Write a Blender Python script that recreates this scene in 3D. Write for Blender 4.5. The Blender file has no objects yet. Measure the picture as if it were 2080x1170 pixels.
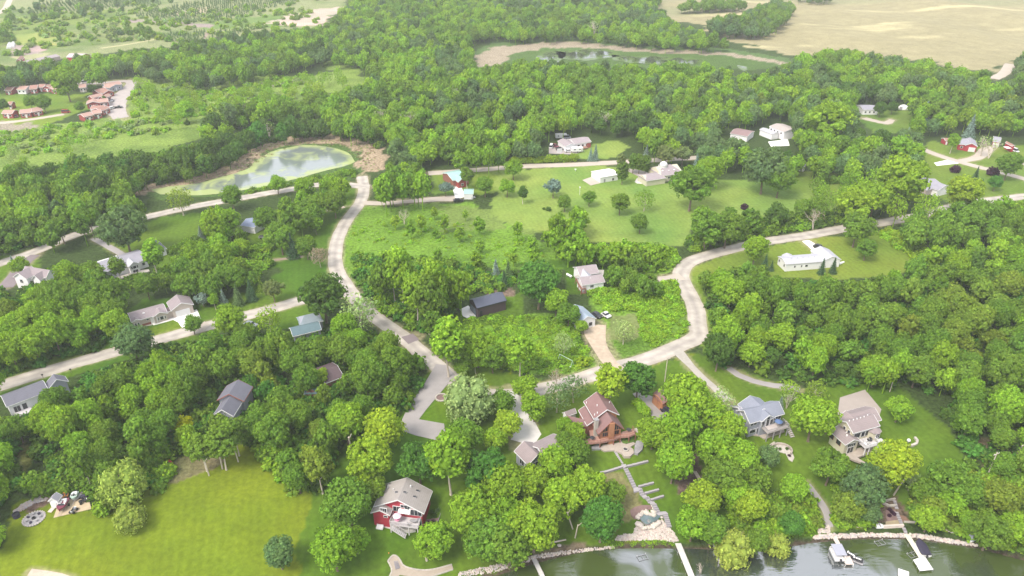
import bpy, bmesh, math, random
import numpy as np
from mathutils import Vector
R = math.radians
sc = bpy.context.scene
col = sc.collection
# ------------------------------------------------------------ camera, sky, sun
CAMH = 120.0; PITCH = R(29.35); FPX = 1485.0
cam = bpy.data.cameras.new('camera'); camo = bpy.data.objects.new('camera', cam); col.objects.link(camo)
cam.sensor_width = 36; cam.lens = 36*FPX/2080; cam.clip_end = 12000; cam.clip_start = 1
camo.location = (0, 0, CAMH); camo.rotation_euler = (math.pi/2-PITCH, 0, 0)
sc.camera = camo
SUN_EL, SUN_AZ = R(52), R(226)          # azimuth clockwise from +Y
w = bpy.data.worlds.new('World'); sc.world = w; w.use_nodes = True
nt = w.node_tree; bg = nt.nodes['Background']
sky = nt.nodes.new('ShaderNodeTexSky'); sky.sky_type = 'NISHITA'; sky.sun_disc = False
sky.sun_elevation = SUN_EL; sky.sun_rotation = SUN_AZ; sky.air_density = 1.0; sky.dust_density = 3.5; sky.ozone_density = 1.0
# thin bright cloud over the whole sky: the blue is mostly veiled
veil = nt.nodes.new('ShaderNodeMix'); veil.data_type = 'RGBA'; veil.inputs[0].default_value = .62; nt.links.new(sky.outputs[0], veil.inputs[6]); veil.inputs[7].default_value = (8.6, 8.7, 9.0, 1)
nt.links.new(veil.outputs[2], bg.inputs[0]); bg.inputs[1].default_value = 0.15
sl = bpy.data.lights.new('sun', 'SUN'); sl.energy = 2.9; sl.angle = R(20); sl.color = (1, 0.93, 0.82)
so = bpy.data.objects.new('sun', sl); col.objects.link(so)
sd = Vector((math.sin(SUN_AZ)*math.cos(SUN_EL), math.cos(SUN_AZ)*math.cos(SUN_EL), math.sin(SUN_EL)))
so.rotation_euler = sd.to_track_quat('Z', 'Y').to_euler(); so.location = (0, 0, 300)
sc.view_settings.view_transform = 'Standard'; sc.view_settings.look = 'None'
sc.view_settings.gamma = 1; sc.view_settings.use_curve_mapping = False
sc.view_settings.exposure = 0.66
sc.render.engine = 'CYCLES'
sc.cycles.max_bounces = 6; sc.cycles.diffuse_bounces = 3; sc.cycles.glossy_bounces = 2
sc.cycles.transmission_bounces = 3; sc.cycles.volume_bounces = 1; sc.cycles.transparent_max_bounces = 6
sc.cycles.use_adaptive_sampling = True

# ------------------------------------------------------------ numbers
def raydir(px, py):
    u = (px-1040)/FPX; v = (585-py)/FPX
    cp, sp = math.cos(PITCH), math.sin(PITCH)
    return (u, cp+v*sp, -sp+v*cp)
def gz(px, py, z):
    d = raydir(px, py); t = (z-CAMH)/d[2]
    return (d[0]*t, d[1]*t)
def project(x, y, z):
    cp, sp = math.cos(PITCH), math.sin(PITCH)
    dz = z-CAMH; dep = y*cp-dz*sp; up = y*sp+dz*cp
    return 1040+FPX*x/dep, 585-FPX*up/dep, dep
LAKE = -5.0
SHORE_PX = [(-400, 1330), (0, 1290), (500, 1240), (800, 1205), (900, 1190), (1000, 1172), (1060, 1152), (1120, 1135), (1200, 1117), (1290, 1112), (1370, 1114),
            (1470, 1116), (1600, 1110), (1660, 1101), (1740, 1094), (1840, 1094), (1900, 1100), (1990, 1114), (2080, 1138), (2300, 1180), (2700, 1260)]
SH = np.array([gz(a, b, LAKE) for a, b in SHORE_PX])
PS = np.array([-60, -30, -4, 0, 1.2, 5, 10, 24, 34.]); PH = np.array([-12, -9, -6, -5.0, -4.25, -4.0, -3.3, -0.25, 0.])
def sstep(a, b, x):
    t = np.clip((x-a)/(b-a), 0, 1); return t*t*(3-2*t)
def Hn(x, y):
    x = np.asarray(x, float); y = np.asarray(y, float)
    s = y-np.interp(x, SH[:, 0], SH[:, 1])
    h = np.interp(s, PS, PH)
    m = sstep(520, 680, y)*sstep(120, 320, x)
    h = h+m*(3.0*np.sin(x*0.021+1)*np.sin(y*0.013)+1.6*np.sin(x*0.05+y*0.02))
    return h
def H(x, y): return float(Hn(x, y))
def g(px, py):
    z = 0.0
    for _ in range(14):
        x, y = gz(px, py, z); z = 0.5*z+0.5*H(x, y)
    return (x, y, z)
def hsh(ix, iy, s):
    n = (ix.astype(np.int64)*374761393+iy.astype(np.int64)*668265263+s*1442695041) & 0x7fffffff
    n = ((n ^ (n >> 13))*1274126177) & 0x7fffffff
    return ((n ^ (n >> 16)) & 0xffff)/65535.0
def vnoise(x, y, s=0):
    ix = np.floor(x); iy = np.floor(y); fx = x-ix; fy = y-iy
    fx = fx*fx*(3-2*fx); fy = fy*fy*(3-2*fy)
    a = hsh(ix, iy, s); b = hsh(ix+1, iy, s); c = hsh(ix, iy+1, s); d = hsh(ix+1, iy+1, s)
    return (a*(1-fx)+b*fx)*(1-fy)+(c*(1-fx)+d*fx)*fy
def fbm(x, y, s=0, o=4):
    r = 0; a = 0.5; t = 0
    for i in range(o):
        r = r+a*vnoise(x*2**i, y*2**i, s+i); t += a; a *= 0.55
    return r/t
def inpoly(x, y, P):
    x = np.asarray(x, float); y = np.asarray(y, float)
    r = np.zeros(x.shape, bool); n = len(P); j = n-1
    for i in range(n):
        xi, yi = P[i][0], P[i][1]; xj, yj = P[j][0], P[j][1]
        if yi != yj:
            r ^= ((yi > y) != (yj > y)) & (x < (xj-xi)*(y-yi)/(yj-yi)+xi)
        j = i
    return r
def dseg(x, y, P):
    d = np.full(np.shape(x), 1e9)
    for (ax, ay), (bx, by) in zip(P[:-1], P[1:]):
        vx, vy = bx-ax, by-ay; t = np.clip(((x-ax)*vx+(y-ay)*vy)/(vx*vx+vy*vy+1e-9), 0, 1)
        d = np.minimum(d, np.hypot(x-ax-t*vx, y-ay-t*vy))
    return d

# ------------------------------------------------------------ materials
MATS = {}
def newmat(name):
    m = bpy.data.materials.new(name); m.use_nodes = True; MATS[name] = m
    return m, m.node_tree, m.node_tree.nodes['Principled BSDF']
def N(t, k, **kw):
    n = t.nodes.new(k)
    for a, b in kw.items():
        if a == 'dt': n.data_type = b
        else: setattr(n, a, b)
    return n
def mat(name, c, rough=0.7, var=0.15, scale=1.5, metal=0.0, bump=0.0, bscale=None, stripe=None, emit=None):
    """procedural paint, roofing, timber...: base colour broken by two noises, optional fine lines"""
    if name in MATS: return MATS[name]
    c = tuple(v*.84 for v in c)
    m, t, b = newmat(name); L = t.links.new
    b.inputs['Roughness'].default_value = rough; b.inputs['Metallic'].default_value = metal
    tc = N(t, 'ShaderNodeTexCoord')
    n1 = N(t, 'ShaderNodeTexNoise'); n1.inputs['Scale'].default_value = scale; n1.inputs['Detail'].default_value = 4
    L(tc.outputs['Object'], n1.inputs['Vector'])
    n2 = N(t, 'ShaderNodeTexNoise'); n2.inputs['Scale'].default_value = scale*0.22; n2.inputs['Detail'].default_value = 2
    L(tc.outputs['Object'], n2.inputs['Vector'])
    ad = N(t, 'ShaderNodeMath', operation='ADD'); L(n1.outputs[0], ad.inputs[0]); L(n2.outputs[0], ad.inputs[1])
    mr = N(t, 'ShaderNodeMapRange'); mr.inputs['From Min'].default_value = 0.6; mr.inputs['From Max'].default_value = 1.4
    mr.inputs['To Min'].default_value = 1-var; mr.inputs['To Max'].default_value = 1+var; L(ad.outputs[0], mr.inputs[0])
    src = mr.outputs[0]
    if stripe:      # (axis, per metre, depth) thin dark courses (shingles, siding)
        ax, per, dp = stripe
        sx = N(t, 'ShaderNodeSeparateXYZ'); L(tc.outputs['Object'], sx.inputs[0])
        mu = N(t, 'ShaderNodeMath', operation='MULTIPLY'); L(sx.outputs[ax], mu.inputs[0]); mu.inputs[1].default_value = per
        fr = N(t, 'ShaderNodeMath', operation='FRACT'); L(mu.outputs[0], fr.inputs[0])
        gt = N(t, 'ShaderNodeMath', operation='LESS_THAN'); L(fr.outputs[0], gt.inputs[0]); gt.inputs[1].default_value = 0.2
        m2 = N(t, 'ShaderNodeMath', operation='MULTIPLY_ADD'); L(gt.outputs[0], m2.inputs[0]); m2.inputs[1].default_value = -dp; m2.inputs[2].default_value = 1
        m3 = N(t, 'ShaderNodeMath', operation='MULTIPLY'); L(m2.outputs[0], m3.inputs[0]); L(src, m3.inputs[1]); src = m3.outputs[0]
    vm = N(t, 'ShaderNodeVectorMath', operation='SCALE'); vm.inputs[0].default_value = c; L(src, vm.inputs['Scale'])
    L(vm.outputs[0], b.inputs['Base Color'])
    if bump:
        bp = N(t, 'ShaderNodeBump'); bp.inputs['Strength'].default_value = bump; bp.inputs['Distance'].default_value = 0.1
        n3 = N(t, 'ShaderNodeTexNoise'); n3.inputs['Scale'].default_value = bscale or scale*3; L(tc.outputs['Object'], n3.inputs['Vector'])
        L(n3.outputs[0], bp.inputs['Height']); L(bp.outputs[0], b.inputs['Normal'])
    return m
def shingle(name, c): return mat(name, tuple(v*.84 for v in c), 0.85, 0.10, 2.5, bump=0.3, stripe=(2, 5.0, 0.10))
def siding(name, c): return mat(name, c, 0.6, 0.05, 1.0, stripe=(2, 4.0, 0.12))
M = {
 'concrete': mat('concrete', (0.62, 0.59, 0.56), 0.9, 0.10, 0.8), 'concrete_pale': mat('concrete_pale', (0.85, 0.83, 0.81), 0.9, 0.06, 0.8),
 'asphalt': mat('asphalt', (0.33, 0.305, 0.30), 0.95, 0.10, 0.6), 'road': None, 'gravel': mat('gravel', (0.50, 0.42, 0.34), 0.95, 0.2, 1.2, bump=0.3),
 'white': mat('white_paint', (0.78, 0.77, 0.77), 0.5, 0.04), 'cream': siding('cream_siding', (0.62, 0.58, 0.44)),
 'white_siding': siding('white_siding', (0.88, 0.86, 0.88)), 'red_siding': siding('red_siding', (0.42, 0.035, 0.06)),
 'tan_siding': siding('tan_siding', (0.55, 0.47, 0.42)), 'blue_siding': siding('grey_blue_siding', (0.36, 0.37, 0.44)),
 'barn_red': siding('barn_red', (0.33, 0.06, 0.06)), 'timber': mat('orange_timber', (0.42, 0.19, 0.10), 0.6, 0.2, 2),
 'deck': mat('deck_boards', (0.42, 0.24, 0.19), 0.75, 0.18, 2, stripe=(0, 6, .15)), 'grey_deck': mat('grey_deck_boards', (0.52, 0.46, 0.44), 0.8, 0.15, 2, stripe=(0, 6, .12)),
 'glass': mat('dark_glass', (0.03, 0.035, 0.045), 0.08, 0.3, 1), 'stone': mat('stone_pale', (0.46, 0.42, 0.37), 0.9, 0.25, 1.5),
 'stone_grey': mat('stone_grey', (0.30, 0.29, 0.30), 0.9, 0.3, 1.5), 'block': mat('wall_block', (0.27, 0.25, 0.27), 0.9, 0.15, 3),
 'paver': mat('paver', (0.42, 0.36, 0.31), 0.9, 0.15, 2), 'mulch': mat('mulch', (0.20, 0.13, 0.12), 1, 0.3, 1.5),
 'black_metal': siding('black_metal_siding', (0.09, 0.06, 0.07)), 'bark': mat('bark', (0.20, 0.15, 0.11), 0.95, 0.3, 3),
 'bark_pale': mat('bark_pale', (0.55, 0.48, 0.40), 0.9, 0.2, 3), 'rubber': mat('rubber', (0.02, 0.02, 0.02), 0.8, 0.1),
 'chrome': mat('grey_metal', (0.45, 0.45, 0.47), 0.35, 0.1, 2, metal=0.6), 'lampglass': mat('lamp_glass', (0.8, 0.8, 0.75), 0.15, 0.05),
 'brick': mat('red_brick', (0.30, 0.12, 0.09), 0.85, 0.15, 3), 'dock': mat('dock_boards', (0.62, 0.59, 0.57), 0.8, 0.06, 2, stripe=(1, 4, .12)),
 'dock_tan': mat('dock_tan', (0.66, 0.56, 0.50), 0.8, 0.08, 2, stripe=(1, 4, .12)), 'dock_yellow': mat('dock_yellow', (0.78, 0.74, 0.56), 0.8, 0.06, 2, stripe=(1, 4, .12)),
 'navy': mat('navy_canvas', (0.035, 0.03, 0.06), 0.7, 0.2), 'grey_canvas': mat('grey_canvas', (0.36, 0.37, 0.44), 0.75, 0.1),
 'orange': mat('orange_plastic', (0.75, 0.30, 0.06), 0.4, 0.05), 'pink': mat('pink_canvas', (0.75, 0.30, 0.45), 0.7, 0.1),
 'blue': mat('blue_canvas', (0.08, 0.14, 0.30), 0.7, 0.1), 'black': mat('black_paint', (0.03, 0.03, 0.035), 0.3, 0.1),
 'maroon': mat('maroon_paint', (0.18, 0.03, 0.06), 0.3, 0.1), 'red': mat('red_paint', (0.4, 0.03, 0.03), 0.35, 0.1),
 'grass_trim': mat('yellow_grass', (0.16, 0.2, 0.03), 0.9, 0.3), 'soil': mat('soil', (0.30, 0.23, 0.18), 1, 0.2),
}
def roadmat():
    m, t, b = newmat('worn_road'); L = t.links.new
    uv = N(t, 'ShaderNodeUVMap'); sx = N(t, 'ShaderNodeSeparateXYZ'); L(uv.outputs[0], sx.inputs[0])
    # wheel tracks lie at fixed distances from the middle: pale tracks, darker oiled centre and edges
    r = N(t, 'ShaderNodeValToRGB'); L(sx.outputs[0], r.inputs[0]); e = r.color_ramp.elements
    e[0].position = 0; e[0].color = (.38, .34, .28, 1); e[1].position = 1; e[1].color = (.38, .34, .28, 1)
    for p, c in ((.07, (.37, .33, .285)), (.25, (.42, .38, .335)), (.38, (.365, .33, .29)), (.5, (.325, .29, .265)), (.62, (.365, .33, .29)), (.75, (.42, .38, .335)), (.93, (.37, .33, .285))):
        q = e.new(p); q.color = c+(1,)
    tc = N(t, 'ShaderNodeTexCoord'); n = N(t, 'ShaderNodeTexNoise'); n.inputs['Scale'].default_value = 0.25; n.inputs['Detail'].default_value = 6
    L(tc.outputs['Object'], n.inputs[0]); mr = N(t, 'ShaderNodeMapRange'); mr.inputs[1].default_value = .3; mr.inputs[2].default_value = .7
    mr.inputs[3].default_value = .72; mr.inputs[4].default_value = 1.16; L(n.outputs[0], mr.inputs[0])
    v = N(t, 'ShaderNodeVectorMath', operation='SCALE'); L(r.outputs[0], v.inputs[0]); L(mr.outputs[0], v.inputs['Scale'])
    L(v.outputs[0], b.inputs['Base Color']); b.inputs['Roughness'].default_value = .9
    return m
M['road'] = roadmat()
def groundmat():
    m, t, b = newmat('ground_cover'); L = t.links.new
    a = N(t, 'ShaderNodeAttribute', attribute_name='zone'); tc = N(t, 'ShaderNodeTexCoord')
    def nz(s, d=5):
        n = N(t, 'ShaderNodeTexNoise'); n.inputs['Scale'].default_value = s; n.inputs['Detail'].default_value = d; n.inputs['Roughness'].default_value = .65
        L(tc.outputs['Object'], n.inputs[0]); return n
    n1 = nz(.9); n2 = nz(.12, 3)
    rough = N(t, 'ShaderNodeMapRange'); rough.inputs[1].default_value = .3; rough.inputs[2].default_value = .7; rough.inputs[3].default_value = .45; rough.inputs[4].default_value = 1.5
    L(n1.outputs[0], rough.inputs[0])
    lawn = N(t, 'ShaderNodeMapRange'); lawn.inputs[1].default_value = .3; lawn.inputs[2].default_value = .7; lawn.inputs[3].default_value = .78; lawn.inputs[4].default_value = 1.2
    L(n1.outputs[0], lawn.inputs[0])
    # mown lanes
    mp = N(t, 'ShaderNodeMapping'); mp.inputs['Rotation'].default_value = (0, 0, R(-14)); L(tc.outputs['Object'], mp.inputs[0])
    wv = N(t, 'ShaderNodeTexWave'); wv.inputs['Scale'].default_value = .16; wv.inputs['Distortion'].default_value = 1.2; wv.inputs['Detail'].default_value = 2; wv.inputs['Detail Scale'].default_value = .3
    L(mp.outputs[0], wv.inputs[0])
    wr = N(t, 'ShaderNodeMapRange'); wr.inputs[3].default_value = .96; wr.inputs[4].default_value = 1.04; L(wv.outputs[1], wr.inputs[0])
    lw = N(t, 'ShaderNodeMath', operation='MULTIPLY'); L(lawn.outputs[0], lw.inputs[0]); L(wr.outputs[0], lw.inputs[1])
    mx = N(t, 'ShaderNodeMix', dt='FLOAT'); L(a.outputs['Alpha'], mx.inputs[0]); L(rough.outputs[0], mx.inputs[2]); L(lw.outputs[0], mx.inputs[3])
    lg = N(t, 'ShaderNodeMapRange'); lg.inputs[1].default_value = .3; lg.inputs[2].default_value = .7; lg.inputs[3].default_value = .88; lg.inputs[4].default_value = 1.12; L(n2.outputs[0], lg.inputs[0])
    mm = N(t, 'ShaderNodeMath', operation='MULTIPLY'); L(mx.outputs[0], mm.inputs[0]); L(lg.outputs[0], mm.inputs[1])
    v = N(t, 'ShaderNodeVectorMath', operation='SCALE'); L(a.outputs['Color'], v.inputs[0]); L(mm.outputs[0], v.inputs['Scale'])
    L(v.outputs[0], b.inputs['Base Color']); b.inputs['Roughness'].default_value = .95; b.inputs['Specular IOR Level'].default_value = .1
    inv = N(t, 'ShaderNodeMath', operation='MULTIPLY_ADD'); L(a.outputs['Alpha'], inv.inputs[0]); inv.inputs[1].default_value = -.85; inv.inputs[2].default_value = 1.0
    bp = N(t, 'ShaderNodeBump'); bp.inputs['Distance'].default_value = .8; L(inv.outputs[0], bp.inputs['Strength']); L(n1.outputs[0], bp.inputs['Height']); L(bp.outputs[0], b.inputs['Normal'])
    return m
M['ground'] = groundmat()
def leafmat(name, instanced, trans=.30):
    m, t, b = newmat(name); L = t.links.new
    t.nodes.remove(b); out = t.nodes['Material Output']
    if instanced: c = N(t, 'ShaderNodeAttribute', attribute_type='INSTANCER', attribute_name='tint').outputs['Color']
    else: c = N(t, 'ShaderNodeObjectInfo').outputs['Color']
    a = N(t, 'ShaderNodeAttribute', attribute_name='leafvar')
    v = N(t, 'ShaderNodeVectorMath', operation='MULTIPLY'); L(c, v.inputs[0]); L(a.outputs['Color'], v.inputs[1])
    d = N(t, 'ShaderNodeBsdfDiffuse'); L(v.outputs[0], d.inputs[0])
    tr = N(t, 'ShaderNodeBsdfTranslucent')
    v2 = N(t, 'ShaderNodeVectorMath', operation='MULTIPLY'); L(v.outputs[0], v2.inputs[0]); v2.inputs[1].default_value = (1.25, 1.25, .6); L(v2.outputs[0], tr.inputs[0])
    mx = N(t, 'ShaderNodeMixShader'); mx.inputs[0].default_value = trans; L(d.outputs[0], mx.inputs[1]); L(tr.outputs[0], mx.inputs[2])
    L(mx.outputs[0], out.inputs[0]); return m
M['leaf'] = leafmat('leaves', False); M['leaf_i'] = leafmat('leaves_scattered', True)
def watermat(name, deep, weed, scale, refl, rip):
    m, t, b = newmat(name); L = t.links.new; t.nodes.remove(b); out = t.nodes['Material Output']
    tc = N(t, 'ShaderNodeTexCoord'); a = N(t, 'ShaderNodeAttribute', attribute_name='zone')
    n = N(t, 'ShaderNodeTexNoise'); n.inputs['Scale'].default_value = scale; n.inputs['Detail'].default_value = 6; n.inputs['Distortion'].default_value = 1.0; L(tc.outputs['Object'], n.inputs[0])
    ad = N(t, 'ShaderNodeMath', operation='ADD'); L(n.outputs[0], ad.inputs[0]); L(a.outputs['Fac'], ad.inputs[1])
    mr = N(t, 'ShaderNodeMapRange'); mr.inputs[1].default_value = .45; mr.inputs[2].default_value = .65; L(ad.outputs[0], mr.inputs[0])
    mc = N(t, 'ShaderNodeMix', dt='RGBA'); mc.inputs[6].default_value = deep+(1,); mc.inputs[7].default_value = weed+(1,); L(mr.outputs[0], mc.inputs[0])
    d = N(t, 'ShaderNodeBsdfDiffuse'); L(mc.outputs[2], d.inputs[0])
    gl = N(t, 'ShaderNodeBsdfGlossy'); gl.inputs['Roughness'].default_value = .06
    mp = N(t, 'ShaderNodeMapping'); mp.inputs['Scale'].default_value = (.7, 2.4, 1); L(tc.outputs['Object'], mp.inputs[0])
    n3 = N(t, 'ShaderNodeTexNoise'); n3.inputs['Scale'].default_value = .7; n3.inputs['Detail'].default_value = 3; L(mp.outputs[0], n3.inputs[0])
    bp = N(t, 'ShaderNodeBump'); bp.inputs['Strength'].default_value = rip; bp.inputs['Distance'].default_value = .12; L(n3.outputs[0], bp.inputs['Height']); L(bp.outputs[0], gl.inputs['Normal'])
    fac = N(t, 'ShaderNodeMath', operation='MULTIPLY_ADD'); L(mr.outputs[0], fac.inputs[0]); fac.inputs[1].default_value = -refl*.75; fac.inputs[2].default_value = refl
    mx = N(t, 'ShaderNodeMixShader'); L(fac.outputs[0], mx.inputs[0]); L(d.outputs[0], mx.inputs[1]); L(gl.outputs[0], mx.inputs[2]); L(mx.outputs[0], out.inputs[0])
    return m
M['lake'] = watermat('lake_water', (.045, .055, .050), (.050, .072, .018), .09, .44, .7)
M['pond'] = watermat('pond_water', (.17, .20, .19), (.30, .35, .15), .10, .36, .2)
M['marsh'] = watermat('marsh_water', (.06, .06, .06), (.10, .15, .05), .12, .5, .1)
M['pool'] = watermat('pool_water', (.10, .14, .16), (.12, .17, .17), .5, .15, .2)

# ------------------------------------------------------------ mesh helpers
def tag(o, label=None, cat=None, group=None, kind=None):
    if label: o['label'] = label
    if cat: o['category'] = cat
    if group: o['group'] = group
    if kind: o['kind'] = kind
    return o
def link(name, me, parent=None, m=None):
    o = bpy.data.objects.new(name, me); col.objects.link(o)
    if parent: o.parent = parent
    if m is not None and me is not None:
        for k in (m if isinstance(m, (list, tuple)) else [m]): me.materials.append(k)
    return o
def empty(name, loc, rz=0.0, label=None, cat=None, group=None):
    o = bpy.data.objects.new(name, None); col.objects.link(o); o.location = loc; o.rotation_euler = (0, 0, rz); o.empty_display_size = .3
    return tag(o, label, cat, group)
class MB:
    def __init__(s): s.v = []; s.f = []
    def poly(s, vs, fs):
        n = len(s.v); s.v += [tuple(v) for v in vs]; s.f += [tuple(n+i for i in f) for f in fs]; return s
    def box(s, c, d, rz=0.0):
        hx, hy, hz = d[0]/2, d[1]/2, d[2]/2; ca, sa = math.cos(rz), math.sin(rz); V = []
        for z in (-hz, hz):
            for x, y in ((-hx, -hy), (hx, -hy), (hx, hy), (-hx, hy)): V.append((c[0]+x*ca-y*sa, c[1]+x*sa+y*ca, c[2]+z))
        return s.poly(V, [(3, 2, 1, 0), (4, 5, 6, 7), (0, 1, 5, 4), (1, 2, 6, 5), (2, 3, 7, 6), (3, 0, 4, 7)])
    def tube(s, a, b, r0, r1=None, n=6):
        r1 = r0 if r1 is None else r1; a = Vector(a); b = Vector(b); d = (b-a).normalized()
        u = d.orthogonal().normalized(); v = d.cross(u); V = []
        for p, r in ((a, r0), (b, r1)):
            for i in range(n): t = 2*math.pi*i/n; V.append(p+u*math.cos(t)*r+v*math.sin(t)*r)
        return s.poly(V, [(i, (i+1) % n, n+(i+1) % n, n+i) for i in range(n)]+[tuple(range(n))[::-1], tuple(range(n, 2*n))])
    def prism(s, P, z0, z1):
        n = len(P)
        ar = sum(P[i][0]*P[(i+1) % n][1]-P[(i+1) % n][0]*P[i][1] for i in range(n))
        if ar < 0: P = P[::-1]
        return s.poly([(x, y, z0) for x, y in P]+[(x, y, z1) for x, y in P],
                      [tuple(range(n))[::-1], tuple(range(n, 2*n))]+[(i, (i+1) % n, n+(i+1) % n, n+i) for i in range(n)])
    def lathe(s, prof, c=(0, 0, 0), n=12):
        V = []; k = len(prof)
        for r, z in prof:
            for i in range(n): t = 2*math.pi*i/n; V.append((c[0]+r*math.cos(t), c[1]+r*math.sin(t), c[2]+z))
        F = [(j*n+i, j*n+(i+1) % n, (j+1)*n+(i+1) % n, (j+1)*n+i) for j in range(k-1) for i in range(n)]
        return s.poly(V, F+[tuple(range(n))[::-1], tuple(range((k-1)*n, k*n))])
    def loft(s, rings):
        n = len(rings[0]); V = [p for r in rings for p in r]; k = len(rings)
        F = [(j*n+i, j*n+(i+1) % n, (j+1)*n+(i+1) % n, (j+1)*n+i) for j in range(k-1) for i in range(n)]
        return s.poly(V, F+[tuple(range(n))[::-1], tuple(range((k-1)*n, k*n))])
    def mesh(s, name, smooth=False):
        me = bpy.data.meshes.new(name); me.from_pydata(s.v, [], s.f)
        if smooth: me.polygons.foreach_set('use_smooth', [True]*len(me.polygons))
        me.update(); return me
    def build(s, name, m, parent=None, smooth=False, bevel=0):
        me = s.mesh(name, smooth)
        if bevel:
            bm = bmesh.new(); bm.from_mesh(me); bmesh.ops.recalc_face_normals(bm, faces=bm.faces)
            bmesh.ops.bevel(bm, geom=bm.edges[:], offset=bevel, segments=1, affect='EDGES', clamp_overlap=True); bm.to_mesh(me); bm.free()
        else:
            bm = bmesh.new(); bm.from_mesh(me); bmesh.ops.recalc_face_normals(bm, faces=bm.faces); bm.to_mesh(me); bm.free()
        return link(name, me, parent, m)
def copy_tree(o, parent=None):
    c = o.copy(); col.objects.link(c); c.parent = parent
    for ch in [k for k in KIDS.get(o.name, [])]:
        KIDS.setdefault(c.name, []).append(copy_tree(ch, c))
    return c
KIDS = {}
def register(o):
    KIDS[o.name] = list(o.children)
    for c in o.children: register(c)
def smooth_line(P, step=2.0):
    P = [Vector((a, b, 0)) for a, b in P]; out = []
    Q = [P[0]*2-P[1]]+P+[P[-1]*2-P[-2]]
    for i in range(1, len(Q)-2):
        n = max(1, int((Q[i+1]-Q[i]).length/step))
        for k in range(n):
            t = k/n; a, b, c, d = Q[i-1], Q[i], Q[i+1], Q[i+2]
            p = 0.5*((2*b)+(c-a)*t+(2*a-5*b+4*c-d)*t*t+(3*b-a-3*c+d)*t**3); out.append((p.x, p.y))
    out.append((P[-1].x, P[-1].y)); return out
ROADS = []
def road(name, pts, width, m, dz, step=2.5, smooth=True, parent=None, kind='structure'):
    W = [g(*p)[:2] for p in pts]; L_ = smooth_line(W, step) if smooth else W
    wd = width if isinstance(width, (list, tuple)) else [width]*len(pts)
    # width runs along the picked points
    cum = [0]
    for a, b in zip(W[:-1], W[1:]): cum.append(cum[-1]+math.dist(a, b))
    cl = [0]
    for a, b in zip(L_[:-1], L_[1:]): cl.append(cl[-1]+math.dist(a, b))
    V = []; F = []; U = []; K = 7
    for i, p in enumerate(L_):
        q0 = L_[max(0, i-1)]; q1 = L_[min(len(L_)-1, i+1)]; dx, dy = q1[0]-q0[0], q1[1]-q0[1]; l = math.hypot(dx, dy) or 1
        nx, ny = -dy/l, dx/l; ww = float(np.interp(cl[i]/cl[-1]*cum[-1], cum, wd))
        ww *= 1+.05*math.sin(i*1.7)*math.sin(i*.37)
        for k in range(K):
            t = k/(K-1)-.5; x, y = p[0]+nx*t*ww, p[1]+ny*t*ww
            V.append((x, y, H(x, y)+dz-(0.05 if k in (0, K-1) else 0))); U.append((k/(K-1), cl[i]))
        if i:
            for k in range(K-1): a = (i-1)*K+k; F.append((a, a+1, a+K+1, a+K))
    me = bpy.data.meshes.new(name); me.from_pydata(V, [], F); ul = me.uv_layers.new(name='UVMap')
    for lp in me.loops: ul.data[lp.index].uv = U[lp.vertex_index]
    bm = bmesh.new(); bm.from_mesh(me); bmesh.ops.recalc_face_normals(bm, faces=bm.faces)
    if sum(f.normal.z for f in bm.faces) < 0: bmesh.ops.reverse_faces(bm, faces=bm.faces)
    bm.to_mesh(me); bm.free()
    o = link(name, me, parent, m)
    if kind: tag(o, kind=kind)
    ROADS.append((L_[::2]+[L_[-1]], max(wd)/2)); return o
SHEETS = []
def sheet(name, pts, m, dz=.08, parent=None, kind='structure', world=False, loc=None):
    """a slab laid on the ground along a traced outline, its thickness set into the soil"""
    P = [g(*p) for p in pts]; zt = [p[2]+dz for p in P]
    SHEETS.append([p[:2] for p in P])
    n = len(P); bm = bmesh.new()
    tp = [bm.verts.new((p[0], p[1], z)) for p, z in zip(P, zt)]; bt = [bm.verts.new((p[0], p[1], z-.35)) for p, z in zip(P, zt)]
    bm.faces.new(tp); bm.faces.new(bt[::-1])
    for i in range(n): bm.faces.new((tp[i], bt[i], bt[(i+1) % n], tp[(i+1) % n]))
    bmesh.ops.recalc_face_normals(bm, faces=bm.faces); bmesh.ops.triangulate(bm, faces=[q for q in bm.faces if len(q.verts) > 4])
    me = bpy.data.meshes.new(name); bm.to_mesh(me); bm.free(); o = link(name, me, parent, m)
    if kind and not parent: tag(o, kind=kind)
    return o
# ------------------------------------------------------------ ground colours by zone (real surface colours, warped edges)
ZONES = [  # colour, mown (1) or rough (0), outline
 ((.050, .085, .020), 0, 'ALL', None),
]
Zn = []
def zone(c, mown, P, soft=1.0): Zn.append((c, mown, [g(*p)[:2] for p in P], soft))
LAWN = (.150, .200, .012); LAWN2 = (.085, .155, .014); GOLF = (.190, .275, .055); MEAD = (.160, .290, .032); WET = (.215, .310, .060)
PALE = (.26, .29, .13); FIELD = (.44, .39, .22); SAND = (.42, .33, .25); DIRT = (.22, .16, .12)
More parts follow.
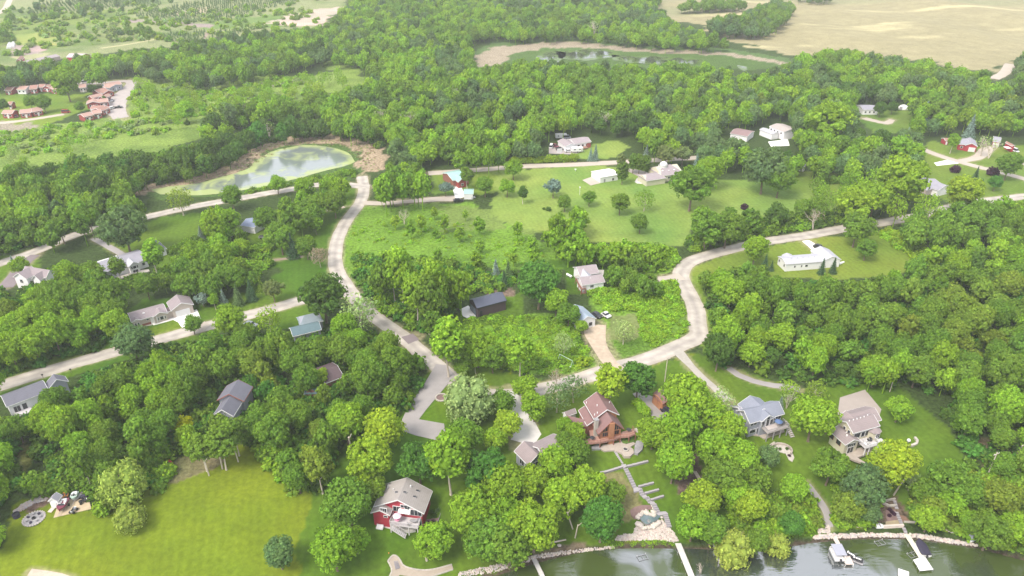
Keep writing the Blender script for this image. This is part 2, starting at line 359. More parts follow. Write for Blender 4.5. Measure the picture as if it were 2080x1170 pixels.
# far fields upper left
zone(PALE, 0, [(-300, -60), (760, -60), (700, 10), (640, 62), (520, 65), (420, 80), (300, 98), (140, 120), (-300, 170)], 3)
zone((.20, .27, .06), 0, [(0, 30), (250, 20), (300, 60), (200, 90), (0, 110)], 3)
zone((.28, .32, .08), 1, [(30, 72), (120, 62), (112, 92), (8, 98)], 2)
zone((.24, .28, .10), 0, [(130, 55), (300, 45), (330, 80), (120, 90)], 3)
zone((.16, .25, .06), 0, [(430, 40), (700, 15), (620, 50), (520, 58), (420, 58)], 3)
zone((.30, .24, .22), 1, [(245, 37), (320, 42), (428, 49), (424, 57), (320, 47), (240, 42)], 1.5)
zone((.50, .40, .33), 1, [(533, 50), (590, 30), (660, 16), (705, 14), (668, 40), (655, 50), (590, 53)], 2)
zone((.36, .28, .26), 1, [(15, 90), (95, 93), (95, 112), (26, 116), (22, 100)], 1)
zone((.40, .36, .20), 1, [(30, 112), (95, 108), (95, 118), (30, 120)], 1)
zone((.36, .32, .20), 1, [(340, 22), (430, 14), (440, 24), (350, 34)], 2)
# wetland meadow
zone(WET, 0, [(-300, 262), (0, 262), (140, 245), (250, 232), (262, 205), (268, 175), (300, 160), (420, 178), (500, 152), (640, 152), (690, 125), (740, 135), (748, 170), (690, 195), (600, 205), (500, 215), (430, 228), (428, 276), (345, 312), (260, 330), (120, 347), (0, 362), (-300, 380)], 4)
zone((.18, .27, .05), 0, [(270, 160), (430, 140), (440, 210), (380, 240), (270, 215)], 4)
zone((.30, .28, .18), 0, [(540, 170), (610, 163), (616, 170), (545, 177)], 2)
zone((.17, .24, .03), 1, [(-200, 186), (60, 192), (180, 188), (176, 222), (140, 240), (60, 262), (-200, 280)], 1.5)
zone((.33, .29, .22), 0, [(-200, 252), (80, 246), (70, 262), (-200, 280)], 2)
# great pale field, upper right
zone(FIELD, 0.9, [(1330, -60), (2600, -60), (2600, 100), (2080, 118), (2030, 150), (1960, 142), (1840, 122), (1700, 104), (1640, 112), (1600, 112), (1480, 82), (1420, 52), (1360, 44), (1335, 10)], 3)
# reed banks of the two ponds
REED = (.40, .31, .21); RGREEN = (.085, .150, .035)
zone(REED, 0, [(262, 388), (340, 366), (430, 350), (520, 296), (600, 276), (680, 272), (742, 283), (784, 312), (776, 342), (735, 352), (600, 380), (500, 398), (320, 402)], 1.5)
zone(RGREEN, 0, [(288, 392), (400, 373), (480, 353), (520, 326), (552, 303), (620, 290), (695, 293), (727, 310), (728, 345), (725, 365), (600, 385), (480, 400), (318, 404)], 1.5)
zone((.10, .17, .05), 0, [(955, 136), (962, 104), (1000, 84), (1100, 74), (1190, 76), (1300, 88), (1480, 98), (1610, 120), (1610, 138), (960, 140)], 1.5)
zone((.36, .30, .22), 0, [(965, 134), (972, 110), (1000, 96), (1100, 86), (1190, 86), (1300, 98), (1480, 107), (1600, 126), (1604, 134), (1480, 114), (1330, 107), (1200, 97), (1110, 98), (1050, 108), (1015, 130), (975, 136)], 1.5)
zone(RGREEN, 0, [(1040, 112), (1110, 99), (1200, 101), (1330, 109), (1480, 115), (1600, 136), (1560, 142), (1400, 138), (1100, 134), (1020, 132)], 1.5)
# open middle
zone(MEAD, 0, [(742, 420), (830, 418), (960, 412), (1000, 442), (1100, 488), (1200, 500), (1330, 515), (1372, 545), (1340, 565), (1200, 552), (1050, 545), (900, 552), (730, 590), (700, 545), (688, 510), (700, 460)], 1.5)
zone((.16, .23, .05), .5, [(880, 412), (1000, 420), (1060, 470), (1130, 478), (1120, 440), (1000, 470), (900, 470)], 3)
zone(GOLF, 1, [(965, 350), (1060, 343), (1200, 336), (1290, 342), (1350, 372), (1480, 365), (1560, 372), (1640, 366), (1720, 398), (1752, 432), (1640, 418), (1590, 452), (1500, 440), (1410, 462), (1395, 497), (1300, 500), (1180, 488), (1100, 470), (1050, 465), (1010, 440), (990, 415), (1010, 390)], 1.5)
zone((.145, .22, .03), 1, [(880, 350), (1000, 345), (1010, 385), (960, 398), (880, 392)], 1.5)
zone(GOLF, 1, [(1180, 300), (1260, 285), (1280, 300), (1250, 322), (1170, 325)], 1.5)
zone(MEAD, 0, [(940, 640), (1160, 640), (1185, 700), (1232, 745), (1100, 765), (990, 740), (920, 665)], 1.5)
zone(LAWN2, .6, [(1000, 600), (1060, 595), (1060, 640), (990, 660), (900, 660), (910, 640)], 1.5)
zone(DIRT, 0, [(985, 592), (1040, 585), (1045, 600), (1020, 603), (985, 602)], 1.5)
zone(MEAD, 0, [(1192, 590), (1385, 575), (1402, 640), (1408, 690), (1330, 712), (1250, 742), (1232, 695), (1215, 640)], 1.5)
zone((.20, .22, .08), .7, [(1235, 640), (1310, 640), (1320, 665), (1290, 690), (1235, 690)], 2)
zone(LAWN2, 1, [(1100, 530), (1240, 530), (1330, 560), (1210, 560), (1210, 598), (1150, 600), (1150, 550)], 1.5)
zone((.15, .215, .028), 1, [(1398, 545), (1480, 516), (1560, 498), (1700, 478), (1800, 470), (1862, 505), (1860, 545), (1800, 562), (1700, 572), (1560, 562), (1440, 560), (1418, 590), (1436, 660), (1405, 600)], 1)
zone((.13, .21, .025), 1, [(1380, 560), (1425, 560), (1450, 640), (1450, 700), (1428, 720), (1400, 640)], 1)
zone((.135, .205, .03), 1, [(1885, 285), (1960, 300), (2200, 290), (2200, 420), (1960, 425), (1900, 400), (1860, 350)], 1)
zone((.12, .19, .03), 1, [(1730, 225), (1860, 225), (1900, 262), (1780, 275)], 1.5)
zone((.13, .2, .03), 1, [(1580, 345), (1700, 352), (1740, 400), (1600, 390)], 1.5)
# left blocks of gardens
zone(LAWN2, 1, [(185, 472), (340, 440), (430, 432), (470, 500), (480, 560), (330, 545), (300, 522), (225, 510)], 1)
zone(LAWN2, 1, [(530, 440), (640, 392), (735, 370), (738, 402), (712, 440), (685, 490), (668, 535), (690, 590), (560, 545), (500, 545), (500, 480)], 1)
zone(LAWN2, 1, [(0, 760), (60, 735), (205, 700), (245, 640), (300, 600), (430, 625), (600, 540), (660, 545), (700, 600), (610, 640), (480, 665), (400, 690), (200, 745), (0, 810)], 1)
zone((.155, .215, .018), 1, [(272, 680), (345, 652), (372, 655), (370, 672), (330, 690), (300, 700)], .6)
zone(LAWN2, 1, [(490, 655), (600, 620), (660, 615), (660, 660), (560, 670)], 1)
zone(LAWN2, 1, [(-60, 520), (60, 520), (90, 560), (-60, 600)], 1)
# shore gardens
zone(LAWN, 1, [(-300, 1130), (0, 1115), (28, 1030), (60, 1010), (190, 1032), (330, 985), (345, 940), (470, 905), (530, 890), (560, 950), (630, 985), (700, 905), (730, 880), (800, 835), (880, 740), (1000, 745), (1140, 790), (1330, 740), (1400, 715), (1520, 760), (1640, 790), (1810, 770), (1900, 850), (1980, 960), (1940, 1010), (1860, 1060), (1640, 1090), (1500, 1100), (1300, 1100), (1100, 1140), (900, 1190), (800, 1215), (300, 1290), (-300, 1330)], 1)
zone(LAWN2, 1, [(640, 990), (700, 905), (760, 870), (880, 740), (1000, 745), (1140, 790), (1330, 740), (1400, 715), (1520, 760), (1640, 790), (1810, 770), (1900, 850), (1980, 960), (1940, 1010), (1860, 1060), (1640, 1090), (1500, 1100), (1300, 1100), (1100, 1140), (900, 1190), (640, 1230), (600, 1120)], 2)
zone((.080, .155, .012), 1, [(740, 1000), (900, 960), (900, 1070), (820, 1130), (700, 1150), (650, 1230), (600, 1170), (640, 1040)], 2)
zone((.11, .18, .012), 1, [(850, 858), (888, 810), (930, 770), (1000, 780), (990, 850), (900, 862)], .5)
zone((.20, .17, .09), .3, [(330, 940), (430, 915), (470, 905), (440, 950), (345, 985)], 1.5)
zone((.20, .19, .08), .5, [(1215, 965), (1260, 960), (1290, 1000), (1300, 1050), (1250, 1080), (1230, 1050)], 2)
zone((.17, .12, .10), .2, [(1375, 950), (1420, 920), (1430, 990), (1380, 1010)], 1.5)
zone((.19, .15, .10), .3, [(1035, 1150), (1090, 1120), (1190, 1095), (1200, 1112), (1120, 1135), (1050, 1160)], 1)
zone((.16, .11, .08), .2, [(1960, 900), (2080, 860), (2080, 990), (2000, 960)], 2)
zone((.15, .11, .08), 0, [(1775, 1015), (1830, 1010), (1850, 1060), (1780, 1072)], 1)
zone((.10, .07, .05), 0, [(600, 745), (700, 735), (700, 800), (610, 815)], 1)
zone((.14, .15, .04), 0, [(32, 905), (60, 890), (70, 950), (40, 965)], 1.5)
zone((.20, .13, .10), 0, [(35, 1035), (110, 998), (120, 1012), (60, 1042)], 1)

def build_ground():
    NR, NC = 540, 560
    ys = np.concatenate([np.linspace(20, 78, 12)[:-1], 78*np.exp(np.linspace(0, math.log(2600/78), NR-11))])
    tt = np.linspace(-1, 1, NC); tt = np.sign(tt)*(0.75*np.abs(tt)+0.25*np.abs(tt)**4)
    Y = np.repeat(ys[:, None], NC, 1); X = tt[None, :]*(ys[:, None]*1.15+110)
    Z = Hn(X, Y)
    V = np.stack([X, Y, Z], -1).reshape(-1, 3).astype(np.float32)
    idx = np.arange(NR*NC).reshape(NR, NC)
    F = np.stack([idx[:-1, :-1], idx[:-1, 1:], idx[1:, 1:], idx[1:, :-1]], -1).reshape(-1, 4)
    me = bpy.data.meshes.new('ground'); me.vertices.add(len(V)); me.vertices.foreach_set('co', V.ravel())
    me.loops.add(F.size); me.loops.foreach_set('vertex_index', F.ravel().astype(np.int32))
    me.polygons.add(len(F)); me.polygons.foreach_set('loop_start', np.arange(0, F.size, 4, dtype=np.int32)); me.polygons.foreach_set('loop_total', np.full(len(F), 4, np.int32))
    me.polygons.foreach_set('use_smooth', np.ones(len(F), bool)); me.update(calc_edges=True)
    x = V[:, 0].astype(float); y = V[:, 1].astype(float)
    C = np.zeros((len(V), 4)); C[:, :3] = (.052, .085, .022); C[:, 3] = 0
    dd = np.hypot(x, y)
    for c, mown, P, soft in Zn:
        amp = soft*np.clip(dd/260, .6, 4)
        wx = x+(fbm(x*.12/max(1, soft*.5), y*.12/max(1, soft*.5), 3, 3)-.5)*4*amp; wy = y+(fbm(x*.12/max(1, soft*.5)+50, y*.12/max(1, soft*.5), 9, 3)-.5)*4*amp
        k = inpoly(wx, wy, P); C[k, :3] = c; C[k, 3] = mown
    # field: pale washed-out knolls, greener hollows
    fld = (np.abs(C[:, 0]-FIELD[0]) < 1e-6)
    s1 = fbm(x*.010, y*.030, 21, 4); s2 = fbm(x*.004+7, y*.009, 31, 3); s3 = fbm(x*.05, y*.1, 5, 3)
    f = (1+np.clip((s1-.60)*5, 0, .6))*(.88+.24*s3)*(1+.035*np.sin((x*.6+y*.25)*.55)); gcol = np.clip((s2-.50)*4, 0, .55)
    for k in range(3): C[fld, k] = (C[fld, k]*f[fld])*(1-gcol[fld])+(.30, .34, .17)[k]*gcol[fld]
    # far pale fields and wetland mottling
    q = fbm(x*.02, y*.03, 77, 5); q2 = fbm(x*.09, y*.09, 78, 4)
    pal = (np.abs(C[:, 0]-PALE[0]) < 1e-6) | (np.abs(C[:, 0]-.20) < 1e-6) | (np.abs(C[:, 0]-.24) < 1e-6)
    t = np.clip((q-.5)*5, 0, 1)[:, None]; C[pal, :3] = (C[pal, :3]*(1-t[pal]*.7)+np.array((.12, .20, .05))*t[pal]*.7)
    we = (np.abs(C[:, 0]-WET[0]) < 1e-6) | (np.abs(C[:, 0]-MEAD[0]) < 1e-6)
    t = np.clip((q2-.5)*5, 0, 1)[:, None]; C[we, :3] = (C[we, :3]*(1-t[we]*.45)+np.array((.06, .13, .02))*t[we]*.45)
    la = (C[:, 3] > .8) & ~fld
    t = (fbm(x*.035, y*.035, 55, 4)-.5)[:, None]; C[la, :3] = C[la, :3]*(1+t[la]*np.array((1.0, .45, .6)))
    # worn verges along roads
    sh = np.zeros(len(V))
    for L_, hw in ROADS:
        bx = [p[0] for p in L_]; by = [p[1] for p in L_]
        k = (x > min(bx)-12) & (x < max(bx)+12) & (y > min(by)-12) & (y < max(by)+12)
        if k.any():
            d = dseg(x[k], y[k], L_); nz = vnoise(x[k]*.7, y[k]*.7, 4)
            sh[k] = np.maximum(sh[k], np.clip(1-(d-hw-.05)/(.25+.8*nz), 0, 1))
    C[:, :3] = C[:, :3]*(1-.65*sh[:, None])+np.array((.34, .30, .18))*.65*sh[:, None]
    # shore: dark wet silt below the waterline, weed bed
    s = y-np.interp(x, SH[:, 0], SH[:, 1]); k = s < .6; C[k, :3] = (.09, .07, .05); C[k, 3] = 0
    C[:, :3] *= np.where(fld, .60, .84)[:, None]
    ca = me.color_attributes.new('zone', 'FLOAT_COLOR', 'POINT'); ca.data.foreach_set('color', C.astype(np.float32).ravel())
    o = link('ground', me, None, M['ground']); tag(o, kind='structure'); return o

# ------------------------------------------------------------ roads and lanes (before the ground, so their verges are known)
RD = M['road']
road('village_road', [(-160, 830), (-60, 802), (0, 784), (70, 762), (150, 738), (280, 702), (400, 668), (500, 641), (560, 625), (612, 610), (660, 601), (706, 596)], 5.6, RD, .06)
road('gravel_road', [(735, 358), (739, 385), (731, 412), (703, 450), (684, 492), (682, 540), (700, 576), (722, 605), (752, 636), (790, 664), (826, 690), (862, 722), (905, 757), (945, 790), (1000, 802), (1060, 799), (1110, 788), (1170, 772), (1240, 750), (1290, 737), (1335, 722), (1385, 700), (1418, 683), (1416, 655), (1412, 622), (1393, 585), (1383, 556), (1400, 533), (1440, 518), (1490, 505), (1560, 490), (1640, 478), (1720, 463), (1785, 453), (1860, 440), (1940, 420), (2010, 407), (2120, 395)],
     [5.1]*18+[5.7]*20, RD, .07)
road('pond_road', [(748, 380), (690, 374), (640, 376), (595, 384), (540, 393), (470, 406), (400, 418), (300, 440), (190, 465), (120, 490), (60, 515), (-80, 560)], 5.5, RD, .08)
road('northern_road', [(870, 352), (960, 346), (1060, 338), (1150, 335), (1230, 331), (1320, 326), (1400, 321), (1460, 318)], 5.2, mat('pale_gravel', (.46, .40, .34), .95, .1, .6), .06)
road('garage_lane', [(738, 412), (775, 413), (830, 409), (880, 405), (925, 403)], [4, 4, 3.5, 5, 6], mat('pale_gravel', (.46, .40, .34)), .10)
road('eastern_road', [(1840, 290), (1905, 315), (1950, 329), (1995, 341), (2040, 352), (2140, 380)], 4.6, mat('pale_gravel', (.46, .40, .34)), .06)
road('eastern_lane', [(1948, 328), (1985, 320), (2002, 306), (2015, 298)], [4, 5, 6, 3], mat('pale_gravel', (.46, .40, .34)), .08)
road('eastern_lane', [(2040, 352), (2050, 342), (2080, 332)], 3, mat('pale_gravel', (.46, .40, .34)), .08)
road('hedge_lane', [(1755, 240), (1775, 245), (1800, 250), (1812, 243)], [5, 5, 5, 3], mat('pale_gravel', (.46, .40, .34)), .06)
road('track', [(2018, 160), (2040, 148), (2052, 130)], 7, mat('pale_gravel', (.46, .40, .34)), .06)
road('dirt_drive', [(1206, 660), (1210, 685), (1222, 712), (1240, 738), (1254, 752)], [7.5, 6.0, 4.2, 4.2, 6], mat('sandy_dirt', (.46, .37, .28), .95, .25, .8), .09)
road('village_lane', [(-100, 258), (0, 250), (60, 243), (130, 232)], [5, 5, 4.5, 4], mat('pale_gravel', (.46, .40, .34)), .06)
road('courtyard_lane', [(150, 170), (200, 169), (262, 165), (262, 180), (240, 200), (235, 222), (246, 240)], [5, 5, 6, 9, 12, 11, 8], mat('courtyard_gravel', (.40, .35, .33)), .08)
road('asphalt_path', [(1480, 748), (1500, 762), (1530, 774), (1570, 783), (1600, 786), (1625, 792)], 2.2, M['asphalt'], .09)
road('house_drive', [(1375, 712), (1405, 745), (1428, 768), (1448, 785), (1480, 815)], [3.5, 2.2, 2.0, 2.0, 3], mat('old_concrete', (.40, .37, .33), .95, .15, 1), .10)
road('curved_drive', [(1040, 795), (1048, 830), (1066, 860), (1072, 880), (1060, 900)], [3.4, 3.6, 5.0, 6.5, 6], M['concrete'], .10)
road('farm_drive', [(190, 484), (215, 498), (240, 512), (255, 522)], 2.6, M['asphalt'], .09)
road('dark_drive', [(10, 585), (30, 560), (50, 535), (70, 518)], [5, 5, 4, 4], mat('dark_asphalt', (.22, .18, .19), .95, .1, .6), .09)
road('short_drive', [(700, 420), (670, 426), (640, 432)], 2.2, M['gravel'], .10)
road('short_drive', [(1336, 568), (1360, 566), (1385, 562)], [4, 4, 6], mat('pale_gravel', (.46, .40, .34)), .10)
road('white_drive', [(1636, 489), (1652, 500), (1668, 512)], [3, 4, 5.5], M['concrete_pale'], .11)
road('grass_track', [(540, 530), (575, 526), (615, 521)], 1.6, M['soil'], .05)
road('barn_track', [(822, 692), (845, 684)], [5, 4], mat('dark_asphalt', (.2, .2, .2)), .11)
road('barn_track', [(1990, 1190), (2000, 1190)], 1, M['soil'], .02) if False else None
road('hillside_path', [(1640, 985), (1652, 1000), (1668, 1022), (1680, 1045), (1684, 1070)], 1.7, M['asphalt'], .10, step=1)
road('far_road', [(-90, 60), (0, 25), (20, 0), (40, -40)], 6, mat('pale_gravel', (.46, .40, .34)), .06)
road('farm_track', [(205, 98), (260, 90), (320, 79)], 3, mat('yellow_track', (.45, .42, .2)), .06)
road('farm_track', [(405, 88), (420, 70), (424, 62)], 3, M['soil'], .08)
road('sand_path', [(60, 1163), (120, 1172), (160, 1185)], 1.6, M['gravel'], .08)
sheet('cul_de_sac', [(925, 762), (893, 800), (866, 832), (851, 852), (902, 861), (905, 880), (893, 896), (845, 885), (808, 872), (828, 828), (862, 780), (886, 740), (905, 742)], M['asphalt'], .10)
sheet('driveway', [(309, 658), (340, 649), (364, 640), (400, 629), (405, 640), (410, 656), (398, 668), (374, 668), (368, 664), (362, 655), (352, 650), (335, 655), (312, 661)], M['concrete_pale'], .12)
sheet('driveway', [(399, 656), (415, 653), (428, 660), (412, 674), (398, 672)], mat('pale_gravel', (.46, .40, .34)), .09)
sheet('driveway', [(1285, 800), (1300, 795), (1325, 806), (1368, 838), (1352, 850), (1330, 853), (1308, 828)], M['asphalt'], .10)
sheet('driveway', [(1706, 808), (1757, 792), (1790, 832), (1785, 850), (1700, 850)], mat('beige_drive', (.36, .31, .28), .95, .08, .5), .10)
sheet('barn_apron', [(934, 629), (951, 621), (968, 638), (966, 643), (950, 647), (940, 642)], M['concrete_pale'], .12)
sheet('shed_apron', [(1183, 366), (1206, 358), (1220, 372), (1200, 377)], mat('pale_gravel', (.46, .40, .34)), .10)
sheet('yard', [(1115, 302), (1150, 292), (1185, 304), (1170, 314), (1115, 312)], mat('courtyard_gravel', (.5, .4, .4)), .08)
sheet('yard', [(913, 372), (935, 374), (945, 400), (925, 405), (920, 385)], M['concrete_pale'], .11)
sheet('driveway', [(1275, 342), (1300, 346), (1330, 355), (1320, 362), (1300, 360), (1272, 346)], mat('beige_drive', (.36, .31, .28)), .10)
sheet('driveway', [(1897, 331), (1924, 325), (1948, 332), (1903, 337)], M['concrete_pale'], .10)
sheet('yard', [(1560, 288), (1600, 283), (1604, 296), (1566, 298)], M['concrete_pale'], .10)
sheet('boat_pad', [(109, 1052), (114, 1038), (122, 1015), (180, 1014), (186, 1034)], mat('sandy_pad', (.50, .40, .27), .95, .15, 1.2), .12)
build_ground()

# ------------------------------------------------------------ water
def water(name, P, z, m, edge=None, n=None):
    """flat sheet; attribute zone is 1 at the rim, where weed and algae float"""
    xs = [p[0] for p in P]; ys = [p[1] for p in P]; st = max((max(xs)-min(xs))/90, .4)
    bm = bmesh.new(); f = bm.faces.new([bm.verts.new((p[0], p[1], z)) for p in P])
    if f.normal.z < 0: f.normal_flip()
    bmesh.ops.triangulate(bm, faces=[f])
    for ax in (0, 1):
        lo, hi = (min(xs), max(xs)) if ax == 0 else (min(ys), max(ys)); k = lo+st
        while k < hi:
            co = [0, 0, 0]; co[ax] = k; no = [0, 0, 0]; no[ax] = 1
            bmesh.ops.bisect_plane(bm, geom=bm.verts[:]+bm.edges[:]+bm.faces[:], plane_co=co, plane_no=no); k += st*(1 if ax == 0 else 1.0)
    me = bpy.data.meshes.new(name); bm.to_mesh(me); bm.free()
    if edge:
        X = np.array([v.co[:] for v in me.vertices]); d = dseg(X[:, 0], X[:, 1], P+[P[0]]); w_ = np.clip(1-d/edge(X[:, 0], X[:, 1]), -.35, 1)*.20
        ca = me.color_attributes.new('zone', 'FLOAT_COLOR', 'POINT'); ca.data.foreach_set('color', np.repeat(w_[:, None], 4, 1).astype(np.float32).ravel())
    o = link(name, me, None, m); tag(o, kind='structure'); return o
def wiggle(P, amp, step):
    Q = smooth_line(P+[P[0]], step)[:-1]; out = []
    for i, (x, y) in enumerate(Q): out.append((x+(vnoise(np.array(x*.35), np.array(y*.35), 2)-.5)*amp, y+(vnoise(np.array(x*.35+9), np.array(y*.35), 5)-.5)*amp))
    return out
xs_ = np.linspace(-160, 160, 240); ys_ = np.concatenate([[-500, -100, 0, 60], np.linspace(80, 125, 80)])
XX, YY = np.meshgrid(xs_, ys_); XX = XX*np.where(YY < 70, 4, 1)
V = np.stack([XX, YY, np.full(XX.shape, LAKE)], -1).reshape(-1, 3); ii = np.arange(len(V)).reshape(XX.shape)
F = np.stack([ii[:-1, :-1], ii[:-1, 1:], ii[1:, 1:], ii[1:, :-1]], -1).reshape(-1, 4)
me = bpy.data.meshes.new('lake'); me.from_pydata(V.tolist(), [], F.tolist())
ds = np.interp(V[:, 0], SH[:, 0], SH[:, 1])-V[:, 1]
# weed beds: dense on the near left and at the far right corner, open water between
wd = np.where(V[:, 0] < 38, 16, 3.5)+np.where(V[:, 0] > 72, (V[:, 0]-72)*.9, 0)
w_ = np.clip((wd-ds)/6, -1, 1)*.16-.02
ca = me.color_attributes.new('zone', 'FLOAT_COLOR', 'POINT'); ca.data.foreach_set('color', np.repeat(w_[:, None], 4, 1).astype(np.float32).ravel())
tag(link('lake', me, None, M['lake']), kind='structure')
PONDP = [g(*p)[:2] for p in [(305, 385), (340, 379), (400, 373), (450, 360), (495, 347), (520, 328), (552, 309), (600, 297), (655, 297), (700, 307), (718, 322), (712, 335), (670, 345), (630, 355), (590, 368), (530, 380), (480, 389), (400, 397), (330, 394)]]
water('pond', wiggle(PONDP, 2.2, 4), .12, M['pond'], lambda x, y: np.where(x < -128, 20, 5.0))
for P in ([(1085, 122), (1100, 108), (1125, 104), (1150, 108), (1140, 124), (1110, 128)], [(1125, 106), (1200, 101), (1260, 106), (1240, 118), (1190, 124), (1140, 120)], [(1245, 112), (1330, 115), (1430, 123), (1400, 131), (1300, 130), (1255, 124)],
          [(1494, 132), (1512, 136), (1524, 143), (1515, 144), (1496, 138)]):
    water('marsh_pool', wiggle([g(*p)[:2] for p in P], 6, 6), max(g(*p)[2] for p in P)+.25, M['marsh'], lambda x, y: 9.0)
# sky-bright haze box
bm_ = MB().box((0, 1150, 56.5), (6400, 3500, 141)); hz = bm_.build('haze', None, None)
hm = bpy.data.materials.new('air'); hm.use_nodes = True; t = hm.node_tree; t.nodes.clear(); ou = t.nodes.new('ShaderNodeOutputMaterial'); pv = t.nodes.new('ShaderNodeVolumePrincipled')
pv.inputs['Color'].default_value = (.95, .97, 1, 1); pv.inputs['Density'].default_value = .00018; pv.inputs['Anisotropy'].default_value = .2; t.links.new(pv.outputs[0], ou.inputs['Volume'])
hz.data.materials.append(hm); tag(hz, kind='stuff')
# ------------------------------------------------------------ foliage prototypes
def quads(P, Nn, size, rng, asp=.75, jit=.40):
    """leaf sprays: one small quad each, facing roughly outwards"""
    n = len(P); Nn = Nn+rng.normal(0, jit, (n, 3)); Nn /= np.linalg.norm(Nn, axis=1)[:, None]+1e-9
    r = rng.normal(0, 1, (n, 3)); T = np.cross(Nn, r); T /= np.linalg.norm(T, axis=1)[:, None]+1e-9; B = np.cross(Nn, T)
    s = (size*rng.uniform(.7, 1.3, n))[:, None]
    V = np.stack([P-T*s-B*s*asp*.6, P+T*s*.8-B*s*asp, P+T*s+B*s*asp*.5, P-T*s*.6+B*s*asp], 1)
    return V.reshape(-1, 3)
def leafmesh(name, Vq, var, cores, m, extra=None):
    """Vq quads; var per quad rgb; cores: (centre, radii) low balls of deeper leaf that close the clump"""
    n = len(Vq)//4; V = [Vq]; F4 = np.arange(n*4).reshape(-1, 4); C = [np.repeat(var, 4, 0)]; off = n*4; F3 = []
    bm = bmesh.new(); bmesh.ops.create_icosphere(bm, subdivisions=1, radius=1); iv = np.array([v.co[:] for v in bm.verts]); itr = np.array([[v.index for v in f.verts] for f in bm.faces]); bm.free()
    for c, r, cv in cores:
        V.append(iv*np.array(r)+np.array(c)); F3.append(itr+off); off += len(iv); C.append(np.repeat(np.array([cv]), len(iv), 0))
    V = np.concatenate(V).astype(np.float32); C = np.concatenate(C).astype(np.float32)
    F3 = np.concatenate(F3) if F3 else np.zeros((0, 3), int)
    me = bpy.data.meshes.new(name); me.vertices.add(len(V)); me.vertices.foreach_set('co', V.ravel())
    li = np.concatenate([F4.ravel(), F3.ravel()]).astype(np.int32); me.loops.add(len(li)); me.loops.foreach_set('vertex_index', li)
    np_ = len(F4)+len(F3); st = np.concatenate([np.arange(len(F4))*4, len(F4)*4+np.arange(len(F3))*3]).astype(np.int32)
    me.polygons.add(np_); me.polygons.foreach_set('loop_start', st); me.polygons.foreach_set('loop_total', np.concatenate([np.full(len(F4), 4), np.full(len(F3), 3)]).astype(np.int32))
    me.update(calc_edges=True)
    ca = me.color_attributes.new('leafvar', 'FLOAT_COLOR', 'POINT'); ca.data.foreach_set('color', np.concatenate([C, np.ones((len(C), 1), np.float32)], 1).ravel())
    me.materials.append(m); return me
def sph(n, rng, zmin=-1.0):
    i = np.arange(n)+.5; z = 1-(1-zmin)*i/n; t = math.pi*(1+5**.5)*i+rng.uniform(0, 6)
    r = np.sqrt(np.clip(1-z*z, 0, 1)); return np.stack([r*np.cos(t), r*np.sin(t), z], 1)
def crown(name, seed, Rr, Hh, z0, nl, ncl, nlf, leaf, m, gap=0.0, droop=0.0, top=1.0, lr=(.30, .42), cores=True, huev=.10, sink=.62):
    """crown of radius Rr, height Hh above z0: big lobes > clumps > leaf sprays"""
    rng = np.random.default_rng(seed); D = sph(nl, rng, -.75); Q = []; VR = []; CO = []
    for d in D:
        if rng.random() < gap: continue
        lo = d*np.array([Rr, Rr, Hh/2])*rng.uniform(sink-.12, sink+.14)+rng.normal(0, .06, 3)*Rr
        if d[2] > .5: lo[2] *= top
        if d[2] < -.2: lo[:2] *= .8
        r = Rr*rng.uniform(*lr); lv = 1+rng.normal(0, .09); lh = rng.normal(0, huev*.6)
        c0 = lo+np.array([0, 0, z0+Hh/2])
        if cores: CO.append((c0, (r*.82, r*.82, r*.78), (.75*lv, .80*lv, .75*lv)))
        cd = sph(ncl, rng, -.55); out = d/np.linalg.norm(d)
        cd = cd+out*.35; cd /= np.linalg.norm(cd, axis=1)[:, None]
        for e in cd:
            cc = c0+e*r*rng.uniform(.8, 1.02)*np.array([1, 1, .92]); cr = r*rng.uniform(.26, .42)
            cv = lv*(1+rng.normal(0, .08)); n = nlf
            u = rng.normal(0, 1, (n, 3))+e*1.0+np.array([0, 0, .35]); u /= np.linalg.norm(u, axis=1)[:, None]
            P = cc+u*cr*rng.uniform(.55, 1.1, (n, 1)); 
            if droop: P[:, 2] -= droop*rng.random(n)**2
            Q.append(quads(P, u*.75+e*.35, leaf, rng)); k = cv*(1+rng.normal(0, .13, (n, 1)))
            VR.append(np.concatenate([k*(1+lh*.5+rng.normal(0, .04, (n, 1))), k, k*(1-lh)], 1))
    return leafmesh(name, np.concatenate(Q), np.clip(np.concatenate(VR), .3, 1.9), CO, m)
def limbs(name, seed, Rr, z0, Hh, rt, m, nb=6, lean=0.05, rise=.55):
    rng = random.Random(seed); b = MB(); top = Vector((rng.uniform(-1, 1)*lean*Hh, rng.uniform(-1, 1)*lean*Hh, z0+Hh*.55)); mid = Vector((top.x*.4, top.y*.4, z0*.8))
    b.tube((0, 0, -.4), (0, 0, .5), rt*1.5, rt, 7); b.tube((0, 0, .45), mid, rt, rt*.75, 7); b.tube(mid, top, rt*.75, rt*.3, 6)
    for i in range(nb):
        a = i*2.4+rng.random(); t = rng.uniform(.2, .9); s = mid.lerp(top, t*.8); e = s+Vector((math.cos(a)*Rr*.62, math.sin(a)*Rr*.62, Hh*.30*rise/.55)); k = s.lerp(e, .5)+Vector((0, 0, -.1*Rr))
        b.tube(s, k, rt*.42, rt*.28, 5); b.tube(k, e, rt*.28, rt*.08, 4)
    me = b.mesh(name); me.materials.append(m); return me
